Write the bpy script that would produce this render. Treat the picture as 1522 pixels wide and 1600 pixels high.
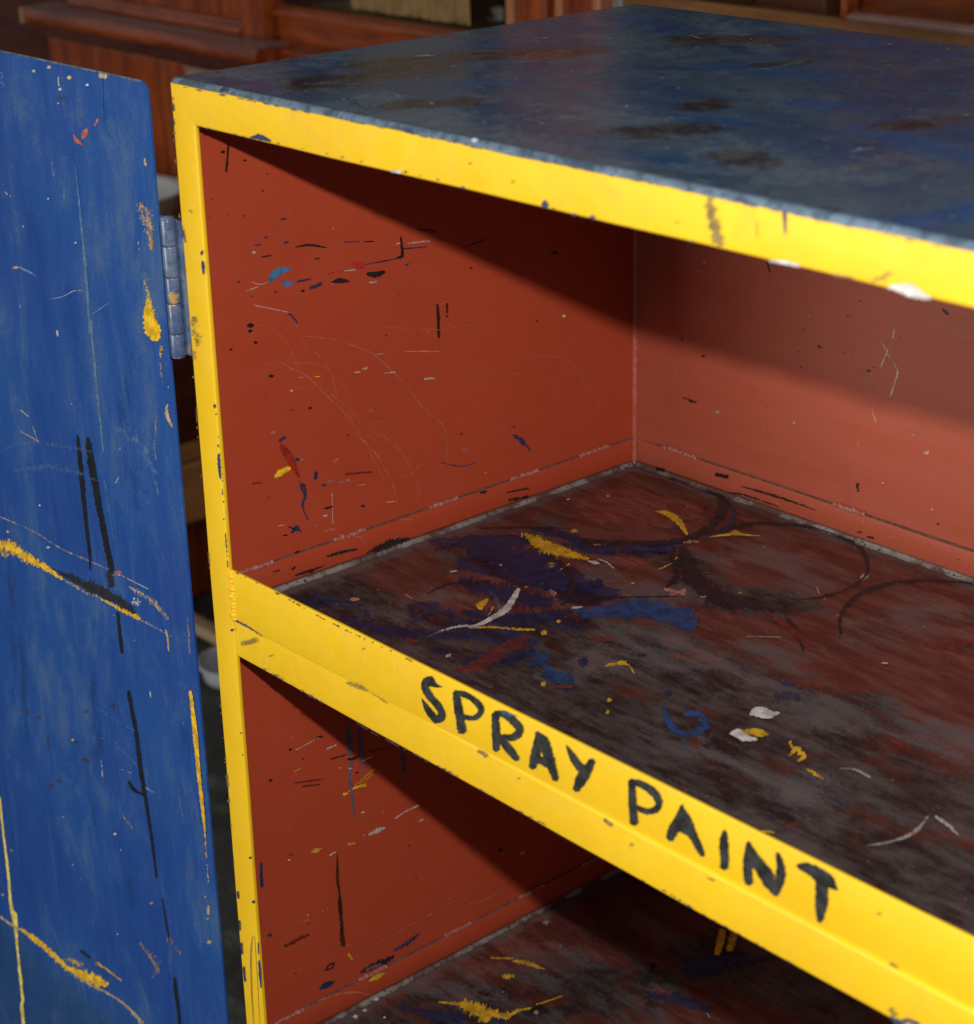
import bpy, bmesh, math, random
import numpy as np
from mathutils import Vector, Matrix
for o in list(bpy.data.objects): bpy.data.objects.remove(o, do_unlink=True)
SC = bpy.context.scene
COL = SC.collection

# ------------------------------------------------------------------ camera
cam = bpy.data.cameras.new('camera')
cam_ob = bpy.data.objects.new('camera', cam); COL.objects.link(cam_ob)
RIGHT = Vector((0.663022, 0.748233, -0.023428)); UP = Vector((-0.265395, 0.264203, 0.927233)); BACK = Vector((0.699977, -0.608559, 0.373750))
m = Matrix.Identity(4)
for r in range(3):
    m[r][0], m[r][1], m[r][2] = RIGHT[r], UP[r], BACK[r]
m.translation = Vector((1.181390, -0.751769, 0.237379))
cam_ob.matrix_world = m
cam.sensor_fit = 'VERTICAL'; cam.sensor_height = 36.0; cam.lens = 71.0579
cam.clip_start = 0.02; cam.clip_end = 200.0
cam.dof.use_dof = True; cam.dof.focus_distance = 1.55; cam.dof.aperture_fstop = 9.0
SC.camera = cam_ob

# ------------------------------------------------------------------ light
world = bpy.data.worlds.new('World'); SC.world = world; world.use_nodes = True
bg = world.node_tree.nodes['Background']
bg.inputs[0].default_value = (0.86, 0.93, 1.0, 1); bg.inputs[1].default_value = 0.35
fl = bpy.data.lights.new('flash_head', 'AREA'); fl.shape = 'DISK'; fl.size = 0.026; fl.energy = 19.5
fl.color = (1.0, 0.97, 0.92)
fo = bpy.data.objects.new('flash_head', fl); COL.objects.link(fo)
fo.location = (1.17, -0.672, 0.350)
fo.rotation_euler = (Vector((0.15, 0.25, -0.35)) - Vector(fo.location)).to_track_quat('-Z', 'Y').to_euler()
dl = bpy.data.lights.new('front_left_fill', 'AREA'); dl.shape = 'RECTANGLE'; dl.size = 1.3; dl.size_y = 1.6; dl.energy = 54.0  # fill lamp added at front left, standing in for daylight on the back wall
dl.color = (1.0, 0.91, 0.80)
do = bpy.data.objects.new('front_left_fill', dl); COL.objects.link(do)
do.location = (-0.75, -2.9, -0.20)
do.rotation_euler = (Vector((0.2, 0.3, -0.3)) - Vector(do.location)).to_track_quat('-Z', 'Y').to_euler()
SC.view_settings.view_transform = 'Standard'; SC.view_settings.look = 'None'
SC.view_settings.exposure = 0.0; SC.view_settings.gamma = 1.0
SC.render.engine = 'CYCLES'
SC.cycles.max_bounces = 5; SC.cycles.diffuse_bounces = 3; SC.cycles.glossy_bounces = 3; SC.cycles.transparent_max_bounces = 12

# ------------------------------------------------------------------ material helpers
class NT:
    def __init__(s, name):
        s.m = bpy.data.materials.new(name); s.m.use_nodes = True
        s.t = s.m.node_tree; s.n = s.t.nodes; s.bsdf = s.n['Principled BSDF']; s.out = s.n['Material Output']
        s.tc = s.n.new('ShaderNodeTexCoord').outputs['Object']
    def lk(s, a, inp):
        if isinstance(a, (int, float)): inp.default_value = a
        elif isinstance(a, tuple): inp.default_value = a if len(a) == len(inp.default_value) else (*a, 1)[:len(inp.default_value)]
        else: s.t.links.new(a, inp)
    def vec(s, sc=(1, 1, 1), loc=(0, 0, 0), rot=(0, 0, 0)):
        n = s.n.new('ShaderNodeMapping'); s.t.links.new(s.tc, n.inputs[0])
        n.inputs['Scale'].default_value = sc; n.inputs['Location'].default_value = loc; n.inputs['Rotation'].default_value = rot
        return n.outputs[0]
    def noise(s, scale, detail=4, rough=.55, sc=(1, 1, 1), loc=(0, 0, 0), dist=0.0, rot=(0, 0, 0), amp=1.0):
        n = s.n.new('ShaderNodeTexNoise'); s.t.links.new(s.vec(sc, loc, rot), n.inputs['Vector'])
        n.inputs['Scale'].default_value = scale; n.inputs['Detail'].default_value = detail
        n.inputs['Roughness'].default_value = rough; n.inputs['Distortion'].default_value = dist
        if amp != 1.0: return s.math('ADD', s.math('MULTIPLY', s.math('SUBTRACT', n.outputs['Fac'], .5), amp), .5)
        return n.outputs['Fac']
    def math(s, op, a, b=0.0):
        n = s.n.new('ShaderNodeMath'); n.operation = op; s.lk(a, n.inputs[0]); s.lk(b, n.inputs[1]); return n.outputs[0]
    def add(s, a, b): return s.math('ADD', a, b)
    def mul(s, a, b): return s.math('MULTIPLY', a, b)
    def sub(s, a, b): return s.math('SUBTRACT', a, b)
    def step(s, a, lo, hi, t0=0.0, t1=1.0):
        n = s.n.new('ShaderNodeMapRange'); n.interpolation_type = 'SMOOTHSTEP'; s.lk(a, n.inputs['Value'])
        n.inputs['From Min'].default_value = lo; n.inputs['From Max'].default_value = hi
        n.inputs['To Min'].default_value = t0; n.inputs['To Max'].default_value = t1
        return n.outputs['Result']
    def mix(s, f, a, b):
        n = s.n.new('ShaderNodeMix'); n.data_type = 'RGBA'; s.lk(f, n.inputs[0]); s.lk(a, n.inputs[6]); s.lk(b, n.inputs[7]); return n.outputs[2]
    def attr(s, name):
        n = s.n.new('ShaderNodeAttribute'); n.attribute_name = name; return n
    def bump(s, h, strength, dist=0.001):
        n = s.n.new('ShaderNodeBump'); n.inputs['Strength'].default_value = strength; n.inputs['Distance'].default_value = dist
        s.lk(h, n.inputs['Height']); s.t.links.new(n.outputs[0], s.bsdf.inputs['Normal'])
    def fin(s, col, rough=.4, spec=.5, metal=0.0):
        s.lk(col, s.bsdf.inputs['Base Color']); s.lk(rough, s.bsdf.inputs['Roughness'])
        s.bsdf.inputs['Specular IOR Level'].default_value = spec; s.lk(metal, s.bsdf.inputs['Metallic'])
        return s.m

def mat_yellow():
    t = NT('yellow_enamel')
    n1 = t.noise(9, 5); n2 = t.noise(38, 5, .72, amp=1.8, dist=.5); n3 = t.noise(300, 3, .7, amp=2.2); n4 = t.noise(90, 4, .7, loc=(4, 4, 1), amp=1.8)
    c = t.mix(t.step(n1, .3, .7), (.77, .490, .010), (.73, .445, .011))
    c = t.mix(t.mul(t.step(t.add(n2, t.mul(t.sub(n3, .5), .25)), .58, 1.0), .42), c, (.52, .31, .035))
    c = t.mix(t.mul(t.step(n4, .75, 1.0), .35), c, (.80, .56, .10))
    c = t.mix(t.mul(t.step(t.add(t.mul(t.sub(n3, .5), .8), n4), 1.10, 1.22), .65), c, (.14, .11, .06))
    t.bump(t.add(t.noise(35, 4), t.mul(n3, .12)), .35, .0012)
    return t.fin(c, t.step(n2, .2, .8, .30, .50), .42)

def mat_red(name, sc, seed, dust_sheen=.12, r0=.34, spec=.30):
    t = NT(name)
    n1 = t.noise(5, 5, .6, loc=(seed, 0, 0)); n2 = t.noise(14, 6, .65, sc=sc, loc=(seed, 3, 0)); n3 = t.noise(420, 2)
    c = t.mix(t.step(n1, .3, .7), (.365, .047, .017), (.335, .041, .015))
    c = t.mix(t.mul(t.step(n2, .15, .85, .65, 1.0), dust_sheen), c, (.34, .100, .062))  # pinker mix; on the back wall it paints sheen into the colour
    c = t.mix(t.mul(t.step(t.noise(30, 5, .6, loc=(seed, 8, 0)), .62, .75), .35), c, (.20, .06, .05))
    t.bump(t.add(t.mul(n3, .35), t.noise(30, 3, sc=sc)), .22, .0008)
    return t.fin(c, t.step(n2, .3, .7, r0, r0 + .16), spec)

def mat_shelf():
    t = NT('worn_shelf_paint')
    a = t.attr('mask'); sp = t.n.new('ShaderNodeSeparateColor'); t.t.links.new(a.outputs['Color'], sp.inputs[0])
    navy, grime, haze = sp.outputs[0], sp.outputs[1], sp.outputs[2]; red = a.outputs['Alpha']
    st = t.noise(13, 5, .60, sc=(1, 4.0, 1), rot=(0, 0, math.radians(14)), dist=.3, amp=1.6)
    st2 = t.noise(46, 4, .62, sc=(1, 4.5, 1), rot=(0, 0, math.radians(18)), loc=(3, 1, 0), amp=1.7)
    b = t.noise(17, 5, .62, dist=.7, amp=1.6); b2 = t.noise(36, 6, .66, loc=(5, 2, 0), dist=.8, amp=1.7); f = t.noise(420, 3, .7, amp=2.2)
    c = t.mix(t.step(st, .30, .70), (.074, .020, .015), (.118, .042, .034))
    c = t.mix(t.mul(t.step(t.add(st2, t.mul(t.sub(f, .5), .35)), .55, .95), .5), c, (.16, .090, .082))
    g = t.step(t.add(grime, t.add(t.mul(t.sub(b, .5), 1.1), t.add(t.mul(t.sub(st, .5), 1.0), t.mul(t.sub(f, .5), .35)))), .34, .78)
    c = t.mix(t.mul(g, .9), c, t.mix(t.step(t.add(t.add(t.mul(b2, .45), t.mul(st, .55)), t.add(t.mul(t.sub(st2, .5), .35), t.mul(t.sub(f, .5), .16))), .28, .72), (.010, .0095, .0095), (.060, .056, .055)))
    rr = t.step(t.add(red, t.add(t.mul(t.sub(b2, .5), .8), t.mul(t.sub(st, .5), .9))), .44, .76)
    c = t.mix(t.mul(rr, .8), c, t.mix(t.step(st2, .25, .75), (.120, .024, .017), (.180, .060, .050)))
    h = t.step(t.add(haze, t.add(t.mul(t.sub(st, .5), 1.2), t.add(t.mul(t.sub(f, .5), .55), t.mul(t.sub(b, .5), .8)))), .40, 1.0)
    c = t.mix(t.mul(h, .66), c, t.mix(t.step(b2, .35, .65), (.082, .086, .092), (.118, .090, .087)))
    nv = t.step(t.add(navy, t.add(t.mul(t.sub(b2, .5), 1.3), t.mul(t.sub(f, .5), .40))), .60, .72)
    c = t.mix(t.mul(nv, .88), c, t.mix(t.step(t.add(st, t.mul(t.sub(f, .5), .3)), .35, .65), (.005, .009, .018), (.007, .021, .066)))
    pit = t.step(t.add(t.mul(t.sub(f, .5), .5), b2), .90, 1.05)
    c = t.mix(t.mul(pit, .55), c, (.010, .009, .009))
    fl = t.step(t.add(t.noise(110, 4, .74, loc=(9, 9, 0), sc=(1, 2, 1), amp=2.0), t.mul(t.sub(b, .5), .5)), .82, .88)
    c = t.mix(t.mul(fl, .6), c, (.160, .052, .043))
    fw = t.step(t.noise(240, 3, .72, loc=(2, 6, 0), sc=(1, 2.5, 1), amp=2.0), .94, 1.0)
    c = t.mix(t.mul(fw, .6), c, (.24, .21, .20))
    t.bump(t.add(t.mul(nv, .4), t.add(t.mul(f, .5), t.mul(b2, .5))), .35, .0008)
    return t.fin(c, t.step(t.add(b, t.mul(t.sub(f, .5), .3)), .3, .8, .32, .58), .20)

def mat_top():
    t = NT('worn_blue_top')
    a = t.attr('mask'); sp = t.n.new('ShaderNodeSeparateColor'); t.t.links.new(a.outputs['Color'], sp.inputs[0])
    blue, dark, haze = sp.outputs[0], sp.outputs[1], sp.outputs[2]; rust = a.outputs['Alpha']
    b = t.noise(10, 5, .70, dist=.8, amp=1.6); b2 = t.noise(38, 6, .74, loc=(4, 0, 0), dist=1.0, amp=1.9); f = t.noise(300, 3, .7, amp=2.6); b3 = t.noise(26, 6, .74, loc=(8, 3, 0), dist=1.1, amp=1.8); s1 = t.noise(80, 5, .75, loc=(1, 7, 0), dist=.8, amp=2.0)
    c = t.mix(t.step(t.add(b, t.mul(t.sub(f, .5), .3)), .30, .70), (.016, .046, .108), (.046, .078, .112))
    c = t.mix(t.mul(t.step(t.add(blue, t.add(t.mul(t.sub(b2, .5), 1.5), t.mul(t.sub(f, .5), .5))), .26, .82), .8), c, (.008, .056, .160))
    c = t.mix(t.mul(t.step(t.add(haze, t.add(t.mul(t.sub(b3, .5), 1.4), t.mul(t.sub(f, .5), .5))), .25, 1.0), .75), c, (.078, .108, .134))
    c = t.mix(t.mul(t.step(t.add(dark, t.add(t.mul(t.sub(b2, .5), 1.3), t.add(t.mul(t.sub(s1, .5), .9), t.mul(t.sub(f, .5), .5)))), .36, .66), .88), c, t.mix(t.step(b3, .35, .65), (.014, .012, .012), (.050, .043, .040)))
    c = t.mix(t.mul(t.step(t.add(rust, t.add(t.mul(t.sub(b2, .5), 1.0), t.mul(t.sub(f, .5), .4))), .42, .85), .8), c, t.mix(t.step(rust, .5, .8), (.135, .120, .104), (.130, .034, .020)))
    c = t.mix(t.mul(t.step(t.add(s1, t.mul(t.sub(f, .5), .3)), .78, .90), .65), c, (.21, .27, .33))
    c = t.mix(t.mul(t.step(t.add(t.mul(t.sub(f, .5), .5), t.sub(1.0, s1)), .70, .86), .8), c, (.012, .012, .014))
    t.bump(t.add(t.mul(f, .5), t.mul(b2, .6)), .10, .0006)
    return t.fin(c, t.step(b3, .2, .8, .14, .34), .45)

def mat_topedge():
    t = NT('worn_blue_edge')
    b = t.noise(26, 6, .75, dist=.5); f = t.noise(190, 4, .7)
    c = t.mix(t.step(t.add(b, t.mul(t.sub(f, .5), .5)), .38, .62), (.030, .050, .075), (.110, .160, .210))
    c = t.mix(t.step(t.add(b, t.mul(f, .5)), .86, .95), c, (.015, .02, .035))
    t.bump(f, .06, .0006)
    return t.fin(c, .42, .5)

def mat_door():
    t = NT('blue_door_enamel')
    st = t.noise(20, 5, .66, sc=(1, 1, .12), amp=1.5); st2 = t.noise(100, 4, .7, sc=(1, 1, .06), loc=(3, 0, 0), amp=1.7); b = t.noise(6, 5, .6, amp=1.6); f = t.noise(380, 3, .7, amp=2.6); b2 = t.noise(26, 6, .74, loc=(2, 2, 5), dist=.5, amp=1.8, sc=(1, 1, .4))
    c = t.mix(t.step(b, .3, .7), (.008, .046, .225), (.011, .063, .255))
    c = t.mix(t.mul(t.step(st, .45, .85), .40), c, (.022, .088, .240))
    c = t.mix(t.mul(t.step(t.add(st2, t.mul(t.sub(f, .5), .25)), .58, .95), .40), c, (.060, .130, .250))
    c = t.mix(t.mul(t.step(t.add(b2, t.add(t.mul(t.sub(b, .5), .8), t.mul(t.sub(f, .5), .3))), .52, .95), .48), c, (.070, .125, .185))
    c = t.mix(t.mul(t.step(t.add(t.add(st, t.mul(t.sub(b2, .5), .7)), t.mul(t.sub(f, .5), .2)), .36, .12), .6), c, (.010, .026, .058))
    c = t.mix(t.mul(t.step(t.add(t.mul(t.sub(f, .5), .7), b2), .96, 1.10), .6), c, (.17, .22, .27))
    c = t.mix(t.mul(t.step(t.add(t.mul(t.sub(f, .5), .6), t.noise(30, 4, .7, loc=(7, 1, 2), amp=1.8)), .90, 1.02), .6), c, (.030, .036, .040))
    sx = t.n.new('ShaderNodeSeparateXYZ'); t.t.links.new(t.tc, sx.inputs[0])
    low = t.step(t.add(sx.outputs[2], t.mul(t.sub(b, .5), .03)), -.855, -.90)      # darker zone below the second rub line
    c = t.mix(t.mul(low, .5), c, (.012, .042, .085))
    t.bump(t.add(t.mul(st2, .4), t.mul(f, .3)), .12, .0008)
    return t.fin(c, t.step(b2, .2, .8, .38, .58), .28)

def mat_metalworn():
    t = NT('worn_bare_steel')
    b = t.noise(26, 5, .7, amp=1.9, dist=.5); f = t.noise(220, 3, .7, amp=2.0)
    a = t.attr('edge').outputs['Fac']
    c = t.mix(t.step(b, .35, .65), (.055, .048, .044), (.190, .178, .160))
    c = t.mix(t.step(t.add(f, t.mul(b, .6)), 1.0, 1.2), c, (.03, .025, .022))
    e = t.step(t.add(a, t.add(t.mul(t.sub(b, .5), 1.2), t.mul(t.sub(f, .5), .5))), .25, 1.05)
    c = t.mix(e, (.085, .026, .020), c)
    t.bump(f, .3, .0005)
    return t.fin(c, .42, .5)

def mat_weld(name, c1, c2):
    t = NT(name); f = t.noise(220, 3, .6)
    t.bump(t.noise(300, 3), .15, .0006)
    return t.fin(t.mix(t.step(f, .42, .62), c1, c2), .55, .25)

def mat_hinge():
    t = NT('hinge_enamel'); b = t.noise(70, 6, .7); f = t.noise(220, 5, .7); b2 = t.noise(45, 5, .65, loc=(4, 4, 4))
    c = t.mix(t.step(b, .4, .65), (.045, .078, .175), (.125, .165, .24))
    c = t.mix(t.mul(t.step(f, .58, .68), .8), c, (.05, .05, .07))
    c = t.mix(t.mul(t.step(b2, .64, .70), .9), c, (.42, .26, .06))
    t.bump(f, .3, .0006)
    return t.fin(c, .24, .7)

PAL = {'black': (.010, .010, .010), 'inkblack': (.014, .013, .018), 'ink': (.016, .017, .017), 'navy': (.013, .028, .085), 'blue': (.015, .060, .175), 'blue2': (.012, .09, .30),
       'teal': (.035, .13, .27), 'yellow': (.72, .43, .015), 'dullyellow': (.52, .31, .02), 'paleyellow': (.78, .62, .12), 'white': (.52, .50, .47), 'red': (.30, .022, .014),
       'redpaint': (.40, .02, .02), 'shelfred': (.17, .032, .022), 'greyblue': (.10, .11, .15), 'tan': (.45, .34, .17), 'scratch': (.52, .17, .09), 'paleblue': (.13, .24, .38),
       'brown': (.045, .014, .008), 'pink': (.42, .20, .16), 'pinkred': (.50, .12, .10), 'chip': (.035, .045, .11), 'chippale': (.45, .47, .55), 'stain': (.20, .15, .05), 'edgeblue': (.05, .08, .11), 'navynight': (.005, .018, .066)}
DRY = {0: (.32, .10, .75, 620), 1: (.62, .14, 1.7, 640), 2: (.92, .12, 2.2, 700)}
_dm = {}
def mat_mark(name, dry):
    if (name, dry) in _dm: return _dm[name, dry]
    t = NT('%s_paint_%s' % (name, ('solid', 'dry', 'speckled')[dry]))
    T, s_, nz, sc = DRY[dry]
    if name == 'ink': T, nz, s_ = .26, .7, .09
    n = t.noise(sc, 2, .6, amp=1.7); n = t.add(t.mul(n, .55), t.mul(t.noise(sc * .22, 3, .65, loc=(3, 1, 7), amp=1.9), .45)); e = t.attr('edge').outputs['Fac']; o = t.attr('opac').outputs['Fac']
    al = t.mul(t.step(t.add(e, t.mul(t.sub(n, .5), nz)), T - s_, T + s_), o)
    c = PAL[name]; v = t.noise(120, 2, .6, loc=(2, 5, 1))
    col = t.mix(t.step(v, .35, .65), tuple(x * .7 for x in c), tuple(min(.9, x * (2.2 if name == 'ink' else 1.2)) for x in c))
    t.lk(al, t.bsdf.inputs['Alpha'])
    t.bump(n, .25, .0006)
    _dm[name, dry] = t.fin(col, .34 if dry == 0 else .5, .5)
    return _dm[name, dry]

def mat_wood(name, c1, c2, rough=.35, axis=0):
    t = NT(name); s = [5, 5, 5]; s[axis] = .5
    g = t.noise(7, 7, .65, sc=tuple(s), dist=.5); f = t.noise(60, 4, .6, sc=tuple(s)); d = t.noise(5, 5, .6)
    c = t.mix(t.step(t.add(g, t.mul(t.sub(f, .5), .4)), .35, .68), c1, c2)
    c = t.mix(t.mul(t.step(d, .5, .75), .4), c, tuple(x * .45 for x in c1))
    t.bump(f, .1, .0008)
    return t.fin(c, t.step(d, .3, .7, rough - .08, rough + .15), .30)

def mat_plain(name, c, rough=.5, var=.25, sc=30):
    t = NT(name); n = t.noise(sc, 6, .65)
    t.bump(n, .15, .001)
    return t.fin(t.mix(t.step(n, .3, .7), tuple(x * (1 - var) for x in c), tuple(min(.9, x * (1 + var)) for x in c)), rough)

def mat_glass():
    t = NT('old_cabinet_glass'); tr = t.n.new('ShaderNodeBsdfTransparent'); gl = t.n.new('ShaderNodeBsdfGlossy'); mx = t.n.new('ShaderNodeMixShader')
    fr = t.n.new('ShaderNodeLayerWeight'); fr.inputs[0].default_value = .12
    tr.inputs[0].default_value = (.86, .88, .85, 1); gl.inputs['Roughness'].default_value = .08
    t.lk(fr.outputs[0], mx.inputs[0]); t.t.links.new(tr.outputs[0], mx.inputs[1]); t.t.links.new(gl.outputs[0], mx.inputs[2])
    t.t.links.new(mx.outputs[0], t.out.inputs[0]); return t.m

def mat_ground():
    t = NT('old_asphalt'); b = t.noise(9, 8, .7); f = t.noise(70, 6, .7); v = t.n.new('ShaderNodeTexVoronoi'); v.inputs['Scale'].default_value = 28
    t.t.links.new(t.tc, v.inputs['Vector'])
    c = t.mix(t.step(b, .35, .65), (.035, .037, .030), (.095, .098, .085))
    c = t.mix(t.mul(t.step(f, .55, .7), .6), c, (.13, .13, .115))
    c = t.mix(t.mul(t.step(v.outputs['Distance'], .25, .6), .6), c, (.02, .02, .018))
    t.bump(t.add(b, f), .6, .006)
    return t.fin(c, .75, .3)

M_YEL = mat_yellow(); M_RED_L = mat_red('red_oxide_side', (1, 1, 3), 0.0); M_RED_B = mat_red('red_oxide_back', (.7, 1, 5), 4.0, .60, .40, .42)
M_SHELF = mat_shelf(); M_TOP = mat_top(); M_EDGE = mat_topedge(); M_DOOR = mat_door(); M_STEEL = mat_metalworn(); M_HINGE = mat_hinge()
M_WELDR = mat_weld('red_weld', (.30, .075, .05), (.31, .14, .12)); M_WELDY = mat_weld('yellow_weld', (.80, .49, .015), (.74, .42, .02))
M_BLUEOUT = mat_door()

# ------------------------------------------------------------------ mesh helpers
def link(name, me, mat, parent=None):
    o = bpy.data.objects.new(name, me); COL.objects.link(o)
    if mat is not None and not me.materials: me.materials.append(mat)
    if parent is not None:
        o.parent = parent; o.matrix_parent_inverse = parent_world(parent).inverted()
    return o
def parent_world(p):
    w = Matrix.Translation(p.location)
    if p.parent: w = parent_world(p.parent) @ p.matrix_parent_inverse @ w
    return w
def from_bm(name, bm, mat, parent=None, smooth=False):
    bmesh.ops.recalc_face_normals(bm, faces=bm.faces)
    me = bpy.data.meshes.new(name); bm.to_mesh(me); bm.free()
    if smooth:
        for p in me.polygons: p.use_smooth = True
    return link(name, me, mat, parent)
def bm_box(bm, x0, x1, y0, y1, z0, z1, bev=0.0, seg=2):
    r = bmesh.ops.create_cube(bm, size=1.0)
    for v in r['verts']:
        v.co = ((x0 + x1) / 2 + v.co.x * (x1 - x0), (y0 + y1) / 2 + v.co.y * (y1 - y0), (z0 + z1) / 2 + v.co.z * (z1 - z0))
    if bev > 0:
        es = list({e for v in r['verts'] for e in v.link_edges})
        bmesh.ops.bevel(bm, geom=es, offset=bev, segments=seg, affect='EDGES', profile=.5)
def box(name, x0, x1, y0, y1, z0, z1, mat, parent=None, bev=0.0, seg=2):
    bm = bmesh.new(); bm_box(bm, x0, x1, y0, y1, z0, z1, bev, seg); return from_bm(name, bm, mat, parent, smooth=False)
def sweep(name, prof, x0, x1, mat, parent=None, axis=0, n=1, smooth=True, wob=0.0, seed=1):
    """closed profile of (a,b) pairs swept along an axis with a little hand-made waviness"""
    rng = random.Random(seed); ph = [rng.random() * 6 for _ in range(4)]
    V = []; F = []; k = len(prof)
    for i in range(n + 1):
        t = x0 + (x1 - x0) * i / n
        w = wob * (math.sin(t * 9 + ph[0]) + .6 * math.sin(t * 23 + ph[1]) + .3 * math.sin(t * 61 + ph[2])); w2 = wob * (math.sin(t * 13 + ph[3]) + .4 * math.sin(t * 47 + ph[0]))
        for a, b in prof:
            V.append((t, a + w2 * .5, b + w) if axis == 0 else ((a + w, t, b + w2 * .5) if axis == 1 else (a + w, b + w2 * .5, t)))
    for i in range(n):
        for j in range(k):
            j2 = (j + 1) % k; F.append((i * k + j, i * k + j2, (i + 1) * k + j2, (i + 1) * k + j))
    F.append(tuple(range(k))[::-1]); F.append(tuple(n * k + j for j in range(k)))
    me = bpy.data.meshes.new(name); me.from_pydata(V, [], F); me.update()
    bm = bmesh.new(); bm.from_mesh(me); bmesh.ops.recalc_face_normals(bm, faces=bm.faces); bm.to_mesh(me); bm.free()
    if smooth:
        for p in me.polygons: p.use_smooth = len(p.vertices) == 4
        for e in me.edges: pass
        me.set_sharp_from_angle(angle=math.radians(40))
    return link(name, me, mat, parent)
def rrect(a0, a1, b0, b1, r, seg=4):
    P = []
    for cx, cy, s in ((a1 - r, b1 - r, 0), (a0 + r, b1 - r, 1), (a0 + r, b0 + r, 2), (a1 - r, b0 + r, 3)):
        for i in range(seg + 1):
            t = (s + i / seg) * math.pi / 2; P.append((cx + r * math.cos(t), cy + r * math.sin(t)))
    return P
def thing(name, label, cat, loc, group=None):
    o = bpy.data.objects.new(name, None); COL.objects.link(o); o.location = loc; o.empty_display_size = .05
    o['label'] = label; o['category'] = cat
    if group: o['group'] = group
    return o

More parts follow.
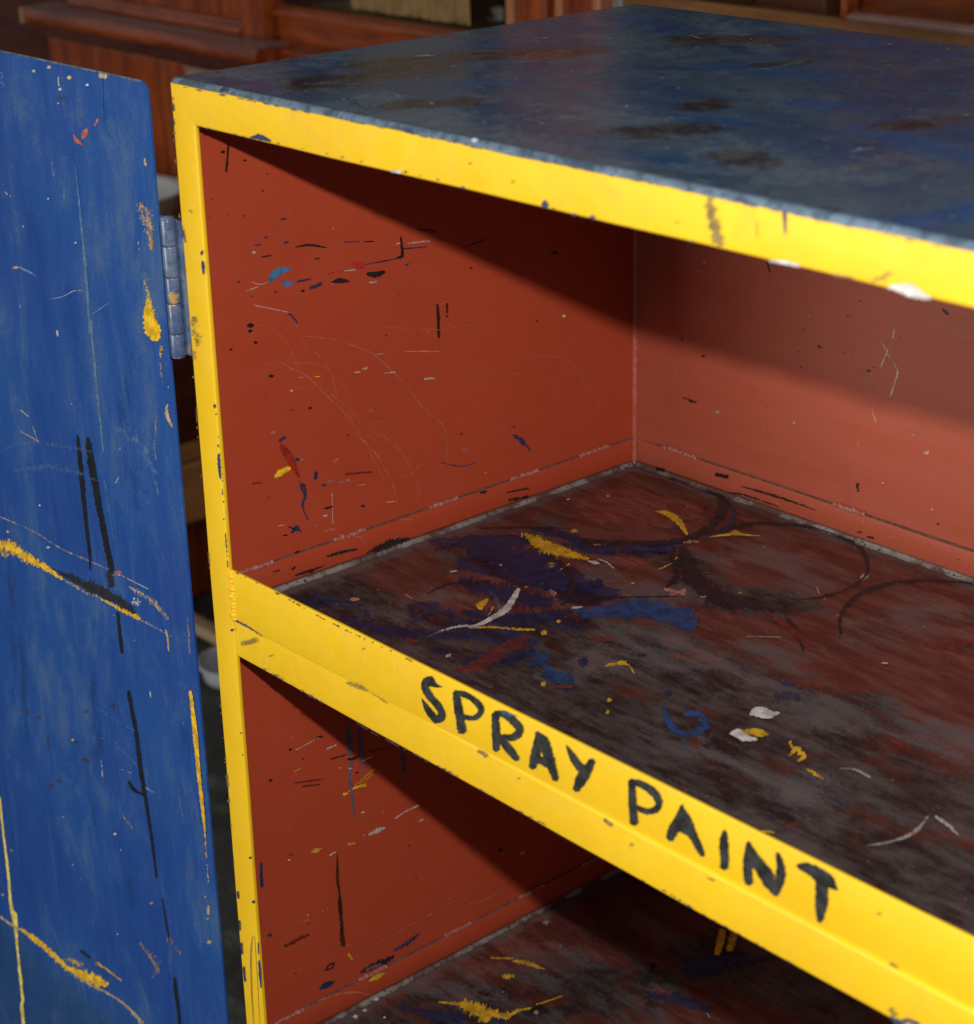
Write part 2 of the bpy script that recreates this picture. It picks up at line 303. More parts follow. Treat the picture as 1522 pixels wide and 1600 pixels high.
# ------------------------------------------------------------------ measured data (0.1 mm on each sheet)
MARKS = """L black 0 1 419,-479,434,-482,400,-576,418,-580,380,-673,402,-678
L black 0 1 360,-540,358,-528,377,-546,374,-522,393,-540,391,-528
L black 0 1 543,-626,542,-617,556,-630,553,-613,568,-626,566,-617
L black 0 1 165,-586,165,-580,174,-589,172,-577,182,-586,181,-580
L black 0 1 732,-752,731,-747,739,-755,738,-745,745,-752,745,-747
L black 0 1 685,-866,684,-859,694,-869,692,-856,702,-866,701,-860
L black 0 1 252,-851,251,-845,260,-853,258,-843,267,-851,266,-845
L black 0 1 369,-980,368,-976,375,-982,374,-974,380,-980,380,-976
L black 0 1 505,-1018,505,-1012,513,-1021,512,-1010,521,-1018,520,-1013
L black 0 1 220,-977,220,-973,226,-979,225,-971,231,-977,231,-973
L black 0 1 478,-1833,475,-1813,506,-1844,500,-1804,532,-1835,529,-1815
L black 0 1 480,-1870,478,-1857,498,-1877,494,-1852,515,-1872,513,-1859
L black 0 1 523,-1965,522,-1954,539,-1971,536,-1949,553,-1966,551,-1955
L black 0 1 308,-1970,307,-1961,321,-1975,318,-1957,333,-1971,332,-1962
L black 0 1 638,-2254,635,-2240,659,-2263,654,-2233,677,-2257,675,-2242
L black 0 1 979,-2585,977,-2574,994,-2591,991,-2570,1008,-2587,1006,-2576
L black 0 1 813,-2553,812,-2547,821,-2556,820,-2544,829,-2554,828,-2548
L black 0 1 1745,-2180,1744,-2174,1755,-2184,1752,-2171,1763,-2181,1762,-2175
L black 0 1 2067,-2243,2066,-2238,2074,-2245,2072,-2236,2080,-2243,2079,-2239
L black 0 1 557,-3190,556,-3185,564,-3192,562,-3183,569,-3191,569,-3186
L black 0 1 1929,-1433,1947,-1435,1928,-1510,1957,-1514,1928,-1569,1960,-1587,1886,-1578,1897,-1598
L black 0 1 1593,-1666,1598,-1641,1671,-1698,1666,-1651,1769,-1683,1761,-1657
L black 0 1 1264,-1662,1260,-1641,1334,-1671,1335,-1634,1414,-1685,1418,-1669
L black 0 1 1579,-1408,1578,-1398,1673,-1421,1672,-1410
L black 0 1 2264,-2034,2287,-2038,2264,-2137,2296,-2143,2266,-2266,2293,-2272
L black 0 1 2264,-2161,2288,-2165,2268,-2234,2291,-2238,2266,-2305,2292,-2310
L black 0 1 2364,-2047,2385,-2051,2361,-2121,2382,-2126
L black 0 1 2358,-2154,2356,-2145,2372,-2160,2368,-2141,2385,-2156,2383,-2146
L black 0 1 1882,-1889,1881,-1884,1890,-1892,1888,-1882,1897,-1890,1896,-1885
L black 0 1 3320,-2399,3318,-2391,3333,-2404,3329,-2388,3344,-2401,3343,-2393
L black 0 1 2624,-1815,2622,-1807,2636,-1819,2633,-1804,2647,-1816,2645,-1808
L black 0 1 945,-1327,944,-1320,1063,-1339,1065,-1320,1221,-1383,1223,-1376
L black 0 1 640,-1343,639,-1332,727,-1350,726,-1339
L black 0 1 1117,-1449,1116,-1439,1157,-1453,1156,-1443
L black 0 1 1073,-3429,1069,-3413,1147,-3432,1143,-3416
L black 0 1 666,-3534,665,-3521,707,-3540,706,-3528
L black 0 1 719,-3476,724,-3467,779,-3511,783,-3502
L black 0 1 1659,-3829,1657,-3820,1721,-3835,1715,-3820,1784,-3822,1780,-3813
L black 0 1 1703,-3713,1715,-3709,1745,-3773,1757,-3768
L black 0 1 1427,-3720,1434,-3710,1483,-3757,1489,-3747
L black 0 1 975,-1669,973,-1657,992,-1675,988,-1652,1007,-1670,1005,-1658
L black 0 1 735,-1625,734,-1618,745,-1629,743,-1614,755,-1625,754,-1618
L black 0 1 523,-1613,522,-1607,531,-1616,530,-1605,539,-1614,538,-1608
L black 1 0.5 421,-3050,419,-3028,510,-3060,508,-3039
L black 1 0.5 1289,-3205,1288,-3186,1546,-3256,1545,-3237
L teal 0 1 710,-1546,682,-1522,776,-1509,742,-1453,888,-1487,880,-1459
L teal 0 1 794,-1546,805,-1538,842,-1602,850,-1567,928,-1588,924,-1573
L navy 1 0.8 1054,-1671,1047,-1654,1112,-1676,1092,-1636,1175,-1647,1162,-1625
L navy 0 0.8 847,-1282,844,-1269,894,-1281,891,-1268
L navy 0 0.8 589,-1246,590,-1235,646,-1257,647,-1246
L navy 1 0.8 831,-1103,828,-1087,856,-1112,851,-1079,878,-1104,875,-1087
L navy 1 0.8 675,-1208,673,-1197,691,-1214,687,-1192,705,-1208,704,-1197
L navy 0 0.8 419,-1486,418,-1478,431,-1491,428,-1474,442,-1487,440,-1479
L navy 0 0.8 947,-1592,944,-1577,1067,-1594,1065,-1580
L navy 0 0.8 1579,-1582,1578,-1575,1738,-1592,1736,-1580,1909,-1595,1908,-1588
L navy 0 0.8 1966,-1536,1965,-1524,2184,-1560,2183,-1548
L navy 0 0.8 1383,-1372,1383,-1364,1537,-1396,1537,-1388
L navy 1 0.8 1961,-1665,1958,-1648,2026,-1668,2023,-1650
L navy 0 0.8 701,-2780,685,-2754,753,-2762,737,-2736
L navy 1 0.8 838,-3131,853,-3127,855,-3194,911,-3192,874,-3271,909,-3281,854,-3339,878,-3343,901,-3472,917,-3471
L navy 0 0.8 756,-3538,741,-3518,800,-3526,796,-3479,828,-3548,842,-3538
L navy 0 0.8 995,-3096,1030,-3109,983,-3147,1018,-3160
L navy 0 0.8 1062,-3234,1060,-3220,1082,-3243,1077,-3215,1100,-3238,1097,-3224
L navy 1 0.8 823,-2963,820,-2945,849,-2975,843,-2938,872,-2968,869,-2950
L navy 1 0.8 1423,-3510,1420,-3494,1446,-3520,1440,-3488,1466,-3515,1464,-3499
L navy 1 0.8 1315,-2889,1314,-2878,1331,-2896,1327,-2874,1345,-2891,1343,-2880
L navy 0 0.8 2472,-3171,2470,-3161,2487,-3177,2483,-3157,2500,-3174,2498,-3164
L navy 1 0.8 2239,-3352,2240,-3345,2469,-3451,2470,-3438,2637,-3458,2635,-3450
L navy 1 0.8 3058,-3347,3094,-3328,3159,-3455,3196,-3436
L navy 1 0.8 3016,-3251,3018,-3232,3077,-3270,3079,-3251
L navy 1 0.8 2122,-1420,2126,-1397,2274,-1460,2278,-1437
L navy 0 0.8 3517,-1875,3508,-1846,3578,-1875,3570,-1846
L navy 1 0.8 2598,-1642,2592,-1629,2806,-1614,2800,-1600
L navy 1 0.8 840,-1806,859,-1797,914,-1897,932,-1888
L navy 1 0.8 3037,-3325,3052,-3311,3126,-3401,3158,-3382,3228,-3518,3250,-3510
L red 0 0.7 686,-2803,715,-2794,730,-2910,798,-2896,844,-3105,860,-3103
L redpaint 1 1 1443,-1563,1447,-1526,1567,-1590,1571,-1553
L redpaint 1 1 1227,-1587,1225,-1574,1360,-1593,1358,-1580
L redpaint 1 1 1484,-1594,1484,-1577,1567,-1606,1567,-1588
L white 1 0.62 538,-1508,540,-1504,614,-1541,614,-1534,703,-1533,702,-1529
L white 1 0.62 487,-1567,485,-1560,594,-1556,592,-1549
L white 1 0.62 543,-1682,545,-1677,868,-1808,870,-1803
L white 1 0.62 2001,-1499,2000,-1486,2230,-1524,2229,-1511
L white 1 0.62 1884,-1485,1880,-1476,1942,-1479,1939,-1470
L white 1 0.62 1380,-1596,1379,-1585,1494,-1605,1493,-1594
L white 1 0.62 1268,-1636,1279,-1638,1266,-1669,1276,-1671
L white 1 0.62 1613,-1732,1612,-1719,1687,-1740,1686,-1727
L white 1 0.62 820,-2406,819,-2397,833,-2411,830,-2394,844,-2408,843,-2399
L white 1 0.62 1435,-2407,1433,-2394,1483,-2411,1482,-2399
L white 1 0.62 2113,-2622,2111,-2604,2225,-2640,2224,-2621
L white 1 0.62 1720,-2476,1720,-2465,1829,-2494,1828,-2484
L white 1 0.62 1149,-3312,1156,-3314,1139,-3565,1146,-3567
L white 1 0.62 632,-3444,630,-3435,693,-3451,692,-3442
L white 1 0.62 1057,-3487,1055,-3474,1100,-3492,1098,-3479
L white 1 0.62 1694,-3706,1702,-3702,1736,-3759,1744,-3756
L white 1 0.62 1935,-2347,1935,-2341,2279,-2424,2279,-2418
L white 1 0.62 716,-2772,710,-2762,753,-2761,747,-2750
L white 1 0.62 1622,-2307,1621,-2299,1729,-2317,1728,-2309
L white 1 0.62 561,-1299,559,-1288,577,-1305,574,-1283,592,-1300,590,-1289
L tan 1 1 1509,-2395,1506,-2378,1533,-2405,1528,-2371,1555,-2398,1553,-2381
L tan 1 1 3621,-2427,3617,-2412,3645,-2436,3638,-2406,3666,-2430,3662,-2415
L yellow 0 1 640,-3050,623,-3024,706,-3038,683,-2992,777,-3021,764,-2990
L dullyellow 0 1 628,-3047,626,-3036,643,-3054,640,-3032,656,-3050,654,-3039
L dullyellow 1 1 1684,-3546,1684,-3532,1773,-3567,1773,-3553
L dullyellow 1 1 2715,-3575,2713,-3565,2730,-3581,2726,-3561,2743,-3578,2741,-3568
L dullyellow 1 1 903,-2318,903,-2311,959,-2331,959,-2324
L dullyellow 1 1 1389,-3322,1388,-3313,1476,-3337,1475,-3327
L dullyellow 1 1 1050,-2346,1051,-2339,1101,-2358,1101,-2350
L scratch 0 0.48 971,-2008,972,-2003,1232,-2094,1234,-2087,1475,-2212,1479,-2206,1639,-2319,1645,-2314,1824,-2512,1831,-2508,1991,-2714,1999,-2711,2118,-2892,2126,-2888,2229,-2984,2236,-2980,2314,-3106,2324,-3107,2311,-3349,2317,-3350
L scratch 0 0.36 547,-1827,549,-1824,698,-1894,702,-1890,807,-2018,813,-2016,876,-2169,882,-2168,923,-2351,930,-2351,982,-2556,986,-2556
L scratch 0 0.4 899,-1869,903,-1868,964,-2070,970,-2068,1119,-2208,1124,-2205,1201,-2365,1208,-2364,1252,-2552,1258,-2551,1320,-2658,1325,-2655,1420,-2754,1426,-2751,1497,-2917,1503,-2914,1620,-3039,1627,-3037,1636,-3170,1640,-3170
L scratch 0 0.48 601,-2150,601,-2145,738,-2169,739,-2161,832,-2230,837,-2223,986,-2334,993,-2329,1119,-2487,1127,-2483,1295,-2688,1304,-2684,1430,-2919,1439,-2915,1573,-3083,1582,-3079,1673,-3255,1683,-3253,1752,-3425,1763,-3424,1790,-3603,1797,-3603
L scratch 0 0.36 837,-2195,837,-2191,997,-2224,998,-2218,1154,-2303,1158,-2299,1290,-2456,1296,-2454,1368,-2580,1371,-2579
L scratch 0 0.48 1085,-2408,1089,-2405,1221,-2546,1227,-2542,1319,-2658,1326,-2655,1394,-2818,1402,-2817,1452,-2923,1460,-2921,1531,-3052,1539,-3051,1566,-3225,1572,-3225
L scratch 0 0.4 1477,-2930,1477,-2926,1627,-2960,1629,-2955,1752,-3056,1757,-3052,1856,-3193,1862,-3191,1938,-3344,1945,-3344,1998,-3510,2006,-3511,1994,-3641,1998,-3642
L scratch 0 0.4 1504,-2837,1504,-2834,1656,-2859,1655,-2852,1807,-2897,1808,-2891,2004,-2985,2005,-2982
L scratch 0 0.36 1588,-2867,1591,-2865,1711,-3008,1716,-3005,1837,-3132,1843,-3130,1961,-3350,1968,-3350,2043,-3579,2047,-3579
L scratch 0 0.4 862,-2383,866,-2376,999,-2459,1003,-2452
L scratch 0 0.32 2150,-3248,2153,-3252,1939,-3359,1943,-3366,1850,-3364,1851,-3368
L scratch 0 0.32 1676,-2089,1677,-2085,1999,-2175,1999,-2167,2331,-2260,2331,-2252,2491,-2264,2490,-2256,2745,-2306,2745,-2302
L scratch 0 0.32 902,-3245,906,-3242,998,-3344,1006,-3342,1071,-3546,1076,-3546
L scratch 0 0.4 2669,-2340,2678,-2340,2700,-2447,2710,-2447
L scratch 0 0.28 2730,-2790,2728,-2782,3193,-2805,3191,-2797
L scratch 0 0.4 1049,-3616,1046,-3597,1166,-3628,1163,-3609
L scratch 0 0.32 1514,-3010,1518,-3010,1609,-3237,1616,-3236,1708,-3450,1715,-3449,1759,-3575,1763,-3575
L scratch 0 0.24 955,-3099,957,-3094,1160,-3191,1162,-3185
L scratch 0 0.4 3195,-2664,3195,-2659,3628,-2792,3632,-2785,3848,-3011,3856,-3009,4077,-3354,4082,-3353
L scratch 0 0.24 1992,-2104,1991,-2101,2389,-2033,2386,-2027,2792,-2036,2791,-2033
L scratch 0 0.32 1448,-2706,1451,-2705,1680,-3082,1686,-3081,1741,-3422,1744,-3422
L scratch 0 0.24 897,-1050,903,-1047,1059,-1222,1064,-1219
L scratch 0 0.24 2361,-2716,2359,-2710,2981,-2725,2979,-2720
L pink 1 0.6 1118,-3225,1115,-3199,1181,-3233,1178,-3208
L pink 1 0.6 1233,-3261,1230,-3233,1286,-3269,1283,-3240
L pink 1 0.6 1288,-3256,1286,-3242,1309,-3265,1304,-3237,1327,-3260,1325,-3246
L pink 1 0.6 2498,-3320,2494,-3301,2525,-3332,2518,-3295,2550,-3325,2546,-3307
L pink 1 0.6 1554,-2751,1552,-2736,1577,-2761,1572,-2730,1597,-2755,1595,-2739
L pink 1 0.6 1172,-3063,1167,-3047,1236,-3062,1231,-3046
L pink 1 0.6 865,-2975,863,-2961,884,-2984,880,-2956,902,-2978,900,-2964
L pink 1 0.6 619,-2693,617,-2678,640,-2702,636,-2672,659,-2696,657,-2681
L pink 1 0.6 964,-3544,962,-3533,980,-3552,976,-3529,994,-3548,992,-3537
G black 1 1 1444,-3909,1434,-3882,1563,-3925,1537,-3858,1697,-3920,1673,-3841,1880,-3913,1874,-3885
G black 1 1 733,-3879,729,-3864,861,-3894,852,-3860,1008,-3884,1003,-3869
G black 1 1 533,-3790,528,-3771,595,-3790,589,-3772
G black 1 1 711,-3825,697,-3799,743,-3816,729,-3790
G black 1 1 1044,-3815,1040,-3800,1185,-3832,1178,-3793,1356,-3842,1353,-3827
G black 1 1 748,-3696,740,-3677,790,-3690,782,-3672
G black 1 1 2932,-3805,2928,-3785,3180,-3835,3175,-3814
G black 1 1 2643,-3731,2637,-3699,2715,-3741,2709,-3709
G black 1 1 2955,-3885,2949,-3856,3179,-3914,3173,-3885
G scratch 0 0.48 1232,-3688,1233,-3681,1358,-3736,1363,-3727,1418,-3816,1425,-3814
G scratch 0 0.48 1784,-3709,1785,-3700,1918,-3757,1919,-3748
B brown 1 0.9 600,-3212,609,-3193,675,-3226,687,-3193,754,-3215,759,-3196
B black 1 0.8 2473,-3471,2512,-3459,2482,-3544,2520,-3531
B black 1 0.8 2572,-2488,2578,-2470,2608,-2491,2614,-2473
B black 1 0.8 2531,-2534,2527,-2521,2550,-2534,2541,-2508,2564,-2521,2560,-2508
B black 1 0.8 1837,-2527,1835,-2522,1846,-2527,1842,-2516,1853,-2521,1851,-2516
B black 1 0.8 1879,-2333,1877,-2328,1886,-2333,1883,-2323,1892,-2328,1891,-2323
B black 1 0.8 807,-2796,803,-2784,826,-2796,819,-2771,842,-2783,838,-2771
B black 1 0.8 569,-2699,566,-2688,586,-2699,580,-2678,600,-2688,596,-2677
B black 1 0.8 2032,-2441,2042,-2420,2070,-2448,2080,-2426
B black 1 0.8 2295,-2443,2293,-2435,2307,-2443,2302,-2427,2316,-2435,2314,-2427
B black 1 0.8 3269,-3597,3266,-3589,3280,-3597,3275,-3580,3289,-3588,3286,-3580
B black 1 0.8 2812,-2201,2810,-2195,2819,-2201,2816,-2190,2826,-2195,2824,-2190
B black 1 0.8 1864,-2650,1862,-2643,1874,-2650,1870,-2636,1882,-2643,1880,-2636
B tan 1 0.9 2761,-2137,2777,-2136,2749,-2217,2765,-2216
B tan 1 0.9 2716,-2302,2726,-2303,2674,-2397,2697,-2400,2651,-2465,2666,-2467
B tan 1 0.9 2813,-2463,2837,-2463,2791,-2565,2809,-2565,2756,-2679,2776,-2680
B tan 1 0.9 2653,-2267,2660,-2263,2708,-2343,2719,-2336,2744,-2387,2750,-2382
B tan 1 0.9 2591,-2830,2601,-2824,2639,-2926,2649,-2920
B tan 1 0.9 2741,-2353,2750,-2347,2820,-2466,2829,-2460
B white 1 0.6 2994,-2938,2992,-2932,3003,-2938,2999,-2925,3010,-2932,3008,-2925
B white 1 0.6 3113,-3059,3107,-3041,3137,-3058,3126,-3023,3156,-3039,3151,-3022
B white 1 0.6 2729,-3406,2727,-3399,2740,-3406,2735,-3391,2748,-3398,2745,-3390
B white 1 0.6 2469,-3123,2477,-3118,2489,-3163,2497,-3159
B white 1 0.6 1228,-3473,1226,-3467,1236,-3472,1233,-3462,1242,-3467,1241,-3461
B white 1 0.6 1064,-2627,1063,-2621,1072,-2626,1069,-2616,1079,-2621,1077,-2616
B white 1 0.6 977,-3251,973,-3236,999,-3250,990,-3221,1016,-3235,1012,-3221
B white 1 0.6 1815,-3135,1812,-3127,1828,-3135,1822,-3118,1838,-3126,1835,-3118
B white 1 0.6 3207,-3491,3204,-3484,3217,-3491,3212,-3476,3225,-3483,3222,-3476
B scratch 0 0.4 1594,-3251,1601,-3247,1691,-3389,1702,-3383,1758,-3542,1765,-3539
B scratch 0 0.32 1530,-3219,1544,-3215,1545,-3301,1559,-3297
B scratch 0 0.32 507,-2981,516,-2977,560,-3145,570,-3141
B scratch 0 0.28 2555,-3109,2563,-3106,2609,-3296,2617,-3293
B scratch 0 0.28 3308,-2848,3311,-2841,3548,-2883,3551,-2876
B scratch 0 0.24 708,-2916,718,-2913,737,-3103,747,-3100
B scratch 0 0.48 3465,-2373,3475,-2361,3510,-2397,3519,-2385
B black 0 0.8 1480,-1846,1493,-1841,1517,-1932,1530,-1927
B black 0 0.8 3190,-1908,3208,-1888,3235,-1937,3254,-1917
B black 0 0.8 2314,-2134,2312,-2128,2322,-2134,2318,-2123,2328,-2128,2327,-2123
B black 0 0.8 2429,-1990,2427,-1984,2437,-1990,2434,-1979,2444,-1985,2442,-1979
B black 0 0.8 1874,-2331,1873,-2326,1882,-2331,1879,-2321,1888,-2326,1886,-2321
B tan 1 1 748,-2072,745,-2064,760,-2072,755,-2056,770,-2064,767,-2056
B tan 1 1 772,-2427,770,-2419,785,-2427,780,-2411,794,-2419,792,-2411
B tan 1 1 1931,-2216,1929,-2210,1939,-2216,1936,-2204,1946,-2210,1944,-2204
B tan 1 1 806,-1987,803,-1979,819,-1988,814,-1970,830,-1979,827,-1971
C black 1 0.9 1309,-3814,1311,-3806,1642,-3809,1651,-3781,1924,-3803,1931,-3783,2110,-3802,2113,-3794
C black 1 0.9 1008,-3805,1018,-3759,1156,-3790,1167,-3745
C black 1 0.9 317,-3941,324,-3895,423,-3923,429,-3877
C black 1 0.9 2544,-3876,2539,-3859,2568,-3874,2557,-3840,2587,-3856,2581,-3839
C black 1 0.9 2637,-3884,2643,-3860,2703,-3879,2708,-3856
C black 1 0.9 3495,-3817,3491,-3806,3510,-3816,3503,-3793,3522,-3804,3518,-3792
C black 1 0.9 1165,-3915,1166,-3903,1333,-3894,1340,-3869,1766,-3881,1769,-3873
C scratch 0 0.48 2843,-3824,2842,-3818,2989,-3774,2987,-3764,3151,-3702,3150,-3695
C scratch 0 0.48 3213,-3761,3221,-3751,3267,-3790,3275,-3780
C scratch 0 0.48 1679,-3848,1688,-3837,1811,-3908,1820,-3897
C scratch 0 0.48 2593,-3734,2606,-3733,2584,-3774,2597,-3773
L greyblue 0 0.75 1168,-5336,1225,-5357,1158,-5473,1218,-5495,1159,-5625,1208,-5643
L greyblue 0 0.75 1291,-5422,1332,-5437,1280,-5560,1326,-5575,1295,-5687,1329,-5699,1297,-5841,1309,-5846
L greyblue 0 0.75 1180,-5672,1217,-5689,1164,-5799,1194,-5811,1164,-5945,1195,-5954,1191,-6228,1207,-6233
L greyblue 0 0.75 1716,-5756,1752,-5768,1718,-5913,1754,-5924,1744,-6079,1759,-6084
L greyblue 1 0.6 1713,-5741,1747,-5753,1714,-5986,1749,-5998
L black 0 1 1161,-5669,1161,-5651,1213,-5687,1207,-5662,1275,-5679,1269,-5664
L black 0 1 864,-5355,861,-5337,923,-5365,920,-5347
L black 0 1 589,-5357,588,-5346,602,-5364,600,-5343,614,-5361,613,-5351
L black 0 1 379,-5555,377,-5543,394,-5564,391,-5540,408,-5561,407,-5549
L black 0 1 1742,-6725,1741,-6717,1752,-6731,1750,-6715,1761,-6729,1760,-6721
L black 0 1 1812,-7074,1810,-7067,1821,-7080,1818,-7066,1829,-7078,1827,-7072
L black 0 1 495,-7425,495,-7418,505,-7432,503,-7416,513,-7430,512,-7423
L black 0 1 1234,-5818,1233,-5807,1249,-5826,1246,-5805,1262,-5824,1260,-5813
L black 0 1 1418,-5888,1417,-5880,1429,-5894,1426,-5878,1438,-5892,1437,-5884
L black 0 1 408,-7115,407,-7109,416,-7121,414,-7108,423,-7120,422,-7113
L black 0 1 663,-7013,662,-7008,670,-7018,668,-7007,676,-7017,675,-7011
L black 0 1 809,-7545,800,-7534,851,-7513,840,-7496,906,-7513,901,-7499
L black 0 1 806,-7544,802,-7534,878,-7552,869,-7536,909,-7511,899,-7501
L black 0 1 707,-5486,706,-5479,716,-5491,714,-5477,724,-5490,723,-5483
L black 0 1 1005,-7167,1004,-7159,1015,-7173,1013,-7158,1024,-7172,1022,-7164
L black 1 0.5 611,-5669,610,-5657,762,-5713,760,-5692,914,-5748,913,-5736
L black 1 0.5 694,-5736,693,-5716,867,-5785,866,-5764
L black 1 0.5 993,-5603,987,-5578,1149,-5622,1143,-5597
L black 1 0.5 1304,-5658,1302,-5640,1647,-5737,1645,-5719
L black 1 0.5 423,-7136,407,-7093,670,-7133,654,-7090
L navy 0 1 235,-6244,256,-6253,221,-6351,253,-6364,222,-6464,247,-6474
L navy 0 1 736,-7701,727,-7681,817,-7713,795,-7652,890,-7701,884,-7681
L navy 1 1 1550,-7700,1537,-7671,1706,-7703,1678,-7649,1835,-7647,1825,-7630
L navy 1 0.6 249,-6947,246,-6925,276,-6965,271,-6921,301,-6961,298,-6939
L navy 1 0.6 522,-6298,520,-6280,545,-6312,540,-6276,565,-6308,563,-6290
L navy 1 0.6 2770,-7216,2764,-7186,2812,-7241,2801,-7180,2849,-7236,2843,-7205
L greyblue 1 0.6 2443,-7093,2440,-7073,2470,-7110,2463,-7069,2494,-7106,2490,-7086
L brown 0 1 990,-6478,996,-6480,981,-6596,1004,-6605,969,-6718,999,-6730,983,-6852,1006,-6860,974,-6977,1016,-6993,981,-7151,1015,-7165,975,-7377,1025,-7397
L black 1 1 992,-6898,1000,-6901,988,-7025,1011,-7034,990,-7241,1005,-7248
L yellow 1 1 1101,-5978,1093,-5945,1146,-5984,1138,-5950
L yellow 1 1 1150,-5962,1145,-5951,1233,-5963,1223,-5933,1340,-5989,1330,-5941
L dullyellow 1 1 1219,-5930,1216,-5924,1361,-5880,1356,-5871,1507,-5832,1503,-5826
L dullyellow 1 1 1265,-5934,1261,-5927,1429,-5896,1425,-5888
L dullyellow 1 1 746,-6375,737,-6353,794,-6385,778,-6340,844,-6373,840,-6357
L dullyellow 1 1 1114,-6454,1111,-6428,1191,-6474,1188,-6448
L yellow 0 1 508,-6340,507,-6332,518,-6347,516,-6330,527,-6345,526,-6337
L yellow 1 1 519,-6068,518,-6062,527,-6073,525,-6060,534,-6071,533,-6065
L yellow 1 1 1490,-6302,1489,-6295,1499,-6307,1497,-6294,1507,-6305,1506,-6299
L dullyellow 1 1 1040,-7490,1064,-7486,1082,-7575,1106,-7572
L dullyellow 1 1 624,-5568,620,-5560,690,-5562,686,-5553
L yellow 1 1 1570,-5941,1569,-5935,1577,-5945,1576,-5934,1584,-5944,1583,-5938
L yellow 1 1 1683,-5991,1682,-5983,1693,-5996,1691,-5981,1702,-5995,1701,-5987
L yellow 1 1 656,-6928,655,-6922,664,-6934,663,-6920,672,-6932,671,-6926
L yellow 1 1 813,-6954,812,-6948,821,-6960,820,-6947,829,-6959,828,-6952
L white 1 0.9 1334,-6452,1327,-6436,1418,-6466,1398,-6411,1507,-6457,1498,-6430
L white 1 0.9 1620,-6406,1616,-6398,1747,-6389,1740,-6373,1887,-6390,1881,-6374
L white 1 0.9 955,-5490,951,-5477,1055,-5490,1051,-5477
L white 1 0.9 1882,-6548,1871,-6524,1924,-6543,1913,-6520
L white 1 0.9 926,-6475,917,-6456,983,-6468,974,-6449
L white 1 0.9 1312,-5737,1307,-5722,1416,-5735,1411,-5721
L white 1 0.9 655,-5381,652,-5374,886,-5357,883,-5350
L white 1 0.9 1270,-6428,1267,-6417,1293,-6432,1290,-6420
L white 1 0.9 3033,-7360,3024,-7341,3087,-7360,3078,-7341
L white 1 0.9 1272,-6209,1268,-6197,1299,-6212,1296,-6200
L white 1 0.9 1063,-5705,1062,-5697,1074,-5711,1071,-5695,1083,-5709,1082,-5701
L white 1 0.9 1172,-5752,1171,-5743,1184,-5759,1181,-5741,1195,-5756,1193,-5747
L scratch 0 0.48 1239,-7545,1237,-7539,1579,-7527,1575,-7517,1901,-7511,1896,-7500,2330,-7519,2327,-7508,2428,-7613,2428,-7603,2638,-7644,2634,-7633,2984,-7626,2980,-7620
L scratch 0 0.24 873,-7406,869,-7399,967,-7377,964,-7365,1100,-7439,1105,-7431,1206,-7585,1217,-7585,1192,-7664,1199,-7668
L scratch 0 0.32 563,-6972,557,-6945,674,-6991,668,-6964
L black 1 1 1173,-7745,1162,-7716,1316,-7779,1282,-7688,1437,-7787,1401,-7691,1547,-7755,1535,-7726
L greyblue 1 1 1233,-7755,1221,-7718,1401,-7768,1388,-7731
G dullyellow 0 1 1235,-7842,1228,-7827,1326,-7855,1306,-7806,1403,-7840,1398,-7825
G scratch 1 0.72 685,-7773,682,-7761,892,-7814,888,-7791,1097,-7890,1098,-7873,1233,-7987,1237,-7977
S dullyellow 1 1 575,2644,546,2690,833,2508,693,2718,1017,2494,853,2697,1162,2559,1034,2708,1315,2655,1277,2700
S dullyellow 0 1 631,2644,608,2677,912,2550,812,2682,1090,2580,993,2698,1264,2635,1228,2681
S dullyellow 0 1 979,3763,964,3781,1115,3753,1055,3842,1291,3690,1255,3781,1506,3570,1500,3599
S dullyellow 0 1 1663,3675,1657,3681,1713,3751,1687,3777,1775,3839,1737,3880,1854,3906,1831,3934,1934,3980,1928,3987
S dullyellow 0 1 1742,3839,1709,3869,1762,3865,1707,3928,1800,3885,1774,3922
S dullyellow 0 1 818,2946,769,2989,842,2990,793,3033
S dullyellow 0 1 1238,2284,1125,2350,1222,2334,1122,2402,1193,2415,1166,2434
S dullyellow 1 1 1824,2916,1813,2924,1826,3001,1806,3015,1810,3115,1799,3123
S dullyellow 1 1 1827,3078,1806,3085,1764,3199,1742,3206
S dullyellow 1 1 1313,2314,1294,2325,1262,2504,1242,2515
S dullyellow 1 1 2747,1432,2725,1448,2775,1481,2723,1525,2812,1544,2768,1596,2876,1539,2865,1569,2952,1496,2951,1513
S dullyellow 0 1 3126,1074,3104,1092,3142,1078,3098,1114,3136,1101,3114,1119
S dullyellow 1 1 3242,944,3221,961,3258,948,3215,984,3253,971,3231,988
S dullyellow 1 1 1598,1161,1586,1171,1707,1278,1679,1303,1843,1370,1806,1406,1966,1474,1934,1505
S dullyellow 1 1 2061,1460,1997,1502,2062,1514,1998,1556
S dullyellow 0 1 1975,1693,1954,1710,1989,1697,1948,1730,1983,1717,1962,1733
S dullyellow 0 1 1424,1430,1325,1464,1383,1505,1294,1539,1312,1607,1294,1614
S dullyellow 0 1 1530,1416,1510,1420,1450,1540,1430,1543
S dullyellow 1 1 4484,1372,4452,1384,4469,1444,4406,1498,4499,1416,4471,1500,4525,1429,4558,1439,4535,1369,4564,1351
S dullyellow 1 1 4660,1313,4652,1327,4732,1292,4711,1339,4812,1293,4807,1305
S dullyellow 1 1 2617,925,2607,972,2664,902,2654,949
S dullyellow 1 1 4344,1513,4348,1536,4411,1456,4416,1479
S dullyellow 1 1 4971,534,4950,562,5031,574,5009,602
S dullyellow 1 1 1872,2575,1853,2591,1885,2578,1848,2610,1879,2597,1861,2612
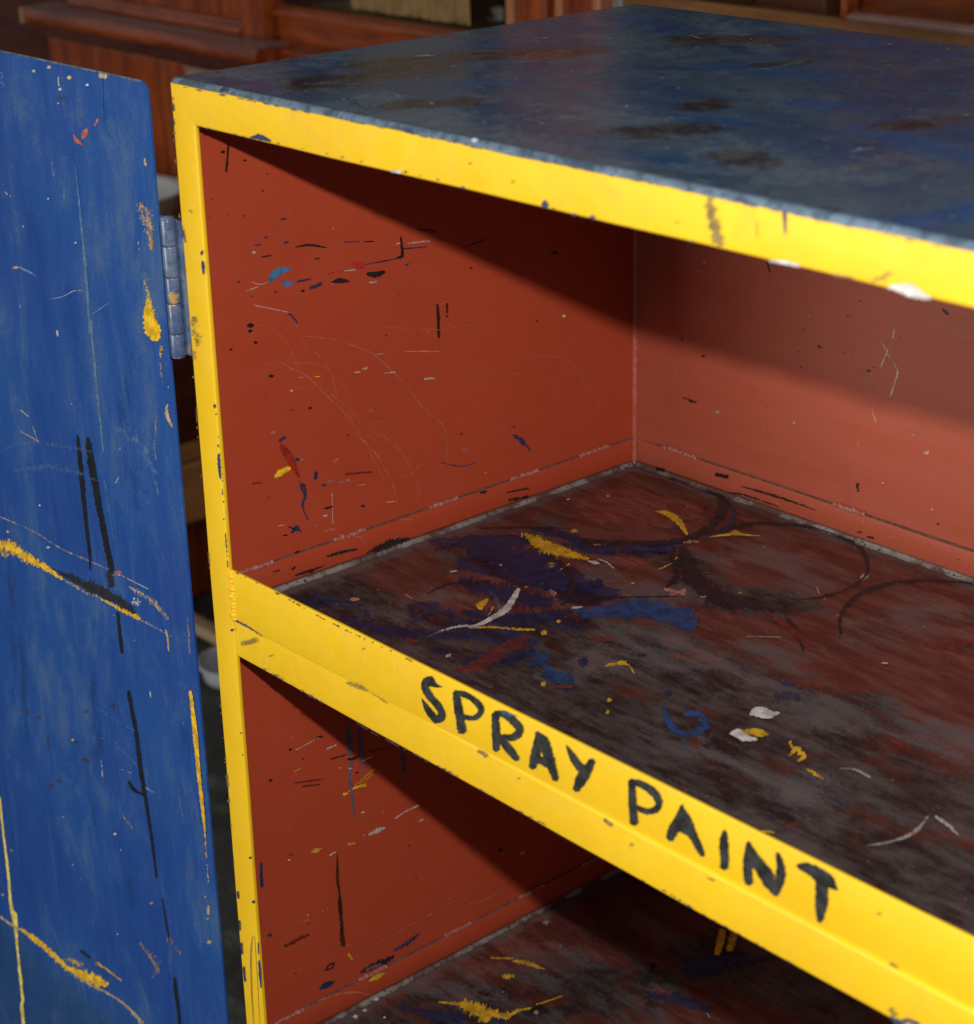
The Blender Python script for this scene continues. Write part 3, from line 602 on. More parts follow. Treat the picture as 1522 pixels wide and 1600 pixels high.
S dullyellow 0 1 1350,1944,1334,1956,1360,1946,1329,1971,1355,1961,1339,1974
S dullyellow 0 1 2565,3024,2550,3037,2575,3026,2546,3053,2571,3041,2557,3055
S white 1 0.9 1505,843,1496,848,1505,949,1478,966,1528,1096,1498,1118,1620,1227,1585,1256
S white 0 0.9 1590,1170,1572,1182,1624,1251,1576,1281,1607,1422,1540,1458,1579,1568,1493,1599,1463,1751,1397,1762,1348,1899,1309,1903
S white 0 1 1332,2634,1315,2653,1397,2640,1358,2684,1425,2662,1403,2687
S white 1 0.8 1353,2721,1340,2737,1449,2719,1433,2745,1566,2680,1557,2699
S white 0 0.8 522,2661,532,2671,590,2599,600,2609
S white 0 0.8 448,3717,431,3731,460,3718,426,3748,454,3735,437,3749
S white 0 0.8 264,3427,249,3440,274,3429,243,3454,268,3443,253,3456
S white 0 0.9 902,2088,887,2099,912,2090,882,2113,907,2104,892,2116
S white 0 1 3938,1607,3906,1628,3956,1638,3878,1704,3979,1659,3903,1759,4037,1683,3980,1757,4051,1755,4030,1778
S white 0 1 3962,1618,3935,1653,4020,1638,3978,1692,4057,1685,4042,1705
S white 0 1 4020,1315,3999,1337,4067,1317,4003,1415,4137,1303,4085,1386,4190,1371,4168,1399
S white 1 0.7 5573,1417,5566,1439,5674,1383,5663,1422,5806,1341,5804,1352
S white 1 0.5 5496,866,5491,871,5581,1007,5557,1030,5610,1185,5575,1207,5545,1393,5531,1398
S white 1 0.6 4798,1469,4792,1475,4878,1518,4863,1542,5004,1508,4991,1537
S white 0 0.7 4054,2840,4042,2857,4081,2868,4068,2884
S white 1 0.5 3105,2490,3093,2503,3293,2666,3281,2680
S white 1 0.6 815,1200,801,1219,912,1184,898,1203
S white 1 0.6 1862,721,1822,742,1857,766,1817,788
S white 1 0.7 1884,1929,1855,1954,1922,1994,1893,2020
S white 1 0.7 731,1725,704,1746,757,1770,730,1791
S white 1 0.5 3056,3862,2980,3947,3084,3919,3008,4005
S white 1 0.4 2885,3523,2884,3548,2980,3448,2979,3472
S pink 0 0.9 603,846,558,881,641,886,597,920
S dullyellow 0 1 4085,1366,4035,1416,4132,1427,4068,1499,4173,1437,4115,1519,4191,1483,4177,1503
S black 1 1 4097,1379,4084,1398,4138,1377,4107,1413,4132,1419,4119,1429
S greyblue 0 0.8 965,1740,943,1770,1184,1705,1149,1768,1393,1606,1387,1655,1579,1480,1585,1504
S blue 0 0.85 3442,1280,3448,1295,3572,1157,3572,1203,3717,1081,3687,1152,3852,1085,3834,1119
S blue 1 0.9 3632,1287,3588,1330,3683,1328,3616,1417,3750,1312,3736,1401,3772,1287,3860,1269,3795,1195,3872,1135,3782,1159,3804,1131
S blue 1 0.8 1932,1894,1886,1936,2079,1989,1956,2107,2253,2075,2014,2294,2316,2230,2069,2482,2447,2339,2298,2515,2603,2496,2528,2584
S blue 0 0.75 2098,2036,2044,2091,2266,2098,2130,2234,2373,2209,2221,2382,2618,2265,2478,2455,2791,2271,2649,2478
S blue 1 0.6 2051,1879,1969,1959,2198,2029,2116,2110
S blue 1 0.6 2213,1164,2139,1270,2355,1125,2282,1298,2650,990,2566,1141,2784,1079,2696,1178
S blue 1 0.5 2641,955,2491,1090,2755,1096,2606,1233
S navy 0 0.8 2629,1307,2537,1359,2617,1393,2525,1446
S blue 1 0.4 2421,1021,2256,1112,2391,1238,2224,1332
S navy 1 0.8 2789,1703,2749,1743,2832,1747,2792,1788
S navy 1 0.8 3783,2090,3746,2136,3866,2152,3829,2199
S navy 1 0.5 3897,1890,3805,2000,4030,2004,3940,2115
S blue 1 0.6 4956,1217,4954,1230,5080,1148,5074,1169,5158,1139,5153,1152
S navy 1 0.6 3337,1398,3289,1439,3373,1407,3277,1491,3361,1459,3312,1501
S navy 1 0.4 4321,1342,4300,1362,4337,1347,4295,1386,4332,1371,4312,1391
S navy 1 0.6 444,597,355,649,477,800,388,854
S inkblack 1 1 937,2882,904,2918,1110,2908,1027,2997,1285,3033,1200,3120,1404,3162,1327,3240,1515,3276,1419,3368,1607,3465,1491,3565,1609,3709,1474,3800,1519,3972,1385,4021,1317,4298,1240,4237,1046,4501,1110,4339,818,4557,904,4427,634,4522,712,4424,498,4442,534,4398
S inkblack 1 0.95 1585,3327,1620,3336,1715,3155,1739,3196,1939,2964,1980,3006,2006,2851,2091,2824,2079,2722,2117,2705
S inkblack 1 0.95 1642,3319,1636,3419,1829,3144,1841,3303,2046,2934,2010,3176,2302,2806,2183,3091,2482,2749,2322,3045,2716,2741,2562,2969,2817,2841,2685,3006,2896,2892,2794,3035,2980,2948,2947,2999
S inkblack 1 0.8 3100,2926,3090,2962,3299,2792,3294,2867,3538,2601,3542,2627
S inkblack 1 0.85 1624,3690,1579,3729,1689,3960,1599,4046,1795,4181,1744,4238,2088,4377,2043,4437,2377,4404,2336,4474,2661,4315,2636,4388,2873,4134,2891,4176,3004,3951,3046,3931,3054,3657,3092,3625,3018,3423,3055,3386,2908,3229,2930,3205
S inkblack 1 0.75 3565,3023,3547,2999,3394,3226,3352,3219,3265,3503,3202,3538,3236,3763,3161,3831,3301,4012,3244,4079,3460,4255,3427,4301,3703,4394,3679,4431
S inkblack 1 0.9 950,2459,929,2486,1154,2447,1110,2515,1380,2350,1358,2422,1529,2248,1557,2284,1676,2083,1727,2077,1761,1924,1791,1913
S inkblack 1 0.9 727,2035,708,2050,793,2114,749,2153,884,2194,867,2210
S inkblack 1 0.7 1810,2046,1778,2074,1921,2212,1874,2256,2066,2392,2036,2422,2277,2646,2258,2665
S inkblack 1 0.8 939,1602,905,1630,1064,1695,961,1781,1097,1821,1063,1850
S inkblack 1 0.7 920,1335,898,1347,914,1498,851,1537,918,1622,895,1637
S inkblack 1 0.6 230,2472,201,2497,475,2734,428,2776,757,3007,734,3029
S navy 1 0.7 1262,4341,1259,4369,1437,4192,1477,4218,1587,3942,1683,3887,1637,3620,1671,3595
S navy 1 0.8 1221,2757,1156,2817,1445,3021,1338,3128,1666,3238,1606,3304
S shelfred 1 0.7 2887,2928,2876,2952,3142,2814,3101,2903,3305,2764,3265,2862,3432,2707,3415,2785,3573,2630,3570,2654
S shelfred 1 0.55 2071,620,2016,660,2179,711,2012,825,2207,831,1982,952,2147,1070,1949,1173,2041,1357,1955,1403
S shelfred 1 0.6 1421,699,1398,730,1536,665,1451,750,1530,740,1495,765
S shelfred 1 0.8 2739,923,2700,958,2821,1031,2782,1067
S shelfred 1 0.6 2325,2082,2305,2106,2461,2125,2427,2165,2581,2208,2560,2232
S shelfred 1 0.6 2359,1646,2292,1713,2504,1768,2438,1836
S shelfred 1 0.7 2751,2721,2674,2825,2821,2738,2746,2842
S shelfred 1 0.5 3868,1071,3860,1151,3998,994,3991,1073
S shelfred 1 0.6 3869,2127,3827,2177,4010,2257,3968,2308
S shelfred 1 0.5 4834,1971,4795,2047,4956,1971,4918,2047
S shelfred 1 0.7 4091,3283,4029,3373,4244,3338,4134,3481,4312,3561,4243,3643
S shelfred 1 0.5 5045,674,5001,713,5074,759,5031,799
S pink 1 0.8 2149,2649,2093,2707,2178,2678,2122,2737
S pink 1 0.8 2252,2609,2186,2660,2264,2764,2198,2816
S pink 1 0.7 2410,2755,2366,2802,2444,2790,2401,2837
S pink 1 0.8 1611,3423,1537,3502,1654,3467,1580,3546
S pink 1 0.8 1651,3495,1608,3541,1682,3526,1639,3573
S pink 1 0.7 1528,2014,1490,2099,1630,1975,1593,2059
S pink 1 0.7 1127,2896,1095,2927,1213,2983,1181,3014
S pink 1 0.7 2176,2667,2123,2736,2311,2691,2260,2760
S pink 1 0.7 2412,2758,2375,2800,2452,2787,2415,2829
S navynight 1 0.85 525,2058,376,2216,854,2027,540,2374,1212,1990,776,2527,1489,2010,1188,2472,1646,2065,1558,2239
S navynight 1 0.8 974,1576,810,1752,1311,1605,1073,1868,1630,1649,1341,1965,1762,1833,1629,1975
S navynight 1 0.75 1381,1279,1302,1361,1683,1314,1491,1499,1903,1539,1701,1713,1956,1865,1868,1938
S navynight 1 0.8 550,2756,488,2824,947,2806,810,2976,1114,2791,1054,2889
S navynight 1 0.75 1620,2199,1537,2288,1812,2194,1566,2404,1736,2415,1609,2497
S navynight 1 0.6 809,570,731,648,1255,623,1097,775,1540,807,1375,955,1752,1024,1644,1123
S navynight 1 0.6 1986,880,1912,954,2199,948,2065,1061,2247,1226,2134,1308
U dullyellow 1 1 492,1635,478,1648,601,1701,556,1744,723,1730,626,1847,861,1728,761,1910,997,1732,937,1878
U dullyellow 0 1 668,1737,630,1784,826,1755,746,1876,926,1764,888,1852
U dullyellow 1 1 906,1820,832,1914,1077,1881,976,1970,1065,2048,1019,2078,1126,2202,1117,2209
U dullyellow 1 1 480,2507,458,2532,612,2551,559,2617,762,2629,753,2642
U dullyellow 1 1 315,2397,291,2419,463,2538,439,2561
U dullyellow 1 1 601,2270,548,2319,678,2342,626,2392
U dullyellow 1 1 1098,2218,1077,2231,1162,2467,1141,2480
U dullyellow 0 1 1669,3901,1624,3884,1572,4065,1509,4038,1443,4236,1389,4209
U dullyellow 1 1 1695,4012,1640,4013,1666,4136,1562,4123,1571,4277,1490,4256
U white 0 1 153,969,130,984,172,978,125,1007,168,1001,144,1015
U white 0 1 141,1087,121,1099,157,1094,117,1118,153,1113,133,1125
U white 0 1 86,1259,69,1270,100,1266,65,1287,97,1282,79,1293
U white 0 1 334,1153,323,1160,342,1157,321,1170,340,1167,330,1174
U inkblack 0 1 1152,2096,1106,2124,1202,2147,1099,2236,1246,2212,1207,2259
U pink 0 0.7 1171,2124,1147,2142,1192,2132,1143,2168,1188,2159,1163,2177
U inkblack 1 1 -5,1427,-50,1449,50,1520,-75,1577,8,1662,-26,1677
U navy 1 0.7 281,1328,241,1373,602,1420,499,1531,843,1585,736,1693
U navy 1 0.7 1736,3432,1580,3509,1790,3597,1510,3809,1876,3891,1734,4031,2031,4199,1986,4248
U inkblack 1 0.6 1565,3096,1479,3087,1404,3399,1316,3391
U navy 1 0.6 1667,2991,1607,3064,1903,3084,1794,3236,2192,3211,2128,3314
U white 1 0.5 228,3114,194,3139,255,3125,188,3175,249,3161,215,3186
U white 1 0.5 756,2136,745,2143,764,2139,743,2154,762,2150,752,2157
U white 1 0.5 592,2963,576,2975,606,2968,573,2993,603,2986,587,2998
U white 1 0.6 2166,3192,2166,3210,2223,3163,2223,3181
F chip 0 1 909,-257,909,-248,1014,-252,1028,-217,1135,-252,1145,-238
F chip 0 1 12,-154,34,-150,12,-191,34,-187
F chip 0 1 -6,-253,18,-248,-4,-290,21,-285
F chip 0 1 2499,7,2517,27,2553,-6,2571,14
F chip 1 0.9 2947,6,2971,17,2961,-11,2986,0
F chippale 0 1 3128,25,3124,38,3151,24,3144,50,3170,36,3166,49
F chip 1 1 3111,-16,3108,-5,3130,-16,3124,5,3145,-6,3142,4
F chippale 0 1 2375,-264,2379,-248,2462,-259,2467,-243
F chip 0 1 3018,-263,3015,-254,3033,-263,3028,-246,3045,-255,3043,-247
F chip 0 1 3698,-262,3718,-217,3745,-259,3759,-226
F chip 0 1 3949,-271,3946,-261,3964,-271,3959,-253,3977,-262,3974,-253
F chip 0 1 4092,-261,4088,-249,4110,-261,4104,-239,4125,-250,4122,-239
F brown 1 0.5 3091,-113,3089,-104,3106,-113,3101,-96,3118,-105,3116,-97
F brown 1 0.4 3451,-164,3448,-153,3469,-164,3463,-143,3484,-154,3481,-143
F chippale 0 1 5367,-266,5367,-259,5465,-260,5467,-246,5563,-259,5565,-250
F stain 1 0.75 4931,-16,4990,-3,4932,-105,5014,-80,4963,-195,5047,-160,5010,-256,5078,-222
F chip 0 0.9 5437,0,5468,7,5449,-58,5470,-54,5458,-107,5470,-104
F chip 0 1 5124,9,5128,25,5172,2,5182,32,5225,5,5230,16
F chip 1 1 5029,13,5031,28,5080,15,5083,31
F chip 1 0.8 5236,-13,5232,-2,5253,-14,5246,9,5267,-3,5264,8
F stain 1 1 6012,-248,6005,-234,6072,-226,6058,-205,6125,-185,6112,-171
F stain 1 0.9 5769,-265,5771,-249,5889,-256,5891,-241
F white 0 1 6107,-260,6107,-249,6173,-263,6180,-225,6245,-275,6261,-226,6345,-266,6349,-254
F stain 1 0.7 4722,-181,4719,-172,4738,-182,4732,-162,4750,-172,4747,-163
F stain 1 0.4 5265,-78,5283,-74,5275,-154,5292,-150
F chip 1 0.9 4832,-262,4830,-255,4842,-262,4838,-249,4850,-256,4848,-249
F chip 1 0.9 9,-997,23,-994,8,-1051,33,-1044,31,-1108,48,-1102
F chip 1 0.6 113,-867,125,-858,153,-880,165,-871
F chip 0 1 230,-1133,256,-1132,218,-1159,244,-1157
F chip 0 1 224,-1212,248,-1205,223,-1255,261,-1247,228,-1302,242,-1299
F stain 2 0.6 35,-1648,106,-1629,5,-1748,146,-1708,40,-1866,146,-1834
F stain 2 0.5 -4,-1907,74,-1889,-15,-1980,64,-1963
F chip 0 1 223,-2263,257,-2251,227,-2279,260,-2267
F chip 0 1 243,-2330,241,-2324,255,-2329,252,-2317,266,-2322,264,-2316
F chip 0 1 236,-2573,235,-2567,248,-2572,246,-2559,259,-2564,258,-2558
F chip 0 1 232,-2637,261,-2628,222,-2715,262,-2703,234,-2817,257,-2809
F chip 1 1 251,-2893,265,-2889,250,-2945,264,-2940
F chip 0 1 252,-2999,251,-2994,263,-2998,261,-2987,273,-2991,271,-2985
F chip 0 1 237,-3141,236,-3135,248,-3139,246,-3128,258,-3132,256,-3127
F chip 1 1 248,-3246,263,-3241,242,-3326,266,-3318,252,-3392,267,-3387
F chip 1 1 240,-3466,255,-3460,245,-3517,260,-3511
F stain 1 0.6 -6,-3471,18,-3462,-5,-3612,19,-3604
F stain 1 0.5 -9,-2338,14,-2331,-11,-2455,12,-2449
F chip 1 0.9 226,-4046,223,-4029,258,-4040,251,-4007,286,-4018,283,-4002
F chip 1 0.9 297,-3939,309,-3922,448,-3939,465,-3918,644,-3948,651,-3940
F stain 1 0.6 360,-4127,344,-4088,567,-4020,551,-3981
F stain 1 0.7 1629,-3971,1637,-3951,1742,-3970,1774,-3912,1873,-3949,1886,-3929
F stain 1 0.6 1898,-3946,1909,-3931,2088,-3959,2099,-3944
F stain 1 0.6 3017,-3964,3039,-3927,3113,-3966,3135,-3929
F teal 1 0.8 3238,-3582,3245,-3568,3318,-3587,3330,-3556,3416,-3554,3418,-3544
F stain 1 0.5 1838,-3636,1836,-3626,1857,-3633,1852,-3612,1873,-3619,1871,-3609
F chip 1 0.8 713,-4082,711,-4073,731,-4079,727,-4060,747,-4066,745,-4056
F stain 1 0.8 4187,-3970,4219,-3926,4253,-3988,4284,-3944
F stain 1 0.8 3016,-3962,3039,-3929,3069,-3968,3092,-3935
F stain 1 0.6 4419,-4043,4416,-4030,4439,-4039,4432,-4012,4456,-4021,4452,-4008
F stain 1 0.6 3412,-4001,3409,-3992,3428,-3998,3422,-3979,3441,-3985,3438,-3975
F stain 1 0.7 5039,-3985,5047,-3963,5107,-3975,5114,-3952
F stain 1 0.7 6340,-3943,6354,-3906,6398,-3941,6411,-3905
F chip 1 0.9 6382,-4244,6395,-4213,6436,-4254,6443,-4210,6506,-4217,6511,-4168,6575,-4198,6584,-4168
F stain 1 0.6 6366,-4200,6390,-4161,6411,-4218,6435,-4180
F stain 1 0.5 6243,-3667,6244,-3648,6271,-3656,6272,-3637
F chip 0 1 19,-6405,48,-6390,21,-6466,50,-6450
F chip 0 1 11,-6685,37,-6672,7,-6769,33,-6756
F chip 0 1 11,-6892,37,-6878,11,-6997,37,-6983
F chip 0 1 17,-7119,44,-7104,23,-7254,49,-7238
F chip 0 1 232,-6410,229,-6398,255,-6404,250,-6378,276,-6384,274,-6371
F chip 0 1 266,-6767,285,-6757,261,-6873,280,-6863
F chip 0 1 256,-6937,282,-6923,245,-7068,289,-7043,255,-7192,280,-7177
F chip 0 1 237,-6003,235,-5992,257,-5997,253,-5976,275,-5981,273,-5970
F chip 0 1 255,-5081,254,-5075,267,-5078,264,-5066,277,-5070,276,-5064
F chip 0 1 255,-4893,253,-4887,266,-4890,263,-4878,276,-4882,275,-4876
F stain 0 0.9 195,-6729,203,-6726,146,-6929,159,-6923,117,-7257,130,-7251,108,-7628,116,-7624
F stain 0 0.7 220,-6728,226,-6725,212,-7104,222,-7099,196,-7581,202,-7578
F stain 1 0.7 0,-5352,25,-5340,1,-5468,26,-5456
F chip 1 0.9 1066,-4230,1069,-4224,1084,-4235,1099,-4216,1112,-4232,1117,-4226
F chip 1 0.9 1153,-4232,1157,-4226,1178,-4236,1188,-4222,1209,-4233,1213,-4227
F chip 1 0.9 1318,-4233,1321,-4227,1337,-4232,1344,-4222,1360,-4233,1365,-4227
F chip 1 0.9 956,-4226,959,-4220,964,-4229,976,-4214,979,-4227,985,-4221
F chip 1 0.9 626,-4216,630,-4210,633,-4222,648,-4203,650,-4217,655,-4210
F chip 1 0.9 1192,-4232,1194,-4227,1200,-4232,1207,-4222,1211,-4233,1216,-4227
F chip 1 0.9 1075,-4231,1080,-4225,1080,-4237,1094,-4219,1094,-4231,1099,-4225
F chip 1 0.9 763,-4220,766,-4214,770,-4223,784,-4205,785,-4220,792,-4214
F chip 1 0.9 800,-4221,804,-4215,825,-4225,838,-4209,858,-4223,863,-4216
F chip 1 0.9 742,-4219,746,-4213,766,-4224,781,-4205,800,-4221,805,-4215
F chip 1 0.9 1287,-4233,1291,-4227,1299,-4234,1306,-4223,1314,-4233,1318,-4227
F chip 1 0.9 722,-4219,726,-4212,727,-4223,739,-4207,738,-4219,744,-4213
F chip 1 0.9 608,-4215,613,-4209,629,-4218,639,-4206,654,-4217,660,-4211
F chip 1 0.9 1224,-4233,1228,-4227,1239,-4236,1249,-4222,1260,-4233,1264,-4227
F chip 1 0.9 1147,-4232,1148,-4227,1152,-4231,1159,-4222,1160,-4232,1167,-4227
F chip 1 0.9 1162,-4232,1166,-4226,1185,-4238,1197,-4221,1215,-4233,1219,-4227
F chip 1 0.9 2165,-4246,2169,-4240,2184,-4247,2190,-4238,2206,-4245,2209,-4239
F chip 1 0.9 1914,-4250,1918,-4244,1941,-4254,1952,-4238,1975,-4249,1978,-4243
F chip 1 0.9 3413,-4227,3415,-4221,3437,-4228,3443,-4217,3464,-4226,3467,-4220
F chip 1 0.9 2467,-4239,2470,-4233,2489,-4242,2498,-4226,2517,-4236,2520,-4230
F chip 1 0.9 3026,-4230,3030,-4224,3047,-4236,3058,-4219,3075,-4231,3078,-4225
F chip 1 0.9 1826,-4246,1829,-4240,1836,-4251,1848,-4233,1854,-4247,1859,-4241
F chip 1 0.9 2104,-4247,2108,-4241,2132,-4248,2139,-4236,2162,-4246,2166,-4240
F chip 1 0.9 2091,-4247,2094,-4241,2100,-4249,2106,-4239,2112,-4247,2115,-4241
F chip 1 0.9 2768,-4222,2772,-4217,2795,-4224,2801,-4215,2824,-4224,2827,-4218
F chip 1 0.9 3597,-4223,3600,-4218,3612,-4224,3618,-4214,3630,-4222,3633,-4217
F chip 1 0.9 2589,-4231,2592,-4226,2613,-4232,2620,-4219,2641,-4228,2644,-4222
F chip 1 0.9 1770,-4244,1774,-4238,1796,-4249,1805,-4235,1827,-4246,1831,-4240
F chip 1 0.9 3143,-4232,3144,-4227,3147,-4236,3157,-4219,3158,-4232,3163,-4227
F chip 1 0.9 2654,-4227,2657,-4222,2677,-4229,2684,-4216,2704,-4224,2707,-4218
F chip 1 0.9 1881,-4248,1885,-4242,1905,-4252,1914,-4239,1934,-4250,1938,-4244
F chip 1 0.9 3629,-4222,3631,-4217,3650,-4222,3656,-4210,3675,-4221,3678,-4216
F chip 1 0.9 2401,-4241,2404,-4236,2423,-4242,2430,-4231,2448,-4240,2451,-4235
F chip 1 0.9 2251,-4244,2253,-4238,2256,-4249,2267,-4231,2269,-4244,2273,-4238
F chip 1 0.9 3513,-4225,3515,-4219,3530,-4226,3536,-4215,3550,-4224,3553,-4219
F chip 1 0.9 1825,-4246,1828,-4240,1834,-4250,1846,-4232,1850,-4247,1855,-4241
F chip 1 0.9 2151,-4246,2154,-4240,2173,-4248,2182,-4233,2201,-4245,2205,-4239
F chip 1 0.9 2714,-4223,2717,-4218,2735,-4225,2743,-4210,2762,-4220,2765,-4215
F chip 1 0.9 2042,-4248,2045,-4242,2057,-4250,2067,-4235,2078,-4247,2082,-4242
F chip 1 0.9 2045,-4248,2049,-4242,2072,-4250,2081,-4235,2104,-4247,2108,-4241
F chip 1 0.9 1727,-4242,1731,-4236,1743,-4247,1754,-4232,1766,-4244,1770,-4238
F chip 1 0.9 2350,-4242,2353,-4236,2372,-4245,2382,-4229,2401,-4241,2405,-4236
F chip 1 0.9 4893,-4232,4895,-4227,4904,-4236,4912,-4222,4921,-4234,4924,-4229
F chip 1 0.9 4892,-4232,4894,-4227,4907,-4235,4914,-4222,4926,-4234,4929,-4230
F chip 1 0.9 5678,-4234,5680,-4229,5694,-4236,5699,-4225,5713,-4234,5715,-4229
F chip 1 0.9 4689,-4226,4691,-4221,4706,-4226,4711,-4214,4726,-4224,4729,-4219
F chip 1 0.9 5291,-4234,5293,-4229,5305,-4234,5309,-4225,5321,-4233,5324,-4228
F chip 1 0.9 5426,-4231,5428,-4227,5438,-4233,5442,-4222,5451,-4231,5454,-4226
F chip 1 0.9 5188,-4236,5190,-4231,5202,-4238,5208,-4225,5220,-4235,5223,-4230
F chip 1 0.9 4525,-4236,4526,-4231,4530,-4238,4536,-4225,4539,-4235,4542,-4230
F chip 1 0.9 4755,-4223,4757,-4218,4769,-4224,4773,-4216,4785,-4225,4788,-4220
F chip 1 0.9 5028,-4237,5030,-4232,5035,-4238,5039,-4230,5044,-4236,5046,-4232
F chip 1 0.9 4868,-4231,4870,-4226,4874,-4232,4878,-4224,4882,-4232,4884,-4227
F chip 1 0.9 5019,-4237,5021,-4232,5028,-4239,5033,-4226,5040,-4236,5042,-4232
F chip 1 0.9 4772,-4224,4774,-4219,4789,-4228,4794,-4218,4808,-4227,4811,-4222
F chip 1 0.9 4823,-4228,4825,-4223,4831,-4233,4839,-4218,4844,-4229,4847,-4224
F chip 1 0.9 4930,-4235,4931,-4230,4933,-4235,4937,-4227,4938,-4235,4942,-4230
F chip 1 0.9 5102,-4236,5104,-4231,5109,-4240,5116,-4224,5121,-4236,5124,-4231
F chip 1 0.9 5482,-4231,5483,-4226,5490,-4233,5496,-4220,5502,-4231,5505,-4227
F chip 1 0.9 4923,-4234,4925,-4229,4927,-4237,4934,-4225,4935,-4235,4939,-4230
F chip 1 0.9 5653,-4233,5655,-4229,5670,-4235,5674,-4225,5689,-4234,5691,-4229
F chip 1 0.9 5585,-4232,5587,-4228,5588,-4236,5593,-4224,5593,-4233,5596,-4228
F chip 1 0.9 5185,-4235,5186,-4231,5189,-4239,5195,-4224,5197,-4235,5200,-4231
F chip 1 0.9 4925,-4234,4928,-4229,4935,-4237,4940,-4227,4947,-4236,4950,-4231
F inkblack 1 0.9 2310,-3538,2311,-3533,2317,-3541,2327,-3524,2332,-3537,2336,-3532
F inkblack 1 0.9 1326,-3547,1327,-3542,1333,-3548,1342,-3535,1345,-3548,1350,-3543
F inkblack 1 0.9 1048,-3535,1050,-3530,1056,-3537,1066,-3523,1070,-3536,1076,-3531
F inkblack 1 0.9 836,-3530,840,-3524,848,-3534,858,-3519,866,-3530,870,-3524
F inkblack 1 0.9 1092,-3537,1094,-3532,1098,-3541,1111,-3524,1113,-3538,1118,-3533
F inkblack 1 0.9 357,-3525,361,-3519,369,-3531,383,-3512,390,-3525,395,-3519
F inkblack 1 0.9 1772,-3547,1775,-3541,1781,-3548,1787,-3538,1792,-3546,1796,-3541
F inkblack 1 0.9 2356,-3537,2357,-3532,2363,-3539,2371,-3526,2375,-3537,2379,-3532
F inkblack 1 0.9 1393,-3550,1396,-3544,1408,-3551,1415,-3541,1424,-3551,1429,-3546
F inkblack 1 0.9 1709,-3548,1711,-3542,1718,-3549,1725,-3537,1730,-3547,1735,-3542
F inkblack 1 0.9 853,-3530,856,-3524,867,-3532,875,-3519,884,-3530,889,-3524
F inkblack 1 0.9 1659,-3549,1662,-3543,1673,-3551,1680,-3540,1691,-3548,1694,-3543
F inkblack 1 0.9 1100,-3538,1103,-3532,1118,-3540,1129,-3526,1142,-3539,1147,-3534
F inkblack 1 0.9 355,-3525,359,-3519,373,-3528,384,-3514,397,-3525,402,-3520
F inkblack 1 0.9 1549,-3550,1552,-3545,1562,-3554,1573,-3537,1582,-3550,1587,-3544
F inkblack 1 0.9 1000,-3533,1002,-3528,1011,-3534,1019,-3523,1025,-3534,1030,-3529
F inkblack 1 0.9 847,-3530,851,-3524,864,-3535,876,-3518,889,-3530,893,-3524
F inkblack 1 0.9 1512,-3551,1515,-3545,1522,-3555,1532,-3539,1539,-3551,1543,-3545
F inkblack 1 0.9 2142,-3541,2144,-3535,2147,-3543,2155,-3530,2157,-3540,2161,-3535
F inkblack 1 0.9 1174,-3541,1178,-3535,1183,-3545,1193,-3531,1197,-3542,1202,-3536
F inkblack 1 0.9 1862,-3545,1864,-3540,1866,-3550,1875,-3534,1876,-3545,1880,-3540
F inkblack 1 0.9 1794,-3546,1797,-3541,1808,-3551,1817,-3536,1828,-3546,1831,-3540
F inkblack 1 0.9 2317,-3538,2319,-3532,2337,-3537,2342,-3528,2358,-3537,2362,-3532
F inkblack 1 0.9 1947,-3544,1948,-3539,1952,-3548,1963,-3531,1965,-3544,1969,-3538
F inkblack 1 0.9 1570,-3550,1573,-3545,1575,-3555,1586,-3538,1587,-3550,1591,-3544
F inkblack 1 0.9 597,-3527,601,-3521,613,-3528,621,-3518,632,-3528,637,-3522
F inkblack 1 0.9 1368,-3549,1372,-3543,1373,-3552,1382,-3540,1382,-3550,1386,-3544
F inkblack 1 0.9 471,-3526,473,-3520,475,-3530,487,-3513,486,-3526,492,-3520
F inkblack 1 0.9 2051,-3542,2053,-3537,2057,-3544,2064,-3532,2067,-3542,2071,-3536
F inkblack 1 0.9 1328,-3547,1331,-3542,1340,-3548,1348,-3536,1355,-3548,1361,-3543
F stain 1 0.9 18,-100,26,-98,11,-111,32,-108,16,-121,24,-119
F stain 1 0.9 -9,-1029,0,-1027,-15,-1041,6,-1037,-8,-1054,0,-1053
F stain 1 0.9 0,-401,8,-400,-8,-411,15,-407,-1,-420,7,-418
F stain 1 0.9 -8,-1071,0,-1069,-13,-1077,5,-1073,-8,-1082,0,-1080
F stain 1 0.9 -7,-2099,1,-2097,-14,-2105,8,-2099,-7,-2112,1,-2110
F stain 1 0.9 15,-133,23,-132,12,-143,26,-141,14,-153,22,-152
F stain 1 0.9 -6,-1312,3,-1310,-11,-1318,9,-1313,-5,-1326,3,-1324
F stain 1 0.9 -5,-531,3,-530,-13,-544,10,-540,-6,-555,2,-553
F stain 1 0.9 18,-102,26,-101,11,-106,32,-103,17,-113,25,-112
F stain 1 0.9 3,-317,11,-316,-3,-321,18,-317,3,-328,11,-327
F stain 1 0.9 -9,-2555,0,-2553,-13,-2561,5,-2556,-9,-2568,0,-2565
F stain 1 0.9 2,-341,10,-340,-2,-348,15,-345,2,-356,10,-355
F stain 1 0.9 -11,-676,-2,-674,-17,-681,4,-677,-11,-688,-3,-686
F stain 1 0.9 -8,-2482,0,-2479,-14,-2490,7,-2484,-8,-2500,0,-2498
F stain 1 0.9 -6,-1305,3,-1303,-10,-1314,8,-1309,-5,-1324,3,-1323
F stain 1 0.9 14,-152,22,-150,11,-156,24,-154,13,-161,21,-160
F stain 1 0.9 -10,-2857,-1,-2854,-12,-2865,1,-2861,-10,-2876,-2,-2874
F stain 1 0.9 -10,-918,-2,-916,-15,-930,4,-926,-10,-943,-1,-941
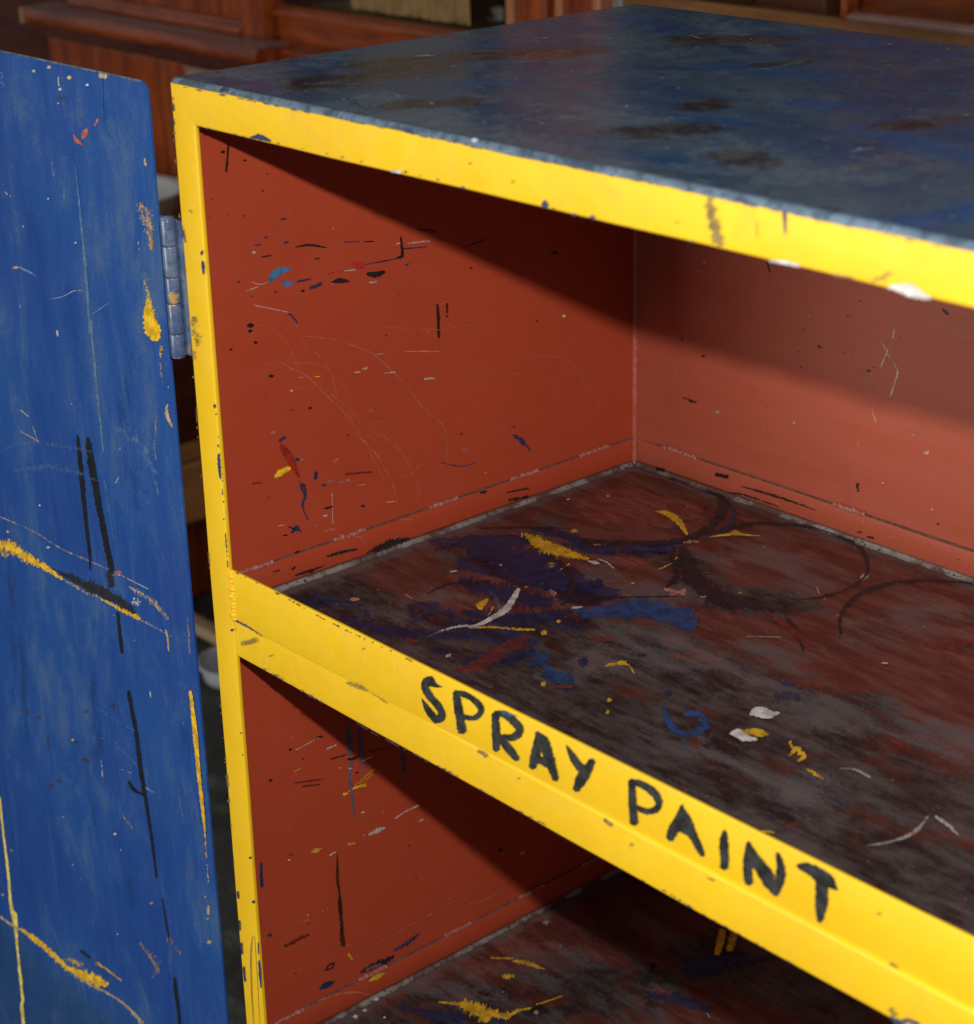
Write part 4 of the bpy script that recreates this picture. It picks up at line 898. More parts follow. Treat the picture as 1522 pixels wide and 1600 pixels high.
F stain 1 0.9 -10,-911,-2,-909,-13,-916,2,-913,-10,-922,-2,-920
F stain 1 0.9 -10,-649,-1,-648,-13,-655,2,-653,-10,-665,-2,-664
F stain 1 0.9 0,-383,9,-382,-4,-391,12,-388,0,-397,8,-396
F stain 1 0.9 2,-340,10,-339,-7,-350,18,-346,1,-358,10,-356
F stain 1 0.9 0,-5356,10,-5352,-7,-5373,18,-5362,1,-5388,10,-5384
F stain 1 0.9 3,-5567,12,-5563,-4,-5586,20,-5575,3,-5600,12,-5595
F stain 1 0.9 -1,-5200,8,-5196,-4,-5213,12,-5205,-1,-5227,8,-5223
F stain 1 0.9 -3,-5026,6,-5022,-6,-5032,9,-5025,-3,-5037,6,-5033
F stain 1 0.9 1,-5421,10,-5417,-3,-5439,15,-5430,2,-5455,11,-5450
F stain 1 0.9 3,-5567,12,-5562,-5,-5577,20,-5565,3,-5585,12,-5580
F stain 1 0.9 -4,-4948,5,-4944,-13,-4958,15,-4945,-4,-4964,5,-4960
F stain 1 0.9 5,-6122,14,-6117,3,-6131,17,-6124,5,-6144,14,-6139
F stain 1 0.9 -6,-4737,3,-4733,-9,-4751,6,-4745,-6,-4765,3,-4761
F stain 1 0.9 4,-5786,13,-5782,-1,-5804,19,-5795,4,-5821,13,-5816
F stain 1 0.9 -6,-4811,3,-4806,-11,-4816,10,-4807,-6,-4823,4,-4819
F stain 1 0.9 7,-7137,16,-7132,4,-7145,19,-7136,7,-7151,16,-7145
F stain 1 0.9 1,-5424,10,-5420,-4,-5432,16,-5422,1,-5437,11,-5432
F stain 1 0.9 -1,-5238,8,-5233,-11,-5248,18,-5235,-1,-5250,8,-5246
F chip 1 0.9 264,-2615,273,-2612,259,-2622,279,-2615,265,-2627,273,-2625
F chip 1 0.9 261,-2543,270,-2540,256,-2549,276,-2543,262,-2552,270,-2549
F chip 1 0.9 253,-3418,262,-3415,249,-3424,265,-3418,253,-3432,261,-3430
F chip 1 0.9 259,-2489,268,-2487,254,-2496,274,-2490,260,-2502,268,-2499
F chip 1 0.9 270,-2768,279,-2765,262,-2775,288,-2767,271,-2782,279,-2779
F chip 1 0.9 268,-2715,277,-2712,265,-2720,281,-2714,269,-2727,277,-2724
F chip 1 0.9 262,-2567,271,-2564,255,-2574,279,-2566,263,-2576,271,-2574
F chip 1 0.9 258,-3285,267,-3282,255,-3290,269,-3286,258,-3295,266,-3292
F chip 1 0.9 266,-2669,275,-2666,260,-2673,281,-2666,267,-2675,275,-2672
F chip 1 0.9 267,-2670,275,-2666,264,-2671,278,-2667,267,-2675,275,-2673
F chip 1 0.9 265,-2633,273,-2630,262,-2637,276,-2632,265,-2641,274,-2639
F chip 1 0.9 272,-2805,280,-2802,266,-2809,287,-2802,272,-2814,280,-2811
F chip 1 0.9 254,-3384,263,-3381,248,-3391,269,-3384,254,-3399,262,-3396
F chip 1 0.9 272,-2818,280,-2815,264,-2827,290,-2818,273,-2835,281,-2832
F edgeblue 1 0.9 5178,-5,5179,-2,5203,-8,5205,2,5229,-6,5230,-2
F edgeblue 1 0.9 3109,-6,3111,-2,3124,-7,3126,-1,3140,-6,3141,-2
F edgeblue 1 0.9 2249,-8,2250,-4,2285,-8,2287,-2,2321,-8,2323,-4
F edgeblue 1 0.9 5375,-6,5376,-3,5397,-7,5398,-2,5419,-6,5419,-3
F edgeblue 1 0.9 1199,-11,1200,-7,1225,-13,1231,0,1255,-11,1257,-7
F edgeblue 1 0.9 4524,-2,4525,1,4539,-3,4541,4,4555,-2,4556,1
F edgeblue 1 0.9 2759,-7,2759,-3,2769,-9,2773,2,2782,-7,2784,-3
F edgeblue 1 0.9 5187,-5,5187,-2,5197,-6,5198,0,5208,-5,5209,-2
F edgeblue 1 0.9 5082,-5,5082,-2,5101,-6,5103,3,5121,-5,5122,-2
F edgeblue 1 0.9 1097,-12,1098,-8,1123,-12,1127,-2,1150,-11,1153,-7
F edgeblue 1 0.9 3440,-5,3441,-1,3463,-7,3467,4,3488,-5,3490,-1
F edgeblue 1 0.9 4037,-3,4038,0,4075,-3,4076,3,4113,-3,4114,0
F edgeblue 1 0.9 5645,-8,5645,-4,5661,-11,5664,-1,5680,-8,5680,-5
F edgeblue 1 0.9 306,-15,308,-11,345,-18,351,-5,387,-15,390,-11
F edgeblue 1 0.9 3175,-6,3176,-2,3193,-7,3195,0,3211,-6,3212,-2
F edgeblue 1 0.9 4232,-3,4232,1,4251,-3,4253,4,4270,-3,4272,1
F edgeblue 1 0.9 2899,-6,2899,-3,2917,-8,2921,3,2937,-6,2939,-3
F edgeblue 1 0.9 5824,-9,5824,-6,5845,-10,5846,-4,5867,-9,5867,-6
F edgeblue 1 0.9 5733,-8,5734,-5,5752,-10,5753,-4,5771,-9,5772,-5
F edgeblue 1 0.9 908,-13,909,-8,951,-12,955,-4,995,-12,998,-8
F edgeblue 1 0.9 5557,-7,5557,-4,5571,-9,5573,1,5587,-7,5588,-4
F edgeblue 1 0.9 4575,-3,4576,1,4605,-3,4607,2,4636,-3,4637,1
F edgeblue 1 0.9 3923,-4,3923,0,3949,-5,3951,2,3977,-4,3978,0
F edgeblue 1 0.9 2666,-7,2667,-3,2678,-8,2681,0,2691,-7,2692,-3
F edgeblue 1 0.9 3699,-4,3700,-1,3729,-7,3733,4,3762,-4,3763,-1
F edgeblue 1 0.9 5639,-8,5640,-4,5668,-9,5670,-1,5698,-8,5699,-5
F edgeblue 1 0.9 4067,-3,4068,0,4099,-5,4101,4,4132,-3,4133,0
F edgeblue 1 0.9 4911,-4,4912,-1,4933,-5,4934,1,4955,-4,4956,-1
F edgeblue 1 0.9 820,-13,822,-9,848,-15,853,-3,878,-13,881,-8
F edgeblue 1 0.9 5113,-5,5114,-2,5129,-5,5130,2,5145,-5,5146,-2
F edgeblue 1 0.9 5128,-5,5128,-2,5137,-6,5139,2,5148,-5,5149,-2
F edgeblue 1 0.9 6342,-13,6343,-10,6368,-15,6369,-6,6394,-13,6395,-10
F edgeblue 1 0.9 5238,-6,5239,-2,5261,-8,5263,0,5285,-6,5286,-2
F edgeblue 1 0.9 6064,-11,6064,-8,6076,-11,6077,-4,6089,-11,6090,-8
F edgeblue 1 0.9 3187,-6,3188,-2,3197,-7,3199,0,3208,-6,3210,-2
F edgeblue 1 0.9 4749,-3,4750,0,4781,-4,4783,4,4814,-4,4815,0
F edgeblue 1 0.9 3139,-6,3139,-2,3152,-7,3155,2,3167,-6,3169,-2
F edgeblue 1 0.9 5116,-5,5116,-2,5133,-5,5135,1,5151,-5,5152,-2
F edgeblue 1 0.9 2575,-7,2576,-3,2595,-10,2599,2,2617,-7,2619,-3
F edgeblue 1 0.9 1506,-10,1507,-6,1543,-10,1546,-2,1581,-10,1584,-5
F edgeblue 1 0.9 587,-14,588,-10,624,-16,630,-3,664,-14,667,-9
F edgeblue 1 0.9 5185,-5,5186,-2,5203,-7,5205,1,5222,-5,5223,-2
F edgeblue 1 0.9 6105,-11,6105,-8,6118,-13,6119,-5,6132,-11,6133,-8
F edgeblue 1 0.9 6403,-14,6403,-11,6413,-15,6414,-10,6424,-14,6425,-11
F edgeblue 1 0.9 4225,-3,4226,1,4252,-4,4253,3,4278,-3,4280,1
F edgeblue 1 0.9 4409,-2,4410,1,4435,-4,4438,6,4463,-2,4464,1
F edgeblue 1 0.9 578,-14,580,-10,612,-16,618,-3,649,-14,651,-9
F edgeblue 1 0.9 2646,-7,2647,-3,2685,-9,2690,3,2727,-7,2729,-3
F edgeblue 1 0.9 1997,-8,1998,-4,2034,-9,2037,1,2073,-8,2075,-4
F edgeblue 1 0.9 948,-12,950,-8,970,-13,973,-6,992,-12,994,-8
F edgeblue 1 0.9 1376,-10,1378,-6,1412,-14,1417,-2,1452,-10,1453,-6
F edgeblue 1 0.9 5220,-5,5221,-2,5248,-7,5250,2,5277,-6,5278,-2
F edgeblue 1 0.9 6184,-12,6185,-9,6211,-14,6213,-5,6240,-12,6241,-9
F edgeblue 1 0.9 975,-12,976,-8,992,-14,995,-6,1011,-12,1013,-8
F edgeblue 1 0.9 3045,-6,3046,-2,3070,-8,3074,3,3097,-6,3099,-2
F edgeblue 1 0.9 787,-13,788,-9,817,-14,821,-5,849,-13,851,-9
F edgeblue 1 0.9 1080,-12,1081,-8,1116,-14,1121,-3,1156,-11,1158,-7
F edgeblue 1 0.9 3812,-4,3813,0,3850,-3,3852,3,3889,-4,3890,0
F edgeblue 1 0.9 5350,-6,5351,-3,5375,-7,5377,-1,5401,-6,5402,-3
F edgeblue 1 0.9 3728,-4,3729,-1,3747,-6,3751,5,3769,-4,3771,-1
F edgeblue 1 0.9 3102,-6,3103,-2,3121,-8,3125,2,3143,-6,3144,-2
F edgeblue 1 0.9 5508,-7,5509,-4,5530,-8,5531,-1,5552,-7,5552,-4
F edgeblue 1 0.9 5816,-9,5817,-6,5835,-11,5837,-4,5855,-9,5856,-6
F edgeblue 1 0.9 2064,-8,2066,-4,2100,-10,2103,-2,2138,-8,2139,-4
F edgeblue 1 0.9 894,-13,895,-8,927,-13,931,-3,961,-12,964,-8
F edgeblue 1 0.9 3109,-6,3110,-2,3150,-8,3152,0,3192,-6,3193,-2
F edgeblue 1 0.9 5636,-7,5636,-4,5643,-8,5645,-1,5651,-8,5653,-4
F edgeblue 1 0.9 163,-16,165,-12,188,-17,193,-8,215,-16,218,-11
F edgeblue 1 0.9 3969,-4,3970,0,3979,-7,3982,4,3991,-3,3993,0
F edgeblue 1 0.9 3494,-5,3495,-1,3518,-7,3521,1,3544,-5,3545,-1
F chip 1 0.9 5432,-260,5432,-256,5441,-260,5442,-254,5450,-260,5452,-256
F chip 1 0.9 2629,-244,2630,-240,2642,-246,2646,-237,2658,-245,2660,-241
F chip 1 0.9 5195,-259,5195,-256,5204,-259,5205,-254,5214,-259,5215,-256
F chip 1 0.9 404,-262,406,-257,421,-265,427,-251,441,-261,444,-257
F chip 1 0.9 4831,-259,4832,-256,4842,-262,4845,-251,4856,-259,4857,-256
F chip 1 0.9 4488,-259,4489,-255,4500,-262,4503,-252,4513,-259,4514,-255
F chip 1 0.9 2793,-245,2793,-241,2808,-244,2811,-237,2825,-245,2828,-241
F chip 1 0.9 2797,-245,2797,-241,2804,-246,2807,-238,2813,-245,2816,-241
F chip 1 0.9 4071,-255,4072,-251,4076,-257,4079,-249,4083,-255,4084,-251
F chip 1 0.9 732,-257,732,-253,742,-259,748,-246,755,-257,759,-252
F chip 1 0.9 1481,-246,1479,-242,1484,-249,1490,-235,1492,-246,1496,-242
F chip 1 0.9 3739,-251,3739,-248,3743,-255,3747,-243,3751,-252,3753,-248
F chip 1 0.9 5360,-260,5361,-256,5364,-261,5366,-254,5368,-260,5370,-256
F chip 1 0.9 1880,-242,1881,-238,1894,-245,1899,-233,1911,-242,1913,-238
F chip 1 0.9 1210,-250,1210,-246,1222,-251,1227,-240,1236,-250,1240,-246
F chip 1 0.9 837,-255,837,-251,844,-256,848,-247,853,-255,857,-251
F chip 1 0.9 2495,-244,2495,-240,2504,-247,2509,-234,2517,-244,2519,-240
F chip 1 0.9 1727,-243,1728,-239,1739,-245,1743,-235,1754,-242,1756,-238
F chip 1 0.9 4378,-258,4378,-254,4383,-260,4386,-250,4389,-258,4391,-255
F chip 1 0.9 301,-263,303,-259,319,-265,324,-254,339,-263,341,-258
F chip 1 0.9 3790,-252,3791,-248,3802,-254,3805,-246,3816,-252,3817,-249
F chip 1 0.9 504,-260,505,-256,516,-260,519,-254,529,-260,532,-256
F chip 1 0.9 2075,-243,2075,-239,2084,-245,2090,-233,2097,-243,2100,-239
F chip 1 0.9 2504,-244,2505,-240,2514,-247,2519,-234,2527,-244,2530,-240
F chip 1 0.9 5406,-260,5407,-256,5418,-260,5419,-254,5430,-260,5431,-256
F chip 1 0.9 5334,-260,5334,-256,5338,-262,5340,-252,5343,-260,5345,-256
D white 0 1 -1879,-143,-1881,-132,-1855,-144,-1859,-122,-1832,-133,-1834,-122
D tan 0 1 -1648,-91,-1650,-79,-1620,-92,-1625,-67,-1595,-80,-1597,-68
D tan 0 1 -1369,-136,-1372,-122,-1339,-136,-1345,-109,-1312,-123,-1314,-110
D white 0 1 -1514,-234,-1515,-224,-1493,-234,-1497,-215,-1475,-225,-1476,-216
D white 0 1 -1115,-155,-1117,-146,-1096,-155,-1099,-137,-1078,-147,-1080,-138
D white 1 0.7 -1511,-134,-1486,-131,-1520,-207,-1494,-203
D chip 1 0.6 -1516,-301,-1520,-281,-1471,-301,-1479,-262,-1431,-282,-1435,-262
D white 0 0.8 -1551,-339,-1552,-332,-1537,-339,-1540,-326,-1525,-333,-1526,-327
D tan 0 1 -925,-75,-911,-43,-828,-72,-813,-39
D pinkred 0 0.9 -1373,-550,-1350,-540,-1345,-591,-1304,-568,-1255,-606,-1242,-596
D pinkred 0 0.9 -1224,-554,-1255,-549,-1160,-514,-1230,-506,-1150,-475,-1178,-473
D pinkred 1 0.9 -1030,-436,-1061,-432,-975,-382,-1006,-377
D blue2 0 0.9 -892,-79,-862,-76,-921,-222,-896,-219,-927,-333,-906,-329,-922,-446,-898,-441
D tan 1 0.9 -424,-585,-377,-576,-423,-632,-376,-622
D yellow 2 0.5 -590,-949,-522,-904,-509,-998,-388,-947,-487,-1095,-358,-1063,-445,-1245,-392,-1232
D tan 2 0.7 -589,-974,-474,-934,-500,-1135,-385,-1094
D paleblue 1 0.25 -589,-1450,-514,-1428,-617,-1570,-448,-1525,-631,-1786,-426,-1717,-477,-1919,-371,-1871
D yellow 0 1 -549,-1633,-512,-1625,-597,-1727,-484,-1698,-611,-1832,-444,-1774,-587,-1907,-398,-1829,-509,-1946,-401,-1899
D yellow 2 0.9 -573,-1496,-547,-1487,-550,-1607,-476,-1582,-506,-1794,-414,-1763
D dullyellow 2 0.9 -447,-1968,-384,-1953,-458,-2058,-394,-2043
D dullyellow 1 0.5 -406,-1121,-381,-1117,-429,-1245,-403,-1241
D dullyellow 2 0.9 -599,-1216,-576,-1210,-594,-1275,-571,-1270
D tan 1 0.9 -397,-2405,-373,-2400,-440,-2496,-373,-2472,-358,-2578,-335,-2567
D dullyellow 2 0.8 -439,-1967,-373,-1955,-461,-2056,-395,-2043
D dullyellow 2 0.6 -452,-2089,-415,-2079,-448,-2257,-412,-2247
D dullyellow 2 0.5 -545,-2466,-527,-2463,-630,-2783,-598,-2775,-618,-2903,-599,-2897
D paleblue 1 0.55 -1395,-781,-1375,-777,-1392,-1012,-1359,-1005,-1398,-1280,-1353,-1270,-1405,-1602,-1359,-1592,-1430,-2077,-1383,-2065
D paleblue 1 0.55 -1400,-1969,-1354,-1957,-1404,-2232,-1357,-2219,-1408,-2498,-1367,-2486,-1408,-2803,-1367,-2791,-1402,-3037,-1374,-3029
D paleblue 2 0.5 -1432,-3229,-1412,-3222,-1405,-3501,-1371,-3488,-1382,-3775,-1361,-3767
D black 0 0.92 -1787,-3004,-1759,-2995,-1806,-3125,-1743,-3105,-1812,-3314,-1741,-3291,-1815,-3579,-1750,-3557,-1810,-3826,-1760,-3808,-1802,-4016,-1758,-4001,-1807,-4173,-1785,-4165
D black 0 0.92 -1640,-2986,-1592,-2970,-1659,-3107,-1562,-3074,-1643,-3271,-1539,-3234,-1599,-3521,-1509,-3486,-1558,-3717,-1475,-3684,-1521,-3934,-1437,-3900,-1488,-4107,-1398,-4069
D black 1 0.8 -1553,-4118,-1434,-4070,-1536,-4249,-1417,-4199
D black 0 0.9 -1440,-4437,-1398,-4421,-1446,-4606,-1396,-4586,-1440,-4805,-1390,-4785
D black 0 0.92 -1407,-5146,-1350,-5119,-1378,-5317,-1321,-5290,-1348,-5529,-1287,-5501,-1332,-5894,-1267,-5862,-1296,-6129,-1245,-6103,-1263,-6409,-1219,-6387,-1230,-6847,-1201,-6832
D black 0 0.9 -1538,-6048,-1505,-6023,-1464,-6102,-1425,-6064,-1306,-6085,-1289,-6064
D black 0 0.9 -1156,-7014,-1145,-7008,-1149,-7218,-1124,-7204,-1114,-7426,-1092,-7412
D black 0 0.9 -1093,-7783,-1063,-7767,-1111,-7933,-1052,-7899,-1092,-8081,-1047,-8055,-1095,-8269,-1043,-8239
D yellow 1 0.95 -3376,-4482,-3330,-4365,-3202,-4438,-3097,-4307,-2945,-4444,-2831,-4328,-2634,-4429,-2551,-4345,-2290,-4425,-2256,-4390
D yellow 2 0.9 -3413,-4531,-3320,-4428,-3256,-4525,-3165,-4423
D yellow 1 0.95 -1689,-4407,-1674,-4388,-1465,-4410,-1424,-4359,-1272,-4412,-1222,-4351,-1097,-4403,-1059,-4356
D tan 2 0.9 -2320,-4421,-2297,-4397,-2049,-4436,-2004,-4383,-1769,-4420,-1728,-4367,-1490,-4396,-1464,-4363
D black 1 0.85 -2454,-4383,-2435,-4359,-2153,-4391,-2087,-4308,-1931,-4411,-1821,-4272,-1660,-4396,-1541,-4249,-1387,-4380,-1283,-4268,-1160,-4364,-1128,-4331
D tan 2 0.8 -3295,-4145,-3279,-4125,-2722,-4108,-2709,-4093,-2225,-4131,-2208,-4112,-1734,-4099,-1720,-4080,-1299,-4079,-1285,-4060,-912,-4068,-901,-4054
D tan 2 0.8 -1096,-4400,-1075,-4372,-839,-4388,-821,-4365,-586,-4383,-577,-4372
D tan 2 0.8 -1220,-4154,-1192,-4122,-929,-4187,-849,-4112,-680,-4263,-627,-4221
D tan 0 0.9 -710,-4352,-691,-4344,-702,-4429,-672,-4417,-699,-4527,-679,-4519
D white 2 0.9 -1176,-4289,-1183,-4253,-1103,-4276,-1117,-4205,-1038,-4228,-1045,-4193
D white 2 1 -1178,-4233,-1131,-4200,-1113,-4270,-1066,-4236
D white 0 1 -2494,-4194,-2497,-4182,-2468,-4190,-2472,-4166,-2443,-4174,-2446,-4162
D white 0 1 -2551,-3825,-2552,-3818,-2534,-3823,-2537,-3808,-2519,-3813,-2521,-3806
D white 0 0.9 -1940,-2170,-1908,-2161,-1938,-2209,-1906,-2200
D pinkred 1 0.8 -1379,-4084,-1383,-4063,-1335,-4077,-1343,-4034,-1294,-4048,-1298,-4027
D white 2 0.9 -1535,-4134,-1529,-4117,-1294,-4074,-1288,-4057
D white 1 0.7 -1199,-4073,-1190,-4062,-911,-4067,-902,-4055
D white 1 0.9 -3189,-4255,-3191,-4243,-3163,-4251,-3167,-4228,-3139,-4235,-3141,-4224
D tan 2 0.7 -2736,-3215,-2709,-3188,-2434,-3229,-2408,-3202
D white 2 0.6 -2520,-3100,-2483,-3085,-2471,-3203,-2434,-3187
D white 1 0.6 -2689,-3010,-2669,-2995,-2569,-3038,-2550,-3023
D paleblue 1 0.9 -2460,-1747,-2451,-1737,-2332,-1760,-2305,-1733,-2176,-1770,-2160,-1755
D tan 0 0.9 -2532,-1776,-2530,-1757,-2440,-1755,-2439,-1737
D white 1 0.6 -1981,-1920,-1981,-1916,-1768,-1856,-1771,-1850,-1590,-1778,-1593,-1772,-1458,-1747,-1457,-1743
D paleblue 1 0.8 -1341,-1910,-1349,-1904,-1082,-1772,-1090,-1766
D white 0 0.9 -1853,-1102,-1854,-1096,-1838,-1102,-1841,-1089,-1825,-1095,-1827,-1089
D white 0 0.8 -2294,-1393,-2295,-1387,-2281,-1393,-2283,-1381,-2268,-1386,-2269,-1381
D white 0 0.9 -1504,-1387,-1506,-1380,-1489,-1386,-1491,-1372,-1474,-1378,-1476,-1371
D paleblue 2 0.7 -1595,-976,-1565,-972,-1627,-1141,-1597,-1136
D paleblue 2 0.5 -1740,-800,-1700,-791,-1732,-915,-1691,-906
D white 2 0.6 -2531,-1155,-2497,-1135,-2451,-1186,-2417,-1166
D white 2 0.6 -2496,-2006,-2460,-1997,-2499,-2098,-2462,-2089
D paleblue 2 0.4 -2384,-201,-2314,-191,-2394,-319,-2324,-308
D white 1 0.5 -1243,-3262,-1259,-3261,-1184,-3201,-1201,-3199
D paleblue 2 0.35 -1195,-2837,-1147,-2756,-1032,-2844,-867,-2709,-772,-2962,-622,-2886,-654,-3199,-610,-3182
D paleblue 2 0.25 -3133,-3506,-3144,-3471,-2543,-3285,-2530,-3224,-1585,-3102,-1567,-3061
D paleblue 2 0.25 -2943,-3635,-2942,-3596,-2226,-3423,-2192,-3338,-1502,-3339,-1473,-3296
D yellow 0 0.95 -438,-4790,-392,-4770,-434,-4981,-375,-4955,-432,-5213,-361,-5182,-422,-5524,-370,-5499,-414,-5760,-362,-5734,-395,-6033,-362,-6016
D yellow 2 0.95 -395,-6032,-362,-6017,-403,-6281,-370,-6264
D tan 2 0.9 -404,-6342,-374,-6327,-407,-6509,-377,-6494
D tan 0 0.7 -443,-6753,-399,-6734,-461,-6846,-417,-6827
D tan 0 0.7 -500,-7151,-504,-7134,-467,-7140,-474,-7106,-438,-7112,-441,-7095
D tan 0 0.8 -481,-6695,-483,-6686,-465,-6690,-468,-6673,-450,-6676,-452,-6668
D tan 1 0.8 -482,-6908,-484,-6896,-460,-6901,-464,-6878,-440,-6883,-443,-6872
D dullyellow 2 0.7 -379,-4132,-347,-4121,-398,-4441,-366,-4429
D paleyellow 0 1 -4016,-7229,-3974,-7209,-4040,-7611,-3998,-7590,-4047,-8004,-3999,-7980,-4086,-8481,-4028,-8450,-4061,-8585,-3955,-8526,-4059,-8883,-4011,-8857,-4087,-9333,-4033,-9303,-4103,-9574,-4044,-9542,-4147,-9675,-4078,-9638,-4158,-9898,-4093,-9860
D tan 1 0.9 -4355,-8730,-4321,-8693,-4095,-8717,-4051,-8666,-3863,-8669,-3840,-8641
D yellow 1 0.97 -3930,-8666,-3896,-8629,-3686,-8689,-3591,-8589,-3405,-8704,-3297,-8590,-3074,-8704,-2984,-8599,-2843,-8693,-2726,-8524,-2604,-8652,-2476,-8438,-2296,-8496,-2260,-8433
D yellow 2 0.9 -3082,-8609,-3020,-8510,-2748,-8515,-2689,-8418
D tan 1 0.7 -2967,-8687,-2939,-8652,-2612,-8657,-2576,-8609,-2292,-8587,-2262,-8546,-1996,-8564,-1954,-8517,-1741,-8623,-1678,-8557
D dullyellow 1 0.8 -2481,-8340,-2437,-8286,-2246,-8312,-2213,-8273,-2028,-8306,-2000,-8273
D pinkred 1 0.8 -2467,-8328,-2469,-8313,-2436,-8318,-2441,-8287,-2407,-8292,-2410,-8277
D black 1 0.6 -2762,-8353,-2695,-8278,-2587,-8350,-2522,-8276
D chip 1 0.9 -3320,-6081,-3324,-6054,-3260,-6067,-3269,-6013,-3206,-6026,-3210,-6000
D chip 1 0.9 -3059,-6025,-3062,-6006,-3019,-6015,-3025,-5979,-2982,-5988,-2985,-5969
D chip 1 0.9 -2482,-6015,-2426,-5959,-2373,-6022,-2318,-5966
D chip 1 0.9 -2322,-6162,-2275,-6100,-2211,-6149,-2164,-6088
D chip 1 0.8 -2999,-6717,-3004,-6688,-2936,-6701,-2946,-6643,-2879,-6655,-2883,-6626
D chip 1 0.7 -2836,-6589,-2839,-6567,-2787,-6576,-2794,-6531,-2742,-6541,-2746,-6519
D chip 1 0.7 -2914,-6144,-2864,-6123,-2923,-6280,-2872,-6258
D chip 1 0.7 -1687,-5361,-1636,-5336,-1679,-5409,-1627,-5384
D chip 1 0.6 -2168,-5631,-2172,-5610,-2123,-5621,-2130,-5578,-2082,-5589,-2085,-5568
D tan 1 0.8 -2445,-6009,-2447,-5995,-2415,-6001,-2420,-5974,-2388,-5980,-2390,-5967
D white 2 0.9 -1967,-6010,-1936,-5996,-1971,-6172,-1940,-6158
D white 0 1 -1873,-6706,-1874,-6695,-1850,-6700,-1854,-6678,-1829,-6682,-1831,-6671
D tan 2 0.8 -2799,-6937,-2802,-6920,-2763,-6927,-2769,-6894,-2731,-6901,-2733,-6884
D paleblue 0 0.8 -1252,-5991,-1232,-5967,-1135,-5988,-1115,-5964
D white 2 0.8 -1634,-5967,-1624,-5951,-1458,-5937,-1448,-5922
D tan 0 0.7 -1367,-7173,-1369,-7159,-1339,-7164,-1344,-7136,-1314,-7142,-1316,-7128
D white 0 0.8 -1785,-6824,-1787,-6818,-1773,-6820,-1775,-6808,-1762,-6811,-1763,-6805
D white 0 0.8 -2696,-7383,-2697,-7377,-2683,-7379,-2685,-7367,-2671,-7369,-2672,-7363
D white 0 0.8 -2006,-7792,-2008,-7784,-1991,-7787,-1994,-7772,-1978,-7775,-1979,-7767
D paleblue 2 0.5 -740,-5794,-706,-5777,-719,-6091,-685,-6074
D dullyellow 2 0.4 -1651,-7719,-1586,-7659,-1445,-7849,-1263,-7718,-1487,-7980,-1417,-7959
D dullyellow 2 0.4 -1170,-7446,-1080,-7360,-976,-7506,-888,-7419
D paleblue 2 0.35 -1887,-5697,-1869,-5682,-1397,-5820,-1367,-5795,-1155,-6008,-1136,-5994
D tan 2 0.5 -1706,-6433,-1673,-6406,-1546,-6515,-1514,-6488
D paleblue 2 0.4 -1993,-5510,-1975,-5489,-1337,-5488,-1320,-5468
D tan 1 0.6 -3913,-7777,-3915,-7764,-3883,-7768,-3887,-7742,-3856,-7746,-3858,-7733
D tan 1 0.8 -4229,-8419,-4231,-8405,-4198,-8409,-4202,-8381,-4169,-8385,-4171,-8371
D white 2 0.8 -1036,-5007,-1009,-4997,-1046,-5070,-1019,-5060
D chip 0 0.7 -3057,-4537,-3058,-4531,-3044,-4534,-3046,-4523,-3033,-4527,-3034,-4521
D chip 0 0.7 -3515,-5150,-3516,-5145,-3504,-5147,-3506,-5138,-3494,-5141,-3495,-5136
D white 0 0.7 -2375,-925,-2376,-922,-2368,-925,-2369,-919,-2361,-922,-2362,-919
D tan 0 0.7 -1825,-2750,-1826,-2745,-1814,-2749,-1816,-2739,-1805,-2743,-1806,-2738
D chip 0 0.7 -1173,-5887,-1173,-5884,-1166,-5886,-1167,-5879,-1159,-5880,-1160,-5877
D white 0 0.7 -1143,-2953,-1144,-2948,-1135,-2952,-1136,-2943,-1127,-2946,-1127,-2942
D tan 0 0.7 -1208,-4614,-1209,-4608,-1197,-4612,-1199,-4601,-1187,-4604,-1188,-4599
D tan 0 0.7 -1500,-4490,-1501,-4485,-1489,-4488,-1491,-4477,-1478,-4481,-1479,-4475
D paleblue 0 0.7 -830,-169,-831,-167,-826,-169,-827,-165,-822,-167,-822,-165
D chip 0 0.7 -1374,-5162,-1375,-5159,-1369,-5161,-1370,-5156,-1364,-5157,-1365,-5155
D chip 0 0.7 -3446,-6619,-3447,-6614,-3435,-6616,-3436,-6606,-3424,-6608,-3425,-6603
D tan 0 0.7 -1898,-5774,-1899,-5768,-1887,-5771,-1889,-5761,-1877,-5763,-1878,-5758
D white 0 0.7 -3724,-6676,-3724,-6672,-3714,-6674,-3716,-6666,-3706,-6667,-3707,-6663
D white 0 0.7 -570,-5119,-571,-5116,-564,-5118,-565,-5111,-558,-5113,-559,-5110
D chip 0 0.7 -616,-1858,-616,-1855,-610,-1857,-611,-1851,-604,-1854,-605,-1851
D white 0 0.7 -361,-2266,-362,-2262,-353,-2265,-354,-2257,-345,-2260,-346,-2256
D chip 0 0.7 -1278,-1242,-1279,-1239,-1272,-1242,-1273,-1236,-1267,-1239,-1267,-1236
D paleblue 0 0.7 -2492,-5230,-2493,-5226,-2483,-5228,-2484,-5220,-2475,-5222,-2475,-5218
D tan 0 0.7 -1492,-733,-1493,-730,-1485,-733,-1486,-727,-1478,-730,-1479,-727
D chip 0 0.7 -2108,-1261,-2108,-1257,-2099,-1261,-2101,-1253,-2092,-1257,-2092,-1253
D chip 0 0.7 -2429,-4172,-2430,-4167,-2419,-4170,-2421,-4162,-2411,-4164,-2411,-4160
D tan 0 0.7 -1776,-5424,-1777,-5420,-1768,-5422,-1769,-5414,-1760,-5416,-1761,-5412
